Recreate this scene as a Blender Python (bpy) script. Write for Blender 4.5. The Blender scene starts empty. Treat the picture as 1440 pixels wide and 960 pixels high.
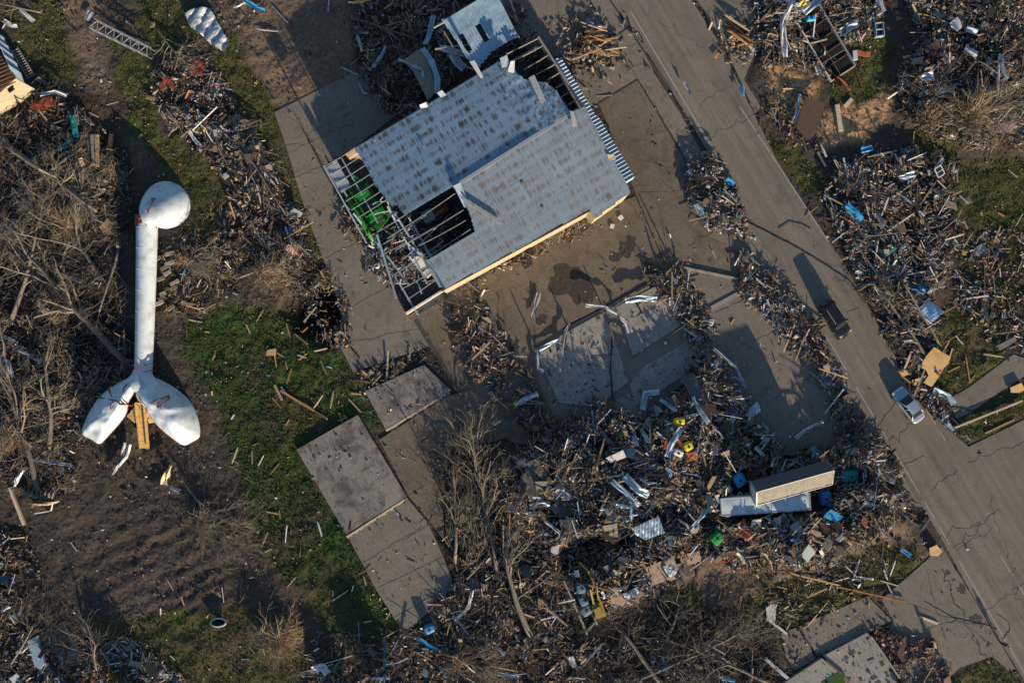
import bpy, math, random
import numpy as np
from mathutils import Vector, Matrix, Quaternion

R = math.radians
rng = np.random.default_rng(11)
random.seed(7)
scene = bpy.context.scene
col = scene.collection

# ------------------------------------------------------------------ camera, sky, sun, exposure
CAM_H = 86.4          # drone height in metres
S = 0.09              # metres on the ground per photograph pixel (1440 wide)
cam_data = bpy.data.cameras.new('camera')
cam = bpy.data.objects.new('camera', cam_data)
col.objects.link(cam)
cam.location = (0, 0, CAM_H)
cam_data.sensor_width = 36
cam_data.lens = 24
cam_data.clip_end = 2000
scene.camera = cam
SUN_ELEV = 13.5
SUN_AZ = (0.447, -0.894)      # the side the sun stands on, seen in plan
world = bpy.data.worlds.new('World')
scene.world = world
world.use_nodes = True
nt = world.node_tree
bg = nt.nodes['Background']
sky = nt.nodes.new('ShaderNodeTexSky')
sky.sky_type = 'NISHITA'
sky.sun_disc = False
sky.sun_elevation = R(SUN_ELEV)
sky.sun_rotation = math.atan2(SUN_AZ[0], SUN_AZ[1])
sky.air_density = 1.0
sky.dust_density = 0.6
sky.ozone_density = 3.0
nt.links.new(sky.outputs[0], bg.inputs[0])
bg.inputs[1].default_value = 0.095
sd = bpy.data.lights.new('sun', 'SUN')
sun = bpy.data.objects.new('sun', sd)
col.objects.link(sun)
sd.energy = 5.0
sd.angle = R(0.6)
sd.color = (1.0, 0.81, 0.58)
el = R(SUN_ELEV)
sv = Vector((SUN_AZ[0]*math.cos(el), SUN_AZ[1]*math.cos(el), math.sin(el)))
sun.rotation_euler = sv.to_track_quat('Z', 'Y').to_euler()
scene.view_settings.view_transform = 'Standard'
scene.view_settings.look = 'None'
scene.view_settings.exposure = 0.70
scene.view_settings.gamma = 1
scene.render.engine = 'CYCLES'
scene.cycles.max_bounces = 4

# ------------------------------------------------------------------ helpers
def P(px, py, z=0.0):
    """point of the place that stands at height z above plan position px, py (photograph pixels)"""
    k = S*(CAM_H-z)/CAM_H
    return Vector(((px-720)*k, (480-py)*k, z))

def PX(x, y):
    return x/S+720, 480-y/S

_lat = {}
def vnoise(x, y, scale, seed=0):
    L = _lat.setdefault(seed, np.random.default_rng(seed+1000).random((256, 256)))
    X = np.asarray(x)/scale; Y = np.asarray(y)/scale
    xi = np.floor(X).astype(int); yi = np.floor(Y).astype(int)
    fx = X-xi; fy = Y-yi
    fx = fx*fx*(3-2*fx); fy = fy*fy*(3-2*fy)
    a = L[xi % 256, yi % 256]; b = L[(xi+1) % 256, yi % 256]
    c = L[xi % 256, (yi+1) % 256]; d = L[(xi+1) % 256, (yi+1) % 256]
    return a*(1-fx)*(1-fy)+b*fx*(1-fy)+c*(1-fx)*fy+d*fx*fy

def fbm(x, y, scale, seed=0, octs=4):
    t = 0; a = 1; s = 0
    for i in range(octs):
        t = t+a*vnoise(x, y, scale/2**i, seed+i*17); s += a; a *= .55
    return t/s

def inpoly(px, py, poly):
    px = np.asarray(px); py = np.asarray(py)
    ins = np.zeros(px.shape, bool)
    n = len(poly)
    for i in range(n):
        x0, y0 = poly[i]; x1, y1 = poly[(i+1) % n]
        if y0 == y1: continue
        c = (py >= min(y0, y1)) & (py < max(y0, y1))
        xs = (py-y0)/(y1-y0)*(x1-x0)+x0
        ins ^= c & (px < xs)
    return ins

def node_mat(name, base=(.5, .5, .5), rough=.8, metal=0.0, attr=False, nscale=3.0, namp=.25, bump=0.0, bscale=20.0,
             spec=.3, second=None, sscale=.5, sthr=(.45, .6), coords='Object', stretch=None):
    m = bpy.data.materials.new(name); m.use_nodes = True
    t = m.node_tree; b = t.nodes['Principled BSDF']
    b.inputs['Roughness'].default_value = rough
    b.inputs['Metallic'].default_value = metal
    b.inputs['Specular IOR Level'].default_value = spec
    tc = t.nodes.new('ShaderNodeTexCoord'); out = tc.outputs[coords]
    if stretch:
        mp = t.nodes.new('ShaderNodeMapping'); mp.inputs['Scale'].default_value = stretch
        t.links.new(out, mp.inputs[0]); out = mp.outputs[0]
    if attr:
        at = t.nodes.new('ShaderNodeAttribute'); at.attribute_name = 'Col'; c = at.outputs['Color']
    else:
        rg = t.nodes.new('ShaderNodeRGB'); rg.outputs[0].default_value = (*base, 1); c = rg.outputs[0]
    if second:
        n2 = t.nodes.new('ShaderNodeTexNoise'); n2.inputs['Scale'].default_value = sscale; n2.inputs['Detail'].default_value = 6
        t.links.new(out, n2.inputs['Vector'])
        mr = t.nodes.new('ShaderNodeMapRange'); mr.inputs[1].default_value = sthr[0]; mr.inputs[2].default_value = sthr[1]
        t.links.new(n2.outputs[0], mr.inputs[0])
        mx = t.nodes.new('ShaderNodeMix'); mx.data_type = 'RGBA'
        t.links.new(mr.outputs[0], mx.inputs[0]); t.links.new(c, mx.inputs[6]); mx.inputs[7].default_value = (*second, 1)
        c = mx.outputs[2]
    if namp > 0:
        n = t.nodes.new('ShaderNodeTexNoise'); n.inputs['Scale'].default_value = nscale; n.inputs['Detail'].default_value = 5
        n.inputs['Roughness'].default_value = .65
        t.links.new(out, n.inputs['Vector'])
        mr = t.nodes.new('ShaderNodeMapRange'); mr.inputs[1].default_value = .3; mr.inputs[2].default_value = .7
        mr.inputs[3].default_value = 1-namp; mr.inputs[4].default_value = 1+namp
        t.links.new(n.outputs[0], mr.inputs[0])
        ml = t.nodes.new('ShaderNodeVectorMath'); ml.operation = 'SCALE'
        t.links.new(c, ml.inputs[0]); t.links.new(mr.outputs[0], ml.inputs['Scale'])
        c = ml.outputs[0]
    t.links.new(c, b.inputs['Base Color'])
    if bump > 0:
        nb = t.nodes.new('ShaderNodeTexNoise'); nb.inputs['Scale'].default_value = bscale; nb.inputs['Detail'].default_value = 4
        t.links.new(out, nb.inputs['Vector'])
        bp = t.nodes.new('ShaderNodeBump'); bp.inputs['Strength'].default_value = .8; bp.inputs['Distance'].default_value = bump
        t.links.new(nb.outputs[0], bp.inputs['Height']); t.links.new(bp.outputs[0], b.inputs['Normal'])
    return m

def pave_mat(name, base, stain, big=.10, sc=.9, thr=(.5, .72), speck=.16, rough=.92, streak=None):
    m = bpy.data.materials.new(name); m.use_nodes = True
    t = m.node_tree; b = t.nodes['Principled BSDF']; b.inputs['Roughness'].default_value = rough; b.inputs['Specular IOR Level'].default_value = .15
    tc = t.nodes.new('ShaderNodeTexCoord').outputs['Object']
    def noise(scale, det, rg, dist=0.0):
        n = t.nodes.new('ShaderNodeTexNoise'); n.inputs['Scale'].default_value = scale; n.inputs['Detail'].default_value = det
        n.inputs['Roughness'].default_value = rg; n.inputs['Distortion'].default_value = dist; t.links.new(tc, n.inputs['Vector']); return n.outputs[0]
    def rng_(o, a0, a1, b0, b1):
        q = t.nodes.new('ShaderNodeMapRange'); t.links.new(o, q.inputs[0])
        for i, v in enumerate((a0, a1, b0, b1)): q.inputs[i+1].default_value = v
        return q.outputs[0]
    mx = t.nodes.new('ShaderNodeMix'); mx.data_type = 'RGBA'; mx.inputs[6].default_value = (*base, 1); mx.inputs[7].default_value = (*stain, 1)
    t.links.new(rng_(noise(sc, 8, .68, .6), thr[0], thr[1], 0, .85), mx.inputs[0]); c = mx.outputs[2]
    for o in (rng_(noise(.16, 4, .6), .3, .7, 1-big, 1+big), rng_(noise(2.6, 6, .75), .3, .7, 1-speck, 1+speck), rng_(noise(9, 3, .8), .35, .7, 1-speck*.7, 1+speck*.7)):
        v = t.nodes.new('ShaderNodeVectorMath'); v.operation = 'SCALE'; t.links.new(c, v.inputs[0]); t.links.new(o, v.inputs['Scale']); c = v.outputs[0]
    if streak is not None:
        mp = t.nodes.new('ShaderNodeMapping'); mp.vector_type = 'TEXTURE'; mp.inputs['Rotation'].default_value = (0, 0, streak); mp.inputs['Scale'].default_value = (22, 1, 1); t.links.new(tc, mp.inputs[0])
        n = t.nodes.new('ShaderNodeTexNoise'); n.inputs['Scale'].default_value = .9; n.inputs['Detail'].default_value = 5; n.inputs['Roughness'].default_value = .6; t.links.new(mp.outputs[0], n.inputs['Vector'])
        v = t.nodes.new('ShaderNodeVectorMath'); v.operation = 'SCALE'; t.links.new(c, v.inputs[0]); t.links.new(rng_(n.outputs[0], .3, .7, .8, 1.2), v.inputs['Scale']); c = v.outputs[0]
    t.links.new(c, b.inputs['Base Color'])
    bp = t.nodes.new('ShaderNodeBump'); bp.inputs['Strength'].default_value = .6; bp.inputs['Distance'].default_value = .012
    t.links.new(noise(14, 3, .7), bp.inputs['Height']); t.links.new(bp.outputs[0], b.inputs['Normal'])
    return m
M = {}
M['debris'] = node_mat('mixed_debris', attr=True, rough=.75, nscale=9, namp=.2)
M['ground'] = node_mat('soil_and_turf', attr=True, rough=.95, nscale=2.2, namp=.3, bump=.12, bscale=2.5, spec=.1)
M['roofmetal'] = node_mat('weathered_sheet_metal', attr=True, rough=.5, metal=.25, nscale=4, namp=.08)
M['concrete'] = pave_mat('concrete', (.205, .18, .143), (.13, .11, .086), .10, .8)
M['concrete_light'] = pave_mat('pale_concrete', (.30, .285, .245), (.17, .15, .12), .10, .9)
M['concrete_stained'] = pave_mat('stained_concrete', (.235, .21, .18), (.085, .078, .07), .14, .5, (.45, .62))
M['concrete_brown'] = pave_mat('soiled_concrete', (.172, .14, .104), (.11, .087, .063), .16, .5, (.45, .7), .2)
M['road'] = pave_mat('worn_asphalt', (.195, .170, .136), (.145, .123, .096), .08, .35, (.5, .75), .12, streak=R(-59))
M['paint_white'] = node_mat('worn_white_paint', (.36, .335, .29), .8, nscale=2, namp=.25)
M['paint_yellow'] = node_mat('worn_yellow_paint', (.25, .20, .125), .8, nscale=2, namp=.2)
M['crack'] = node_mat('crack_filler', (.07, .06, .052), .9)
M['bark'] = node_mat('grey_bark', (.17, .145, .115), .9, nscale=4, namp=.35, bump=.03, bscale=14)
M['twig'] = node_mat('bare_twigs', (.20, .172, .13), .85, nscale=.6, namp=.4)
M['twig_dark'] = node_mat('dark_twigs', (.11, .09, .066), .85, nscale=.6, namp=.35)
M['white_paint'] = node_mat('white_steel_paint', (.54, .61, .65), .6, nscale=1.8, namp=.1, second=(.30, .30, .27), sscale=.9, sthr=(.52, .78), spec=.4)
M['rust'] = node_mat('rust', (.20, .07, .035), .9, nscale=5, namp=.35)
M['primer'] = node_mat('tan_primer', (.50, .33, .13), .7, nscale=3, namp=.2, second=(.2, .1, .04), sscale=2, sthr=(.55, .7))
M['steel'] = node_mat('grey_steel', (.28, .29, .29), .55, .3, nscale=3, namp=.2)
M['dark_steel'] = node_mat('dark_steel', (.07, .07, .07), .6, .3)
M['galv'] = node_mat('galvanised_metal', (.40, .43, .45), .42, .35, nscale=3, namp=.12)
M['galv_blue'] = node_mat('bluish_sheet_metal', (.36, .45, .52), .45, .3, nscale=3, namp=.15)
M['white_sheet'] = node_mat('white_sheet', (.56, .56, .54), .6, nscale=4, namp=.1)
M['red_sheet'] = node_mat('red_painted_sheet', (.27, .06, .035), .6, nscale=3, namp=.25)
M['orange'] = node_mat('orange_paint', (.42, .13, .05), .6, nscale=3, namp=.2)
M['teal'] = node_mat('teal_paint', (.03, .30, .27), .5, nscale=3, namp=.15)
M['blue'] = node_mat('blue_plastic', (.03, .19, .42), .45, nscale=3, namp=.12)
M['sky_blue'] = node_mat('sky_blue_plastic', (.05, .36, .62), .45, nscale=3, namp=.1)
M['green'] = node_mat('green_machine_paint', (.012, .14, .022), .4, nscale=3, namp=.2)
M['bright_green'] = node_mat('bright_green_plastic', (.02, .24, .045), .5)
M['yellow'] = node_mat('yellow_paint', (.52, .42, .03), .5, nscale=3, namp=.15)
M['ochre'] = node_mat('ochre_machine_paint', (.33, .23, .05), .6, nscale=3, namp=.25)
M['black'] = node_mat('black_rubber', (.02, .02, .02), .8, namp=.1)
M['pitch'] = node_mat('charred_floor', (.012, .012, .012), .9, namp=.3)
M['glass'] = node_mat('dark_glass', (.015, .018, .02), .06, spec=.8, namp=0)
M['red_light'] = node_mat('red_lens', (.35, .01, .01), .3, namp=0)
M['clear_light'] = node_mat('clear_lens', (.6, .6, .6), .2, namp=0)
M['black_paint'] = node_mat('black_car_paint', (.012, .013, .015), .22, spec=.6, namp=0)
M['silver_paint'] = node_mat('silver_car_paint', (.42, .47, .53), .3, .5, spec=.5, namp=.03)
M['plywood'] = node_mat('plywood', (.52, .33, .15), .8, nscale=2, namp=.12, second=(.36, .2, .08), sscale=.9, sthr=(.5, .75))
M['brownboard'] = node_mat('brown_board', (.17, .105, .06), .85, nscale=2, namp=.12)
M['tanboard'] = node_mat('tan_wallboard', (.36, .25, .18), .85, nscale=2, namp=.1)
M['cream'] = node_mat('cream_siding', (.38, .33, .22), .75, nscale=2, namp=.08)
M['cream_tarp'] = node_mat('cream_tarpaulin', (.20, .18, .148), .75, nscale=1.2, namp=.22, bump=.09, bscale=2.5)
M['grey_tarp'] = node_mat('grey_roof_sheet', (.085, .085, .09), .7, nscale=2, namp=.12)
M['wood_tan'] = node_mat('tan_lumber', (.42, .28, .15), .8, nscale=1.5, namp=.2, stretch=(.3, 3, 3))
M['wood_pale'] = node_mat('pale_lumber', (.55, .45, .31), .8, nscale=1.5, namp=.2, stretch=(.3, 3, 3))
M['wood_grey'] = node_mat('grey_lumber', (.28, .25, .21), .85, nscale=1.5, namp=.2, stretch=(.3, 3, 3))
M['wood_dark'] = node_mat('dark_lumber', (.12, .075, .045), .85, nscale=1.5, namp=.25, stretch=(.3, 3, 3))
M['wood_orange'] = node_mat('orange_lumber', (.36, .17, .07), .8, nscale=1.5, namp=.2, stretch=(.3, 3, 3))
M['wood_white'] = node_mat('white_painted_lumber', (.70, .69, .66), .7, nscale=1.5, namp=.1)
M['turf'] = node_mat('artificial_turf', (.03, .09, .015), .95, nscale=4, namp=.2)
M['skin'] = node_mat('skin', (.35, .2, .13), .6, namp=0)
M['navy'] = node_mat('navy_cloth', (.012, .02, .13), .85, namp=.1)
M['charcoal'] = node_mat('charcoal_cloth', (.018, .018, .02), .9, namp=.1)
M['brick'] = node_mat('red_brick', (.24, .11, .08), .9, nscale=4, namp=.25)
M['shingle'] = node_mat('shingle_roof', (.10, .09, .085), .95, nscale=4, namp=.2)
M['grassblade'] = node_mat('grass_blades', attr=True, rough=.9, namp=.2, spec=.1)

def mesh_np(name, V, quads=None, tris=None, cols=None, mat=None, parent=None, smooth=False):
    V = np.asarray(V, np.float32)
    q = np.zeros((0, 4), np.int32) if quads is None or len(quads) == 0 else np.asarray(quads, np.int32)
    t = np.zeros((0, 3), np.int32) if tris is None or len(tris) == 0 else np.asarray(tris, np.int32)
    me = bpy.data.meshes.new(name)
    me.vertices.add(len(V)); me.vertices.foreach_set('co', V.ravel())
    me.loops.add(q.size+t.size)
    me.loops.foreach_set('vertex_index', np.concatenate([q.ravel(), t.ravel()]))
    nf = len(q)+len(t)
    me.polygons.add(nf)
    st = np.concatenate([np.arange(len(q))*4, q.size+np.arange(len(t))*3]).astype(np.int32)
    me.polygons.foreach_set('loop_start', st)
    me.polygons.foreach_set('use_smooth', np.full(nf, bool(smooth)))
    me.update(calc_edges=True)
    me.validate()
    if cols is not None:
        a = me.color_attributes.new('Col', 'FLOAT_COLOR', 'POINT')
        c = np.ones((len(V), 4), np.float32); c[:, :3] = cols
        a.data.foreach_set('color', c.ravel())
    if mat: me.materials.append(mat)
    o = bpy.data.objects.new(name, me); col.objects.link(o)
    if parent: o.parent = parent
    return o

def tag(o, label=None, cat=None, group=None, kind=None):
    if label: o['label'] = label
    if cat: o['category'] = cat
    if group: o['group'] = group
    if kind: o['kind'] = kind
    return o

def empty(name, loc=(0, 0, 0), rz=0.0, rot=None):
    o = bpy.data.objects.new(name, None); col.objects.link(o)
    o.location = loc; o.rotation_euler = rot if rot else (0, 0, rz)
    o.empty_display_size = .3
    return o

class MB:
    """collects shapes into one mesh"""
    def __init__(s): s.V = []; s.Q = []; s.T = []; s.C = []; s.n = 0
    def add(s, V, Q=None, T=None, C=None):
        V = np.asarray(V, float).reshape(-1, 3)
        s.V.append(V)
        if Q is not None and len(Q): s.Q.append(np.asarray(Q, int)+s.n)
        if T is not None and len(T): s.T.append(np.asarray(T, int)+s.n)
        if C is not None:
            c = np.asarray(C, float)
            s.C.append(np.broadcast_to(c, (len(V), 3)) if c.ndim == 1 else c)
        s.n += len(V); return s
    def box(s, c, d, rot=None, C=None):
        d = np.asarray(d)/2.
        v = BOXV*d
        if rot is not None: v = v@np.asarray(rot).T
        return s.add(v+np.asarray(c), BOXQ, None, C)
    def boxes(s, c, d, rots, C=None, skew=0):
        n = len(c)
        v = BOXV[None]*(d[:, None, :]/2)
        if skew: v = v*(1+rng.uniform(-skew, skew, v.shape)*np.array([1, 1, .0]))
        v = np.einsum('nij,nkj->nki', rots, v)+c[:, None, :]
        q = (BOXQ[None]+(np.arange(n)*8)[:, None, None]).reshape(-1, 4)
        cc = None if C is None else np.repeat(C, 8, axis=0)
        return s.add(v.reshape(-1, 3), q, None, cc)
    def bar(s, a, b, w, h=None, C=None, up=(0, 0, 1)):
        a = np.asarray(a, float); b = np.asarray(b, float); d = b-a; L = np.linalg.norm(d)
        if L < 1e-6: return s
        x = d/L; y = np.cross(up, x); ny = np.linalg.norm(y)
        y = np.array([0, 1, 0]) if ny < 1e-5 else y/ny
        z = np.cross(x, y)
        return s.box((a+b)/2, (L, w, h or w), np.stack([x, y, z], 1), C)
    def tube(s, pts, rad, k=6, C=None, cap=True):
        pts = np.asarray(pts, float); n = len(pts); rad = np.broadcast_to(np.asarray(rad, float), (n,))
        tn = np.gradient(pts, axis=0); tn /= np.linalg.norm(tn, axis=1)[:, None]+1e-9
        ref = np.array([0, 0, 1.]) if abs(tn[:, 2]).mean() < .8 else np.array([1., 0, 0])
        u = np.cross(tn, ref); u /= np.linalg.norm(u, axis=1)[:, None]+1e-9
        w = np.cross(tn, u)
        a = np.arange(k)*2*np.pi/k
        v = pts[:, None]+rad[:, None, None]*(np.cos(a)[None, :, None]*u[:, None]+np.sin(a)[None, :, None]*w[:, None])
        q = []
        i = np.arange(n-1)[:, None]*k; j = np.arange(k)[None]
        q = np.stack([i+j, i+(j+1) % k, i+k+(j+1) % k, i+k+j], -1).reshape(-1, 4)
        v = v.reshape(-1, 3); T = None
        if cap and k > 3:
            v = np.vstack([v, pts[0], pts[-1]]); j = np.arange(k)
            T = np.vstack([np.stack([j*0+n*k, (j+1) % k, j], 1), np.stack([j*0+n*k+1, (n-1)*k+j, (n-1)*k+(j+1) % k], 1)])
        return s.add(v, q, T, C)
    def prism(s, poly, z0, z1, C=None):
        """extruded polygon, xy points, fan triangulated through bpy tessellation"""
        from mathutils.geometry import tessellate_polygon
        n = len(poly)
        tr = np.array(tessellate_polygon([[Vector((p[0], p[1], 0)) for p in poly]]))
        zt = z1 if np.ndim(z1) else [z1]*n; zb = z0 if np.ndim(z0) else [z0]*n
        v = [(p[0], p[1], zb[i]) for i, p in enumerate(poly)]+[(p[0], p[1], zt[i]) for i, p in enumerate(poly)]
        p = poly
        q = [(i, (i+1) % n, n+(i+1) % n, n+i) for i in range(n)]
        ar = sum(p[i][0]*p[(i+1) % n][1]-p[(i+1) % n][0]*p[i][1] for i in range(n))
        up = tr+n
        if ar < 0: q = [a[::-1] for a in q]
        return s.add(v, q, np.vstack([tr[:, ::-1], up]), C)
    def grid(s, G, C=None, close=False):
        """G: (a,b,3) grid of points"""
        a, b = G.shape[:2]
        i = np.arange(a-1)[:, None]; j = np.arange(b if close else b-1)[None]
        q = np.stack([i*b+j, i*b+(j+1) % b, (i+1)*b+(j+1) % b, (i+1)*b+j], -1).reshape(-1, 4)
        return s.add(G.reshape(-1, 3), q, None, C if C is None or np.ndim(C) == 1 else C.reshape(-1, 3))
    def build(s, name, mat, parent=None, smooth=False):
        C = np.vstack(s.C) if s.C else None
        return mesh_np(name, np.vstack(s.V), np.vstack(s.Q) if s.Q else None, np.vstack(s.T) if s.T else None,
                       C, mat, parent, smooth)
BOXV = np.array([(x, y, z) for x in (-1, 1) for y in (-1, 1) for z in (-1, 1)], float)
BOXQ = np.array([(0, 1, 3, 2), (4, 6, 7, 5), (0, 4, 5, 1), (2, 3, 7, 6), (0, 2, 6, 4), (1, 5, 7, 3)])

def rot_batch(yaw, pitch, roll):
    cy, sy, cp, sp, cr, sr = np.cos(yaw), np.sin(yaw), np.cos(pitch), np.sin(pitch), np.cos(roll), np.sin(roll)
    Rm = np.empty((len(yaw), 3, 3))
    Rm[:, 0, 0] = cy*cp; Rm[:, 0, 1] = cy*sp*sr-sy*cr; Rm[:, 0, 2] = cy*sp*cr+sy*sr
    Rm[:, 1, 0] = sy*cp; Rm[:, 1, 1] = sy*sp*sr+cy*cr; Rm[:, 1, 2] = sy*sp*cr-cy*sr
    Rm[:, 2, 0] = -sp; Rm[:, 2, 1] = cp*sr; Rm[:, 2, 2] = cp*cr
    return Rm

# ------------------------------------------------------------------ plan of the place (photograph pixels)
ROAD = [(866, -60), (866, -4), (925, 100), (958, 150), (1000, 222), (1045, 300), (1075, 345), (1135, 430), (1200, 560), (1262, 655), (1320, 750), (1375, 850), (1440, 955), (1480, 1030),
        (1560, 1030), (1560, 500), (1440, 590), (1362, 628), (1330, 600), (1300, 575), (1268, 535), (1258, 500), (1215, 420), (1180, 360), (1130, 285), (1092, 225), (1060, 160), (1012, 62), (972, 0), (940, -60)]
SIDEWALK_N = [(800, -60), (858, -60), (920, 104), (958, 162), (996, 232), (972, 240), (945, 190), (898, 112), (840, 20)]
YARD_PALE = [(700, -60), (798, -60), (838, 20), (896, 110), (840, 144), (800, 165), (745, 60), (690, 20)]
YARD_BROWN = [(842, 146), (897, 113), (943, 192), (975, 245), (985, 290), (1000, 335), (1045, 352), (1036, 392), (960, 375), (940, 380), (895, 275)]
PAD_BROWN = [(572, 445), (640, 408), (830, 300), (893, 276), (938, 380), (870, 420), (800, 455), (748, 490), (760, 540), (790, 612), (735, 625), (690, 610), (645, 552), (590, 462)]
PAD_EAST = [(940, 382), (985, 292), (975, 245), (996, 228), (1046, 302), (1076, 347), (1136, 432), (1201, 562), (1263, 657), (1296, 712), (1240, 712), (1200, 695), (1100, 650), (1020, 580), (970, 520), (985, 440)]
WALK_W = [(386, 158), (408, 147), (452, 236), (574, 446), (590, 462), (645, 552), (640, 545), (603, 487), (497, 523), (476, 483), (482, 446), (470, 405), (455, 365), (432, 305), (415, 250), (402, 205)]
PAD_SHADE = [(408, 147), (500, 100), (560, 160), (497, 208), (455, 232)]
SLABS = [
 ('concrete_slab', 'large square stained concrete slab standing proud beside the bright green grass', [(417, 632), (503, 583), (572, 698), (487, 751)], .38, 'concrete_stained'),
 ('concrete_slab', 'long pale concrete slab with joints running down to the blue drum', [(488, 752), (572, 699), (602, 735), (622, 780), (641, 826), (594, 868), (569, 892), (530, 830)], .10, 'concrete'),
 ('concrete_slab', 'dark stained concrete slab beside the debris filled trench', [(513, 550), (596, 513), (634, 549), (542, 603)], .28, 'concrete_stained'),
 ('concrete_slab', 'brown concrete slab with tree shadows between two strips of weeds', [(533, 618), (628, 557), (662, 548), (700, 570), (722, 612), (690, 622), (640, 618), (624, 660), (620, 700), (627, 760), (574, 696)], .12, 'concrete_brown'),
]
FOUND = [
 ('foundation_slab', 'pale concrete floor slab littered with torn metal flashing', [(752, 492), (846, 440), (862, 470), (884, 536), (838, 572), (786, 566)], .15, 'concrete_light'),
 ('foundation_slab', 'pale concrete floor slab under the white bent flashing corner', [(866, 432), (934, 396), (962, 430), (966, 452), (912, 486), (890, 500)], .16, 'concrete_light'),
 ('foundation_slab', 'shaded floor slab at the north edge of the big rubble heap', [(886, 540), (905, 515), (985, 470), (1002, 500), (960, 530), (893, 570)], .08, 'concrete_light'),
 ('foundation_slab', 'small greenish floor slab half buried by the rubble heap', [(842, 576), (884, 552), (904, 590), (870, 618), (846, 605)], .1, 'concrete_light'),
 ('foundation_slab', 'pale house foundation with tile remnants beside the brick rubble', [(1158, 922), (1220, 889), (1240, 912), (1262, 960), (1278, 1000), (1200, 1000), (1186, 950)], .35, 'concrete_light'),
 ('foundation_slab', 'pale house foundation around the green turf patch', [(1096, 964), (1156, 925), (1182, 946), (1196, 1000), (1080, 1000)], .35, 'concrete_light'),
 ('concrete_slab', 'cracked grey driveway slab above the pale house foundations', [(1124, 880), (1220, 838), (1254, 872), (1200, 898), (1150, 922), (1140, 905)], .06, 'concrete'),
 ('concrete_slab', 'broken grey driveway slab beside the long white pipe', [(1098, 890), (1120, 882), (1138, 906), (1146, 926), (1118, 942), (1104, 920)], .05, 'concrete'),
 ('concrete_slab', 'small lone concrete slab beside the ribbed metal trough', [(62, 888), (88, 873), (114, 922), (88, 937)], .2, 'concrete_stained'),
 ('concrete_slab', 'small brown slab below the colourful chip pile', [(221, 154), (231, 150), (258, 174), (240, 186)], .18, 'concrete'),
]
APRON = [(1240, 842), (1298, 792), (1324, 768), (1378, 856), (1428, 940), (1418, 942), (1396, 922), (1350, 938), (1320, 965), (1300, 1000), (1275, 1000), (1262, 935), (1240, 905), (1256, 872)]
LOT_NE = [(982, -60), (1062, -60), (1064, 70), (1046, 112), (1070, 150), (1062, 160), (1018, 62), (980, 0)]
PATH_E = [(1333, 562), (1362, 545), (1425, 498), (1445, 505), (1500, 470), (1500, 500), (1442, 528), (1400, 555), (1365, 580), (1345, 588)]

GREEN = [
 [(262, 450), (330, 432), (400, 436), (440, 470), (478, 494), (505, 545), (545, 612), (505, 586), (418, 634), (452, 700), (490, 755), (535, 830), (572, 888), (560, 905), (480, 900), (440, 860), (420, 830), (385, 790), (350, 720), (335, 650), (300, 560), (262, 500)],
 [(534, 612), (636, 552), (648, 556), (628, 561), (534, 620)], [(568, 690), (574, 696), (628, 765), (622, 770), (600, 735)],
]
OLIVE = [
 [(10, 20), (80, -20), (98, 60), (110, 120), (60, 110), (15, 60)], [(150, 55), (220, 70), (218, 200), (190, 190), (165, 110)],
 [(195, 190), (250, 170), (330, 270), (345, 330), (260, 330), (240, 260)], [(200, 0), (260, 0), (290, 60), (250, 90), (200, 60)],
 [(290, 60), (335, 60), (390, 155), (402, 210), (440, 300), (460, 365), (440, 370), (400, 270), (350, 180)],
 [(1200, 50), (1262, 50), (1256, 125), (1210, 146), (1180, 150), (1160, 110)], [(1080, 190), (1120, 205), (1165, 255), (1172, 300), (1130, 270), (1095, 220)],
 [(1265, 180), (1330, 185), (1345, 240), (1320, 230), (1280, 215)],
 [(1335, 225), (1460, 220), (1460, 440), (1390, 430), (1340, 350)], [(1300, 440), (1400, 430), (1440, 480), (1420, 500), (1360, 545), (1335, 560), (1290, 500)],
 [(1330, 592), (1360, 582), (1440, 530), (1460, 580), (1362, 622)],
 [(1040, 850), (1100, 820), (1180, 780), (1230, 765), (1290, 775), (1290, 800), (1240, 842), (1180, 860), (1120, 882), (1100, 890), (1060, 885)],
 [(1330, 965), (1352, 938), (1395, 918), (1440, 962), (1450, 1000), (1330, 1000)], [(930, 815), (985, 820), (985, 850), (940, 850)],
 [(240, 335), (300, 330), (290, 440), (235, 430)], [(100, 880), (330, 850), (420, 880), (420, 960), (100, 960)],
]
SAND = [[(1150, 165), (1200, 150), (1256, 128), (1252, 168), (1205, 200), (1158, 208)], [(1080, 90), (1150, 120), (1140, 150), (1090, 150)],
        [(1160, 60), (1200, 70), (1190, 90), (1160, 80)]]
BARE = [[(296, -20), (500, -20), (492, 60), (516, 120), (440, 160), (395, 160), (360, 90), (320, 40)], [(80, -20), (140, -20), (150, 100), (215, 230), (190, 240), (130, 160), (100, 80)],
        [(1090, 690), (1240, 700), (1290, 770), (1200, 770), (1130, 750)], [(990, 790), (1110, 790), (1120, 830), (1040, 860), (960, 830)], [(980, 820), (1070, 800), (1090, 860), (1000, 870)],
        [(720, 770), (760, 760), (800, 830), (780, 850)], [(380, 30), (520, 40), (520, 110), (430, 130)], [(1300, 760), (1330, 780), (1240, 842), (1200, 850)]]
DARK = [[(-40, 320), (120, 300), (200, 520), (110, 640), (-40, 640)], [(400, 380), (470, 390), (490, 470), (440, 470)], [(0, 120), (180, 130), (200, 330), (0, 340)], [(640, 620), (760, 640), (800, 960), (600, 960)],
        [(760, 860), (1090, 850), (1100, 960), (760, 960)], [(-40, 700), (60, 760), (60, 1000), (-40, 1000)], [(1340, 430), (1440, 420), (1440, 500), (1400, 490)], [(1320, 320), (1440, 340), (1440, 420), (1350, 420)]]  # areas of dark mud, cast shadow included in their colour

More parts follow.
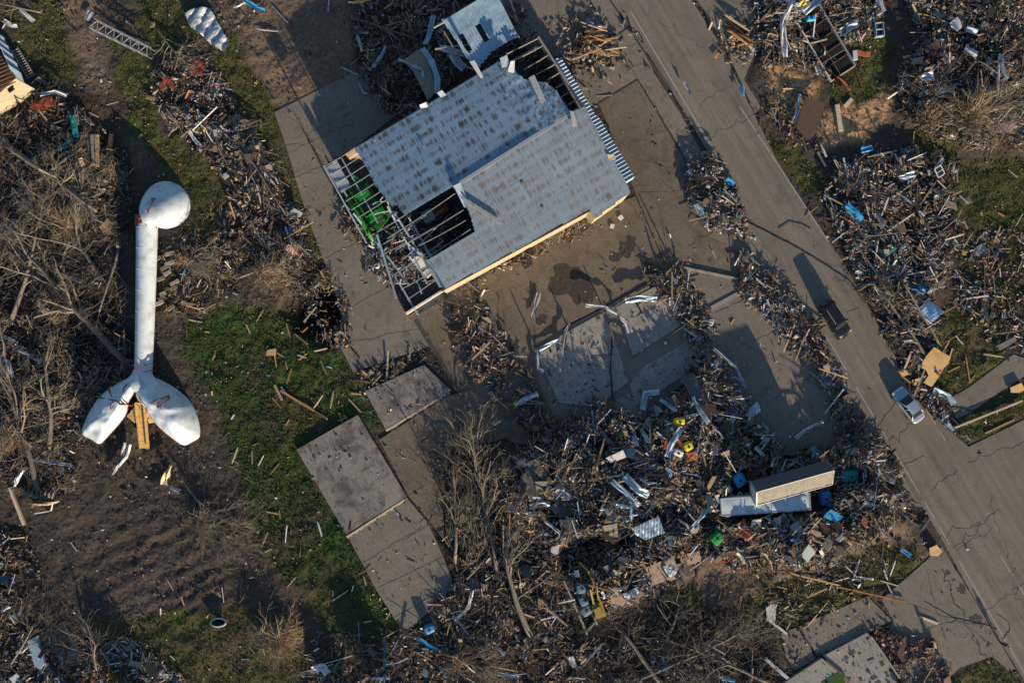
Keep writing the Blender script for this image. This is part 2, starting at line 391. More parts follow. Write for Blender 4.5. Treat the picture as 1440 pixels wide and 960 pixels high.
# rubble zones: polygon, density per m2, mound height, thickness of loose layer, palette, plank share
W = dict(tan=(.34, .22, .12), pale=(.47, .37, .25), dark=(.10, .07, .045), grey=(.22, .20, .17), white=(.68, .68, .66), bluew=(.36, .42, .48), blue=(.05, .17, .38),
         red=(.34, .05, .035), orange=(.48, .18, .05), yellow=(.5, .38, .06), teal=(.04, .3, .28), black=(.02, .02, .02), pink=(.5, .3, .28), brick=(.27, .11, .08), green=(.04, .2, .05), soil=(.06, .045, .035))
MIX_HOME = dict(tan=.15, pale=.10, dark=.17, grey=.15, white=.12, bluew=.09, blue=.04, red=.02, orange=.012, yellow=.012, teal=.02, black=.09, pink=.045, soil=.08)
MIX_WOOD = dict(tan=.26, pale=.18, dark=.17, grey=.14, white=.05, bluew=.03, orange=.02, black=.06, soil=.12)
MIX_DARK = dict(tan=.08, pale=.045, dark=.30, grey=.17, white=.02, bluew=.02, blue=.01, black=.14, soil=.24)
MIX_SHOP = dict(tan=.13, pale=.07, dark=.2, grey=.18, white=.075, bluew=.15, blue=.035, red=.02, orange=.012, yellow=.012, teal=.03, green=.012, black=.12, brick=.01, soil=.08)
MIX_BRICK = dict(brick=.55, dark=.12, grey=.15, pale=.05, pink=.08, soil=.05)
EXC = [[(418, 405), (440, 412), (452, 400), (470, 425), (482, 450), (468, 468), (440, 470), (425, 450), (412, 425)], [(780, 765), (805, 752), (850, 748), (846, 772), (815, 790), (790, 800)],
       [(-10, 350), (30, 348), (48, 380), (45, 412), (-10, 420)], [(96, 452), (145, 440), (162, 480), (150, 505), (110, 490)], [(858, 740), (880, 745), (884, 765), (862, 762)], [(1114, 30), (1150, 4), (1206, 94), (1168, 120)], [(1132, 132), (1166, 142), (1144, 198), (1116, 180)], [(1290, 482), (1340, 500), (1320, 548), (1296, 545)],
       [(1288, 420), (1322, 420), (1328, 458), (1292, 460)], [(960, 815), (1000, 800), (1080, 800), (1080, 850), (985, 860)], [(1006, 694), (1050, 676), (1170, 648), (1176, 688), (1146, 716), (1010, 728)],
       [(1020, 655), (1048, 655), (1048, 685), (1020, 685)], [(1176, 650), (1204, 650), (1204, 678), (1176, 678)]]
LANES = [(878, -10), (960, -10), (1240, 470), (1330, 610), (1362, 640), (1440, 600), (1500, 600), (1500, 1000), (1440, 940), (1268, 655), (1162, 475), (1066, 300)]
SHELL = [(1116, 30), (1150, 5), (1204, 94), (1167, 119)]
ZONES = [
 ('rubble', 'pale chips and household debris piled in a diagonal strip toward the pavement', [(232, 70), (285, 85), (325, 130), (368, 200), (415, 290), (440, 350), (425, 372), (375, 340), (335, 300), (300, 235), (262, 190), (205, 140), (215, 110)], 46, .7, .35, MIX_HOME, .22),
 ('rubble', 'dark twisted debris heaped behind the large metal roofed building', [(500, -20), (700, -20), (655, 30), (640, 110), (575, 170), (545, 160), (505, 100), (498, 50)], 40, .5, .5, MIX_DARK, .3),
 ('rubble', 'blue tinted dark wreckage between the torn shed roof and the building', [(720, -20), (745, 30), (760, 60), (700, 105), (690, 90), (715, 45)], 26, .4, .4, MIX_DARK, .3),
 ('rubble', 'splintered household debris sprawled along the far side of the road', [(1145, 272), (1185, 232), (1262, 212), (1320, 215), (1340, 250), (1340, 330), (1332, 390), (1300, 420), (1318, 460), (1290, 520), (1276, 545), (1256, 500), (1225, 425), (1185, 350)], 42, .6, .5, MIX_HOME, .3),
 ('rubble', 'colourful heap of clothing and house contents in the far corner', [(1262, -20), (1460, -20), (1460, 210), (1370, 205), (1300, 190), (1262, 150), (1262, 110), (1290, 60)], 46, 1.0, .45, dict(MIX_HOME, red=.035, blue=.07, pink=.06), .2),
 ('rubble', 'mixed lumber and white scraps around the black floored shell', [(1050, -20), (1230, -20), (1240, 40), (1190, 60), (1165, 110), (1150, 110), (1120, 95), (1080, 100), (1050, 70), (1070, 40)], 40, .5, .35, MIX_HOME, .35),
 ('rubble', 'charred roadside debris pile with blue scraps at its tip', [(968, 205), (1005, 215), (1035, 275), (1062, 345), (1030, 335), (985, 320), (968, 270)], 44, 1.2, .45, MIX_HOME, .3),
 ('rubble', 'roadside debris strip between the concrete pads and the black car', [(1055, 350), (1092, 385), (1136, 440), (1172, 500), (1200, 590), (1180, 590), (1140, 520), (1095, 470), (1048, 425), (1036, 385)], 42, .6, .35, MIX_HOME, .3),
 ('rubble', 'dense main rubble heap of boards and metal around the two trailers', [(770, 600), (830, 560), (900, 585), (965, 540), (985, 490), (1030, 520), (1060, 590), (1110, 640), (1190, 620), (1225, 640), (1250, 700), (1225, 745), (1130, 790), (1010, 775), (935, 815), (850, 860), (810, 830), (770, 750), (712, 700), (700, 650), (740, 625)], 50, 2.2, .7, MIX_SHOP, .34),
 ('rubble', 'tall knot of wreckage beside the teal container', [(1165, 612), (1225, 606), (1262, 690), (1270, 735), (1225, 745), (1195, 690)], 30, 2.4, .6, MIX_SHOP, .3),
 ('rubble', 'narrow line of broken lumber across the brown concrete pad', [(640, 425), (670, 410), (690, 450), (740, 520), (760, 570), (800, 600), (770, 620), (720, 590), (680, 545), (640, 490)], 34, .3, .35, MIX_DARK, .4),
 ('rubble', 'torn lumber and flashing scattered over the pale floor slabs', [(905, 380), (960, 375), (985, 420), (1005, 470), (990, 510), (960, 470), (935, 420)], 32, .4, .35, MIX_SHOP, .45),
 ('rubble', 'tan splintered boards spread out below the white trailer', [(1010, 735), (1160, 725), (1190, 760), (1140, 800), (1060, 812), (1010, 790)], 28, .5, .35, MIX_WOOD, .5),
 ('rubble', 'broken branches and boards along the foot of the fallen elm', [(620, 640), (700, 640), (770, 760), (800, 850), (790, 920), (640, 900), (610, 860), (640, 800)], 26, .3, .3, MIX_DARK, .4),
 ('rubble', 'scraps strewn on the mud beside the bottom of the yard', [(430, 890), (560, 880), (640, 890), (820, 900), (1010, 900), (1080, 960), (1000, 1000), (430, 1000)], 10, .1, .2, MIX_DARK, .35),
 ('rubble', 'small scraps and rags in the muddy corner with the metal trough', [(-40, 740), (40, 750), (60, 800), (50, 880), (130, 900), (220, 900), (260, 960), (240, 1000), (-40, 1000)], 16, .2, .25, MIX_HOME, .25),
 ('rubble', 'tangled dark scraps beneath the fallen trees', [(-40, 430), (180, 440), (190, 520), (120, 600), (110, 680), (-40, 690)], 16, .3, .3, MIX_DARK, .3),
 ('rubble', 'burnt debris and red scrap below the cream house', [(0, 150), (60, 110), (110, 150), (160, 190), (190, 240), (150, 330), (-40, 340), (-40, 200)], 20, .4, .35, MIX_DARK, .35),
 ('rubble', 'dim scraps in the strip between the pavement and the felled brush', [(330, 300), (420, 330), (470, 390), (490, 430), (500, 480), (460, 490), (410, 410), (360, 380), (300, 390), (300, 330)], 26, .3, .3, MIX_DARK, .3),
 ('rubble', 'broken boards filling the trench above the stained slab', [(497, 523), (600, 488), (612, 500), (575, 516), (513, 549)], 24, -.25, .25, MIX_DARK, .5),
 ('rubble', 'orange and pale scraps along the foot of the cream wall', [(640, 412), (828, 302), (835, 322), (780, 345), (700, 390), (660, 425)], 22, .06, .2, dict(MIX_WOOD, orange=.06, white=.12), .3),
 ('rubble', 'red brick rubble spilled beside the pale house foundation', [(1228, 885), (1262, 888), (1310, 905), (1335, 930), (1330, 1000), (1275, 1000), (1250, 930)], 55, .3, .25, MIX_BRICK, .05),
 ('rubble', 'fine gravelly debris at the bend of the roadside ditch', [(1190, 560), (1230, 600), (1262, 660), (1300, 740), (1250, 740), (1215, 680), (1170, 600)], 26, .15, .2, MIX_DARK, .3),
 ('rubble', 'scraps and small branches on the scorched lawn', [(1330, 330), (1440, 310), (1460, 500), (1400, 500), (1350, 430)], 9, .05, .15, MIX_HOME, .3),
 ('rubble', 'boards and metal flung across the bare ground by the sand patch', [(1075, 120), (1140, 130), (1150, 210), (1110, 200), (1080, 170)], 8, .1, .2, MIX_WOOD, .5),
 ('rubble', 'scraps thrown about the weedy bank below the trailers', [(1100, 770), (1240, 740), (1290, 780), (1230, 830), (1120, 880), (1010, 900), (980, 840)], 4, .1, .2, MIX_WOOD, .4),
 ('rubble', 'small heap of debris on the corner of the side street', [(1320, 540), (1345, 600), (1365, 625), (1340, 610), (1300, 575), (1285, 540)], 24, .3, .3, MIX_HOME, .3),
 ('rubble', 'branches and scraps caught around the split tank', [(90, 500), (160, 520), (120, 600), (90, 620)], 16, .1, .2, MIX_DARK, .3),
 ('rubble', 'dark loose debris east of the white tower stem', [(225, 330), (330, 330), (330, 420), (280, 450), (235, 440)], 16, .2, .25, MIX_DARK, .35),
]

# ------------------------------------------------------------------ ground height and colour
GX0, GX1, GY0, GY1, GS = -70.0, 70.0, -48.0, 48.0, 0.2
gx = np.arange(GX0, GX1+GS/2, GS); gy = np.arange(GY0, GY1+GS/2, GS)
GXX, GYY = np.meshgrid(gx, gy, indexing='ij')
PXX, PYY = GXX/S+720, 480-GYY/S
wx = (fbm(GXX, GYY, 2.2, 3)-.5)*34; wy = (fbm(GXX, GYY, 2.2, 9)-.5)*34
def mask(polys, warp=1.0, off=0):
    m = np.zeros(GXX.shape, bool)
    for p in (polys if isinstance(polys[0], list) else [polys]):
        m |= inpoly(PXX+wx*warp, PYY+wy*warp, p)
    return m.astype(float)
def blur(a, r, it=2):
    for _ in range(it):
        for ax in (0, 1):
            k = 2*r+1
            c = np.cumsum(np.insert(np.pad(a, [(r+(0 if ax else 0), r) if i == ax else (0, 0) for i in (0, 1)], mode='edge'), 0, 0, axis=ax), axis=ax)
            sl1 = [slice(None)]*2; sl2 = [slice(None)]*2
            sl1[ax] = slice(k, None); sl2[ax] = slice(None, -k)
            a = (c[tuple(sl1)]-c[tuple(sl2)])/k
    return a
BUILD = [(455, 233), (757, 52), (890, 268), (575, 443)]
flatpolys = [ROAD, SIDEWALK_N, YARD_PALE, YARD_BROWN, PAD_BROWN, PAD_EAST, [(742, 488), (850, 432), (935, 384), (985, 378), (1005, 430), (1000, 500), (960, 540), (905, 590), (870, 625), (800, 610), (768, 580)], WALK_W, PAD_SHADE, APRON, LOT_NE, PATH_E, BUILD, [(1116, 30), (1150, 5), (1204, 94), (1167, 119)]]+[s[2] for s in SLABS+FOUND]
flat = np.clip(blur(mask(flatpolys, 0), 3)*2.4, 0, 1)
HT = (fbm(GXX, GYY, 6, 21)-.4)*.5+(fbm(GXX, GYY, 1.2, 31)-.5)*.28+(fbm(GXX, GYY, .5, 41, 2)-.5)*.08
# ruts across the dark field
fur = mask([[(130, 760), (340, 700), (350, 850), (250, 900), (150, 900)]], 1)
HT += blur(fur, 8)*.055*np.sin((GXX*.42+GYY*-.9)*3.3+fbm(GXX, GYY, 4, 5)*7)
HT = HT*(1-flat)+.0*flat-.05
HM = np.zeros_like(HT)
for z in ZONES:
    m = mask(z[2], .8)
    HM += blur(m, 8, 2)**1.3*z[4]*(.35+1.1*fbm(GXX, GYY, 3.0, hash(z[1][:7]) % 50 if False else len(z[1]) % 50, 3))
HM *= 1-blur(mask([e for e in EXC]+[LANES], 0), 1)
# pits
def pit(px, py, r, d):
    c = P(px, py); rr = np.hypot(GXX-c.x, (GYY-c.y)*.85)/r+(fbm(GXX, GYY, 4.0, 77, 2)-.5)*.7
    return -d*np.clip(1.15-rr, 0, 1)**.7
HM += pit(438, 428, 3.2, 1.9)+pit(452, 450, 2.6, 1.6)
HM += pit(815, 770, 2.4, 1.6)+pit(15, 380, 2.6, .9)+pit(130, 470, 2.8, .9)  # the two left dips deepen patches darkened by mud and shade
HM += pit(200, 640, 2.5, .6)+pit(60, 665, 2.6, 1.0)
PILE = np.maximum(HM, 0)*np.clip(flat*1.4, 0, 1)      # loose height of pieces heaped on hard surfaces
HEIGHT = HT+np.where(HM > 0, HM*(1-np.clip(flat*1.4, 0, 1)), HM)

def hat(x, y):
    u = np.clip((np.asarray(x)-GX0)/GS, 0, len(gx)-1.001); v = np.clip((np.asarray(y)-GY0)/GS, 0, len(gy)-1.001)
    i = u.astype(int); j = v.astype(int); fu = u-i; fv = v-j
    return (HEIGHT[i, j]*(1-fu)*(1-fv)+HEIGHT[i+1, j]*fu*(1-fv)+HEIGHT[i, j+1]*(1-fu)*fv+HEIGHT[i+1, j+1]*fu*fv)
def pile(x, y):
    i = np.clip(((np.asarray(x)-GX0)/GS).astype(int), 0, len(gx)-1); j = np.clip(((np.asarray(y)-GY0)/GS).astype(int), 0, len(gy)-1)
    return PILE[i, j]
def surf(x, y):
    return np.maximum(hat(x, y), 0.0)
def GP(px, py, dz=0.0):
    p = P(px, py); p.z = float(surf(p.x, p.y))+dz; return p

def ground():
    C = np.empty(GXX.shape+(3,)); C[:] = (.066, .055, .045)
    n1 = fbm(GXX, GYY, 5, 51); n2 = fbm(GXX, GYY, 1.0, 61, 3)
    def lay(w, c): C[:] = C*(1-w[..., None])+np.asarray(c)*w[..., None]
    lay(np.clip((n1-.45)*4, 0, 1)*.5, (.095, .072, .052))
    bare = blur(mask(BARE, .8), 3); lay(bare, (.155, .112, .08)); lay(bare*np.clip((n2-.5)*4, 0, 1)*.5, (.23, .165, .115))
    lay(blur(mask(DARK, .8), 4)*.75, (.026, .021, .017))  # dark mud with the shadow of things put into its tone
    ol = blur(mask(OLIVE, .9), 1); lay(ol*.9, (.075, .072, .028)); lay(ol*np.clip((n2-.45)*5, 0, 1)*.7, (.058, .082, .02))
    lay(ol*np.clip((n1-.55)*6, 0, 1)*.8, (.09, .066, .045))
    gr = blur(mask(GREEN, .9), 2); lay(gr, (.033, .054, .017)); lay(gr*np.clip((n2-.4)*5, 0, 1)*.8, (.048, .082, .022))
    lay(gr*np.clip((n1-.52)*8, 0, 1)*.8, (.07, .058, .033))
    
    rub = np.zeros_like(n1)
    for z in ZONES: rub = np.maximum(rub, blur(mask(z[2], .8), 1)*min(1, z[3]/28))
    lay(rub*.85, (.038, .030, .024)); lay(blur(mask(SAND, .5), 2), (.42, .255, .13))
    for (a, b, r) in ((438, 428, 3.6), (452, 448, 2.8), (815, 770, 3.0), (15, 380, 2.6), (130, 470, 3.0)):  # dark shading painted into the hollows; mud and shadow at the left two
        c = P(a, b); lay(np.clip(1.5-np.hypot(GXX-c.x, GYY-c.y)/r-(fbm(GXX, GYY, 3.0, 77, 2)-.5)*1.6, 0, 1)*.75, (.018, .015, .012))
    # far apron of the same sheet: stretch the outer ring out to the horizon
    X = GXX.copy(); Y = GYY.copy(); Z = HEIGHT.copy()
    ax = np.concatenate([[-1500, -300, -120], gx, [120, 300, 1500]]); ay = np.concatenate([[-1500, -300, -90], gy, [90, 300, 1500]])
    A, B = np.meshgrid(ax, ay, indexing='ij')
    pad = ((3, 3), (3, 3))
    Z = np.pad(Z, pad, constant_values=0)*1.0
    Cc = np.pad(C, pad+((0, 0),), mode='edge')
    Cc[:2] = Cc[-2:] = (.07, .06, .035); Cc[:, :2] = Cc[:, -2:] = np.array((.07, .06, .035))
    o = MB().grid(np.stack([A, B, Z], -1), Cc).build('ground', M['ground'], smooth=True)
    tag(o, kind='structure')
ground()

def sheet(name, poly, z, mat, thick=.06):
    pts = [P(*p)[:2] for p in poly]
    o = MB().prism(pts, z-thick, z).build(name, mat)
    return tag(o, kind='structure')
sheet('road', ROAD, .016, M['road'])
sheet('sidewalk', SIDEWALK_N, .024, M['concrete'])
sheet('concrete_yard', YARD_PALE, .020, M['concrete'])
sheet('concrete_yard', YARD_BROWN, .012, M['concrete_brown'])
sheet('concrete_yard', PAD_BROWN, .008, M['concrete_brown'])
CENTER = [(742, 488), (850, 432), (935, 384), (985, 378), (1005, 430), (1000, 500), (960, 540), (905, 590), (870, 625), (800, 610), (768, 580)]
sheet('concrete_yard', CENTER, .003, M['concrete'])
sheet('concrete_yard', PAD_EAST, .005, M['concrete'])
sheet('pavement', WALK_W, .030, M['concrete'])
sheet('pavement', PAD_SHADE, .022, M['concrete'])
sheet('driveway', APRON, .012, M['concrete'])
sheet('parking_lot', LOT_NE, .012, M['concrete'])
sheet('path', PATH_E, .010, M['concrete'])
def polyinset(p): return p
for nm, lb, poly, h, mt in SLABS+FOUND:
    pts = [P(x, y, h)[:2] for x, y in poly]
    o = MB().prism(pts, -.1, h).build(nm, M[mt])
    o.location.z = 0
    tag(o, lb, 'concrete slab' if nm == 'concrete_slab' else 'foundation', 'bare concrete slabs' if nm == 'concrete_slab' else 'bare house floor slabs')

for nm, lb, a, b in [('slab_edge', 'sunlit chipped edge of the large square stained slab', (569, 702), (488, 754)), ('slab_edge', 'chipped edge of the dark slab beside the weed strip', (632, 551), (543, 605))]:
    A, B = P(*a), P(*b); mb = MB(); n = 24
    for i in range(n):
        p, q = A+(B-A)*(i/n), A+(B-A)*((i+1)/n); d = (B-A).normalized(); o_ = Vector((-d.y, d.x, 0)); o_ = o_ if o_.y < 0 else -o_
        w_ = rng.uniform(.2, .42); z_ = .34 if 'large' in lb else .24
        mb.add([(*(p-o_*.1)[:2], z_), (*(q-o_*.1)[:2], z_), (*(q+o_*w_)[:2], .02), (*(p+o_*w_)[:2], .02)], [(0, 1, 2, 3), (3, 2, 1, 0)])
    tag(mb.build(nm, M['concrete']), lb, 'slab edge')
# painted lines, cracks and joints
def stripe(pts, w, z=.0165, mb=None, gap=None):
    for (a, b) in zip(pts[:-1], pts[1:]):
        p, q = P(*a), P(*b); L = (q-p).length; n = max(1, int(L/1.2)); d = (q-p)/n
        for i in range(n):
            if gap and rng.random() < gap: continue
            s0 = p+d*i; s1 = p+d*(i+1); s0.z = s1.z = z
            mb.bar(s0, s1, w, .004)
mb = MB()
stripe([(872, -8), (1003, 211), (1018, 238)], .13, mb=mb, gap=.0)
stripe([(1160, 470), (1240, 605), (1300, 705), (1440, 945)], .10, mb=mb, gap=.12)
stripe([(1040, 150), (1165, 340)], .11, mb=mb, gap=.03)
stripe([(1238, 470), (1330, 620)], .09, mb=mb, gap=.3)
stripe([(1400, 770), (1440, 835)], .10, mb=mb, gap=.1)
tag(mb.build('road_edge_lines', M['paint_white']), kind='structure')
mb = MB()
stripe([(915, -10), (1080, 282), (1190, 462), (1262, 580)], .09, mb=mb, gap=.1)
stripe([(918, -10), (1083, 280), (1193, 460), (1265, 578)], .09, mb=mb, gap=.1)
stripe([(1290, 630), (1440, 880)], .09, mb=mb, gap=.15)
tag(mb.build('road_centre_lines', M['paint_yellow']), kind='structure')
def crack(mb, a, b, w, z, j=3.0, n=None, wj=.4):
    n = n or max(3, int(math.hypot(b[0]-a[0], b[1]-a[1])/7))
    pts = []
    for i in range(n+1):
        t = i/n; k = j*(0 if i in (0, n) else 1)
        pts.append((a[0]+(b[0]-a[0])*t+rng.normal()*k, a[1]+(b[1]-a[1])*t+rng.normal()*k))
    for p, q in zip(pts[:-1], pts[1:]):
        A, B = P(*p), P(*q); A.z = B.z = z
        mb.bar(A, B, w*(1+rng.uniform(-wj, wj)), .006)
mb = MB()
for a, b, w in [((968, 345), (1045, 300), .05), ((1225, 600), (1330, 560), .0), ((1185, 672), (1270, 640), .0), ((1262, 560), (1230, 605), .12), ((1235, 607), (1290, 628), .0),
                ((1250, 620), (1295, 590), .10), ((1322, 752), (1380, 733), .07), ((1340, 770), (1405, 715), .07), ((1345, 775), (1395, 742), .05), ((1020, 120), (985, 150), .04),
                ((950, 215), (1060, 160), .04), ((1270, 653), (1300, 640), .07), ((1310, 690), (1345, 660), .07), ((1190, 440), (1208, 432), .06), ((1360, 650), (1440, 620), .06),
                ((1300, 500), (1300, 500), 0), ((1000, 75), (900, 10), .03), ((1395, 700), (1440, 860), .05), ((1330, 870), (1400, 880), .06), ((1380, 860), (1440, 820), .05),
                ((1150, 470), (1135, 500), .05), ((1100, 300), (1160, 350), .03), ((1345, 850), (1395, 940), .10), ((1325, 800), (1350, 855), .14)]:
    if w: crack(mb, a, b, w, .022)
tag(mb.build('road_cracks', M['crack']), kind='structure')
mb = MB()
for a, b, w, z in [((858, 0), (925, 104), .18, .027), ((925, 104), (990, 215), .22, .027), ((840, 146), (896, 112), .15, .026), ((896, 112), (970, 232), .05, .03), ((800, 10), (896, 112), .05, .027),
                   ((760, 40), (830, 0), .05, .026), ((780, 70), (850, 30), .05, .026), ((760, 100), (900, 60), .04, .026), ((905, 225), (990, 250), .05, .02), ((910, 220), (975, 262), .04, .02),
                   ((900, 270), (985, 270), .04, .018), ((415, 250), (453, 232), .05, .035), ((430, 305), (485, 280), .05, .035), ((455, 365), (512, 335), .05, .035), ((480, 440), (560, 395), .05, .035),
                   ((476, 483), (590, 462), .05, .035), ((402, 205), (440, 200), .04, .035), ((410, 152), (520, 340), .04, .035), ((585, 450), (646, 552), .55, .036), ((640, 545), (600, 487), .06, .035),
                   ((700, 430), (760, 590), .05, .014), ((690, 480), (720, 460), .05, .014), ((730, 400), (790, 440), .04, .014), ((960, 375), (1040, 392), .35, .02), ((1000, 430), (1052, 405), .3, .012),
                   ((1005, 440), (1062, 412), .08, .012), ((1060, 480), (1120, 450), .05, .012), ((1090, 560), (1150, 520), .05, .012), ((1000, 455), (1180, 560), .04, .012),
                   ((1255, 840), (1345, 870), .06, .018), ((1260, 900), (1345, 870), .05, .018), ((1300, 795), (1330, 900), .06, .018), ((1345, 870), (1395, 905), .08, .018), ((400, 158), (500, 260), .04, .03),
                   ((430, 190), (510, 150), .04, .03), ((405, 215), (500, 170), .04, .03), ((880, 280), (960, 375), .06, .016), ((1010, 340), (930, 250), .05, .018)]:
    crack(mb, a, b, w, z, j=1.2 if w < .1 else 0, n=None if w < .1 else 1, wj=.4 if w < .1 else 0)
tag(mb.build('pavement_joints', M['crack']), kind='structure')
mb = MB()
for a, b, z in [((509, 792), (595, 738), .105), ((531, 826), (624, 782), .105), ((556, 866), (641, 820), .105), ((574, 697), (600, 680), .125), ((590, 735), (622, 702), .125), ((588, 640), (640, 612), .125), ((605, 735), (566, 760), .105)]:
    crack(mb, a, b, .07, z, j=.5)
tag(mb.build('slab_joints', M['crack']), kind='structure')
# dark oil stains on the brown pad
mb = MB()
for i, (x, y, r) in enumerate([(878, 350, 1.1), (865, 362, .8), (888, 340, .8), (800, 395, 2.2), (815, 408, 1.6), (785, 400, 1.3), (826, 415, 1.1), (740, 370, .7), (1182, 470, .8), (762, 450, .8), (1372, 870, .8), (1352, 828, .6), (1333, 805, .35)]):
    c = P(x, y); k = 26; a = np.linspace(0, 2*np.pi, k, endpoint=False); rr = r*(.55+.75*vnoise(np.cos(a)*2+i*7+9, np.sin(a)*2+9, .8, 5))
    mb.prism([(c.x+rr[j]*math.cos(a[j]), c.y+rr[j]*math.sin(a[j])) for j in range(k)], .0, .019+.0004*i)
tag(mb.build('oil_stains', node_mat('oily_soil', (.055, .045, .037), .8, nscale=2, namp=.4)), kind='structure')

# grass tufts
def tufts(name, label, polys, n, c0, c1, h, warp):
    x = rng.uniform(-66, 66, n*8); y = rng.uniform(-44, 44, n*8)
    px, py = PX(x, y); ux = (fbm(x, y, 2.2, 3)-.5)*34*warp; uy = (fbm(x, y, 2.2, 9)-.5)*34*warp
    m = np.zeros(len(x), bool)
    for p in polys: m |= inpoly(px+ux, py+uy, p)
    fl = np.zeros(len(x), bool)
    for p in flatpolys: fl |= inpoly(px, py, p)
    m &= ~fl & (fbm(x, y, 1.1, 71, 3) > .42)
    x = x[m][:n]; y = y[m][:n]; k = len(x)
    a = rng.uniform(0, 2*np.pi, k); w = rng.uniform(.05, .14, k); hh = h*rng.uniform(.4, 1.3, k); z = hat(x, y)-.02
    lean = rng.normal(0, .12, (k, 2))
    A = np.stack([x-np.cos(a)*w, y-np.sin(a)*w, z], 1); B = np.stack([x+np.cos(a)*w, y+np.sin(a)*w, z], 1)
    T = np.stack([x+lean[:, 0], y+lean[:, 1], z+hh], 1)
    V = np.stack([A, B, T], 1).reshape(-1, 3)
    t = rng.random((k, 1)); c = np.array(c0)*(1-t)+np.array(c1)*t; c *= rng.uniform(.7, 1.25, (k, 1))
    o = mesh_np(name, V, None, np.arange(3*k).reshape(-1, 3), np.repeat(c, 3, axis=0), M['grassblade'])
    tag(o, label, 'grass', kind='stuff')
tufts('grass', 'lush green grass around the square concrete slabs', GREEN, 60000, (.036, .066, .017), (.062, .09, .028), .12, .9)
tufts('grass', 'thin olive grass and weeds on the muddy lots', OLIVE, 60000, (.078, .074, .028), (.066, .088, .026), .11, .9)

# ------------------------------------------------------------------ rubble as stuff
def palette(mix, n):
    k = list(mix); p = np.array([mix[i] for i in k]); p = p/p.sum()
    c = np.array([W[i] for i in k])[rng.choice(len(k), n, p=p)]
    c = c*rng.uniform(.55, 1.15, (n, 1))*(1+rng.normal(0, .04, (n, 3))); d = rng.uniform(.0, .32, (n, 1))
    return c*(1-d)+np.array((.12, .095, .07))*d
def sample(poly, n, warp=.8, clump=.0):
    xs = [p[0] for p in poly]; ys = [p[1] for p in poly]
    px = rng.uniform(min(xs)-15, max(xs)+15, n); py = rng.uniform(min(ys)-15, max(ys)+15, n)
    x = (px-720)*S; y = (480-py)*S
    ux = (fbm(x, y, 2.2, 3)-.5)*34*warp; uy = (fbm(x, y, 2.2, 9)-.5)*34*warp
    m = inpoly(px+ux, py+uy, poly)
    if clump: m &= rng.random(n) < np.clip((fbm(x, y, 1.8, 91, 3)-.36)*4.5, .10, 1)
    return x[m], y[m]
def polybox(poly):
    xs = [p[0] for p in poly]; ys = [p[1] for p in poly]
    return (max(xs)-min(xs)+30)*(max(ys)-min(ys)+30)*S*S
def palette_at(mix, x, y):
    n = len(x); c = palette(mix, n)
    if mix in (MIX_BRICK,): return c
    cap = .45 if mix is MIX_HOME or mix is MIX_SHOP else .75
    f = fbm(x, y, 4.5, 131, 3); w = rng.random(n) < np.clip((f-.48)*7, 0, cap)
    if w.any(): c[w] = palette(MIX_WOOD, int(w.sum()))
    g = fbm(x, y, 3.0, 151, 3); d = rng.random(n) < np.clip((g-.5)*6, 0, cap)
    if d.any(): c[d] = palette(MIX_DARK, int(d.sum()))
    return c
def rubble_bits(mb, x, y, thick, mix, plank, size=1.0, panels=0.0):
    n = len(x)
    if not n: return
    kind = rng.random(n); plank = plank*.62
    pl = kind < plank; ch = ~pl
    zb = surf(x, y)+rng.random(n)**1.6*thick+pile(x, y)*rng.random(n)**.8
    # planks and studs
    i = np.where(pl)[0]; k = len(i)
    if k:
        L = np.exp(rng.normal(0, .75, k))*.62*size; L = np.clip(L, .25, 4.2); wd = rng.choice([.05, .09, .09, .14, .2], k); th = rng.choice([.03, .04, .05], k)
        # clusters of boards share directions
        yaw = vnoise(x[i], y[i], 3.2, 13)*7+rng.normal(0, .45, k); pit_ = rng.normal(0, .2, k); rl = rng.normal(0, .5, k)
        zc = zb[i]+np.abs(np.sin(pit_))*L*.45+.02
        m2 = {a: (b*1.6 if a in ('tan', 'pale', 'dark', 'grey', 'white', 'bluew') else b*.25) for a, b in mix.items()}
        mb.boxes(np.stack([x[i], y[i], zc], 1), np.stack([L, wd, th], 1), rot_batch(yaw, pit_, rl), palette_at(m2, x[i], y[i]))
    i = np.where(ch)[0]; k = len(i)
    s = np.exp(rng.normal(0, .7, k))*.10*size; s = np.clip(s, .05, 1.1); asp = rng.uniform(.35, 1, k); th = np.clip(s*rng.uniform(.04, .4, k), .012, .16)
    pk_ = rng.random(k) < panels; s[pk_] = rng.uniform(.4, 1.5, pk_.sum()); asp[pk_] = rng.uniform(.2, .9, pk_.sum())
    big = s > .4
    th[big] = .03
    zlift = np.where(pk_, thick*.5, 0)
    yaw = rng.uniform(0, 2*np.pi, k); pit_ = rng.normal(0, .4, k); rl = rng.normal(0, .4, k)
    zc = zb[i]+s*.3*np.abs(np.sin(pit_))+.01+zlift
    s = s*(.7+.75*vnoise(x[i], y[i], 2.6, 171)); c = palette_at(mix, x[i], y[i]); c[big] = c[big]*.75
    mb.boxes(np.stack([x[i], y[i], zc], 1), np.stack([s, s*asp, th], 1), rot_batch(yaw, pit_, rl), c, skew=.4)
for nm, lb, poly, dens, hgt, thick, mix, plank in ZONES:
    n = int(dens*polybox(poly)*2.3)
    x, y = sample(poly, n, clump=1)
    px, py = PX(x, y); keep = np.ones(len(x), bool)
    for q_, e in enumerate(EXC): keep &= ~(inpoly(px, py, e) & (rng.random(len(x)) > (.28 if q_ in (0, 1) else .06)))
    keep &= ~(inpoly(px, py, LANES) & (rng.random(len(x)) > .015))
    x, y = x[keep], y[keep]
    mb = MB(); rubble_bits(mb, x, y, thick, mix, plank, 1.0, .007 if mix is MIX_SHOP else .003)
    # crumpled sheet scraps
    tag(mb.build(nm, M['debris']), lb, 'rubble', kind='stuff')
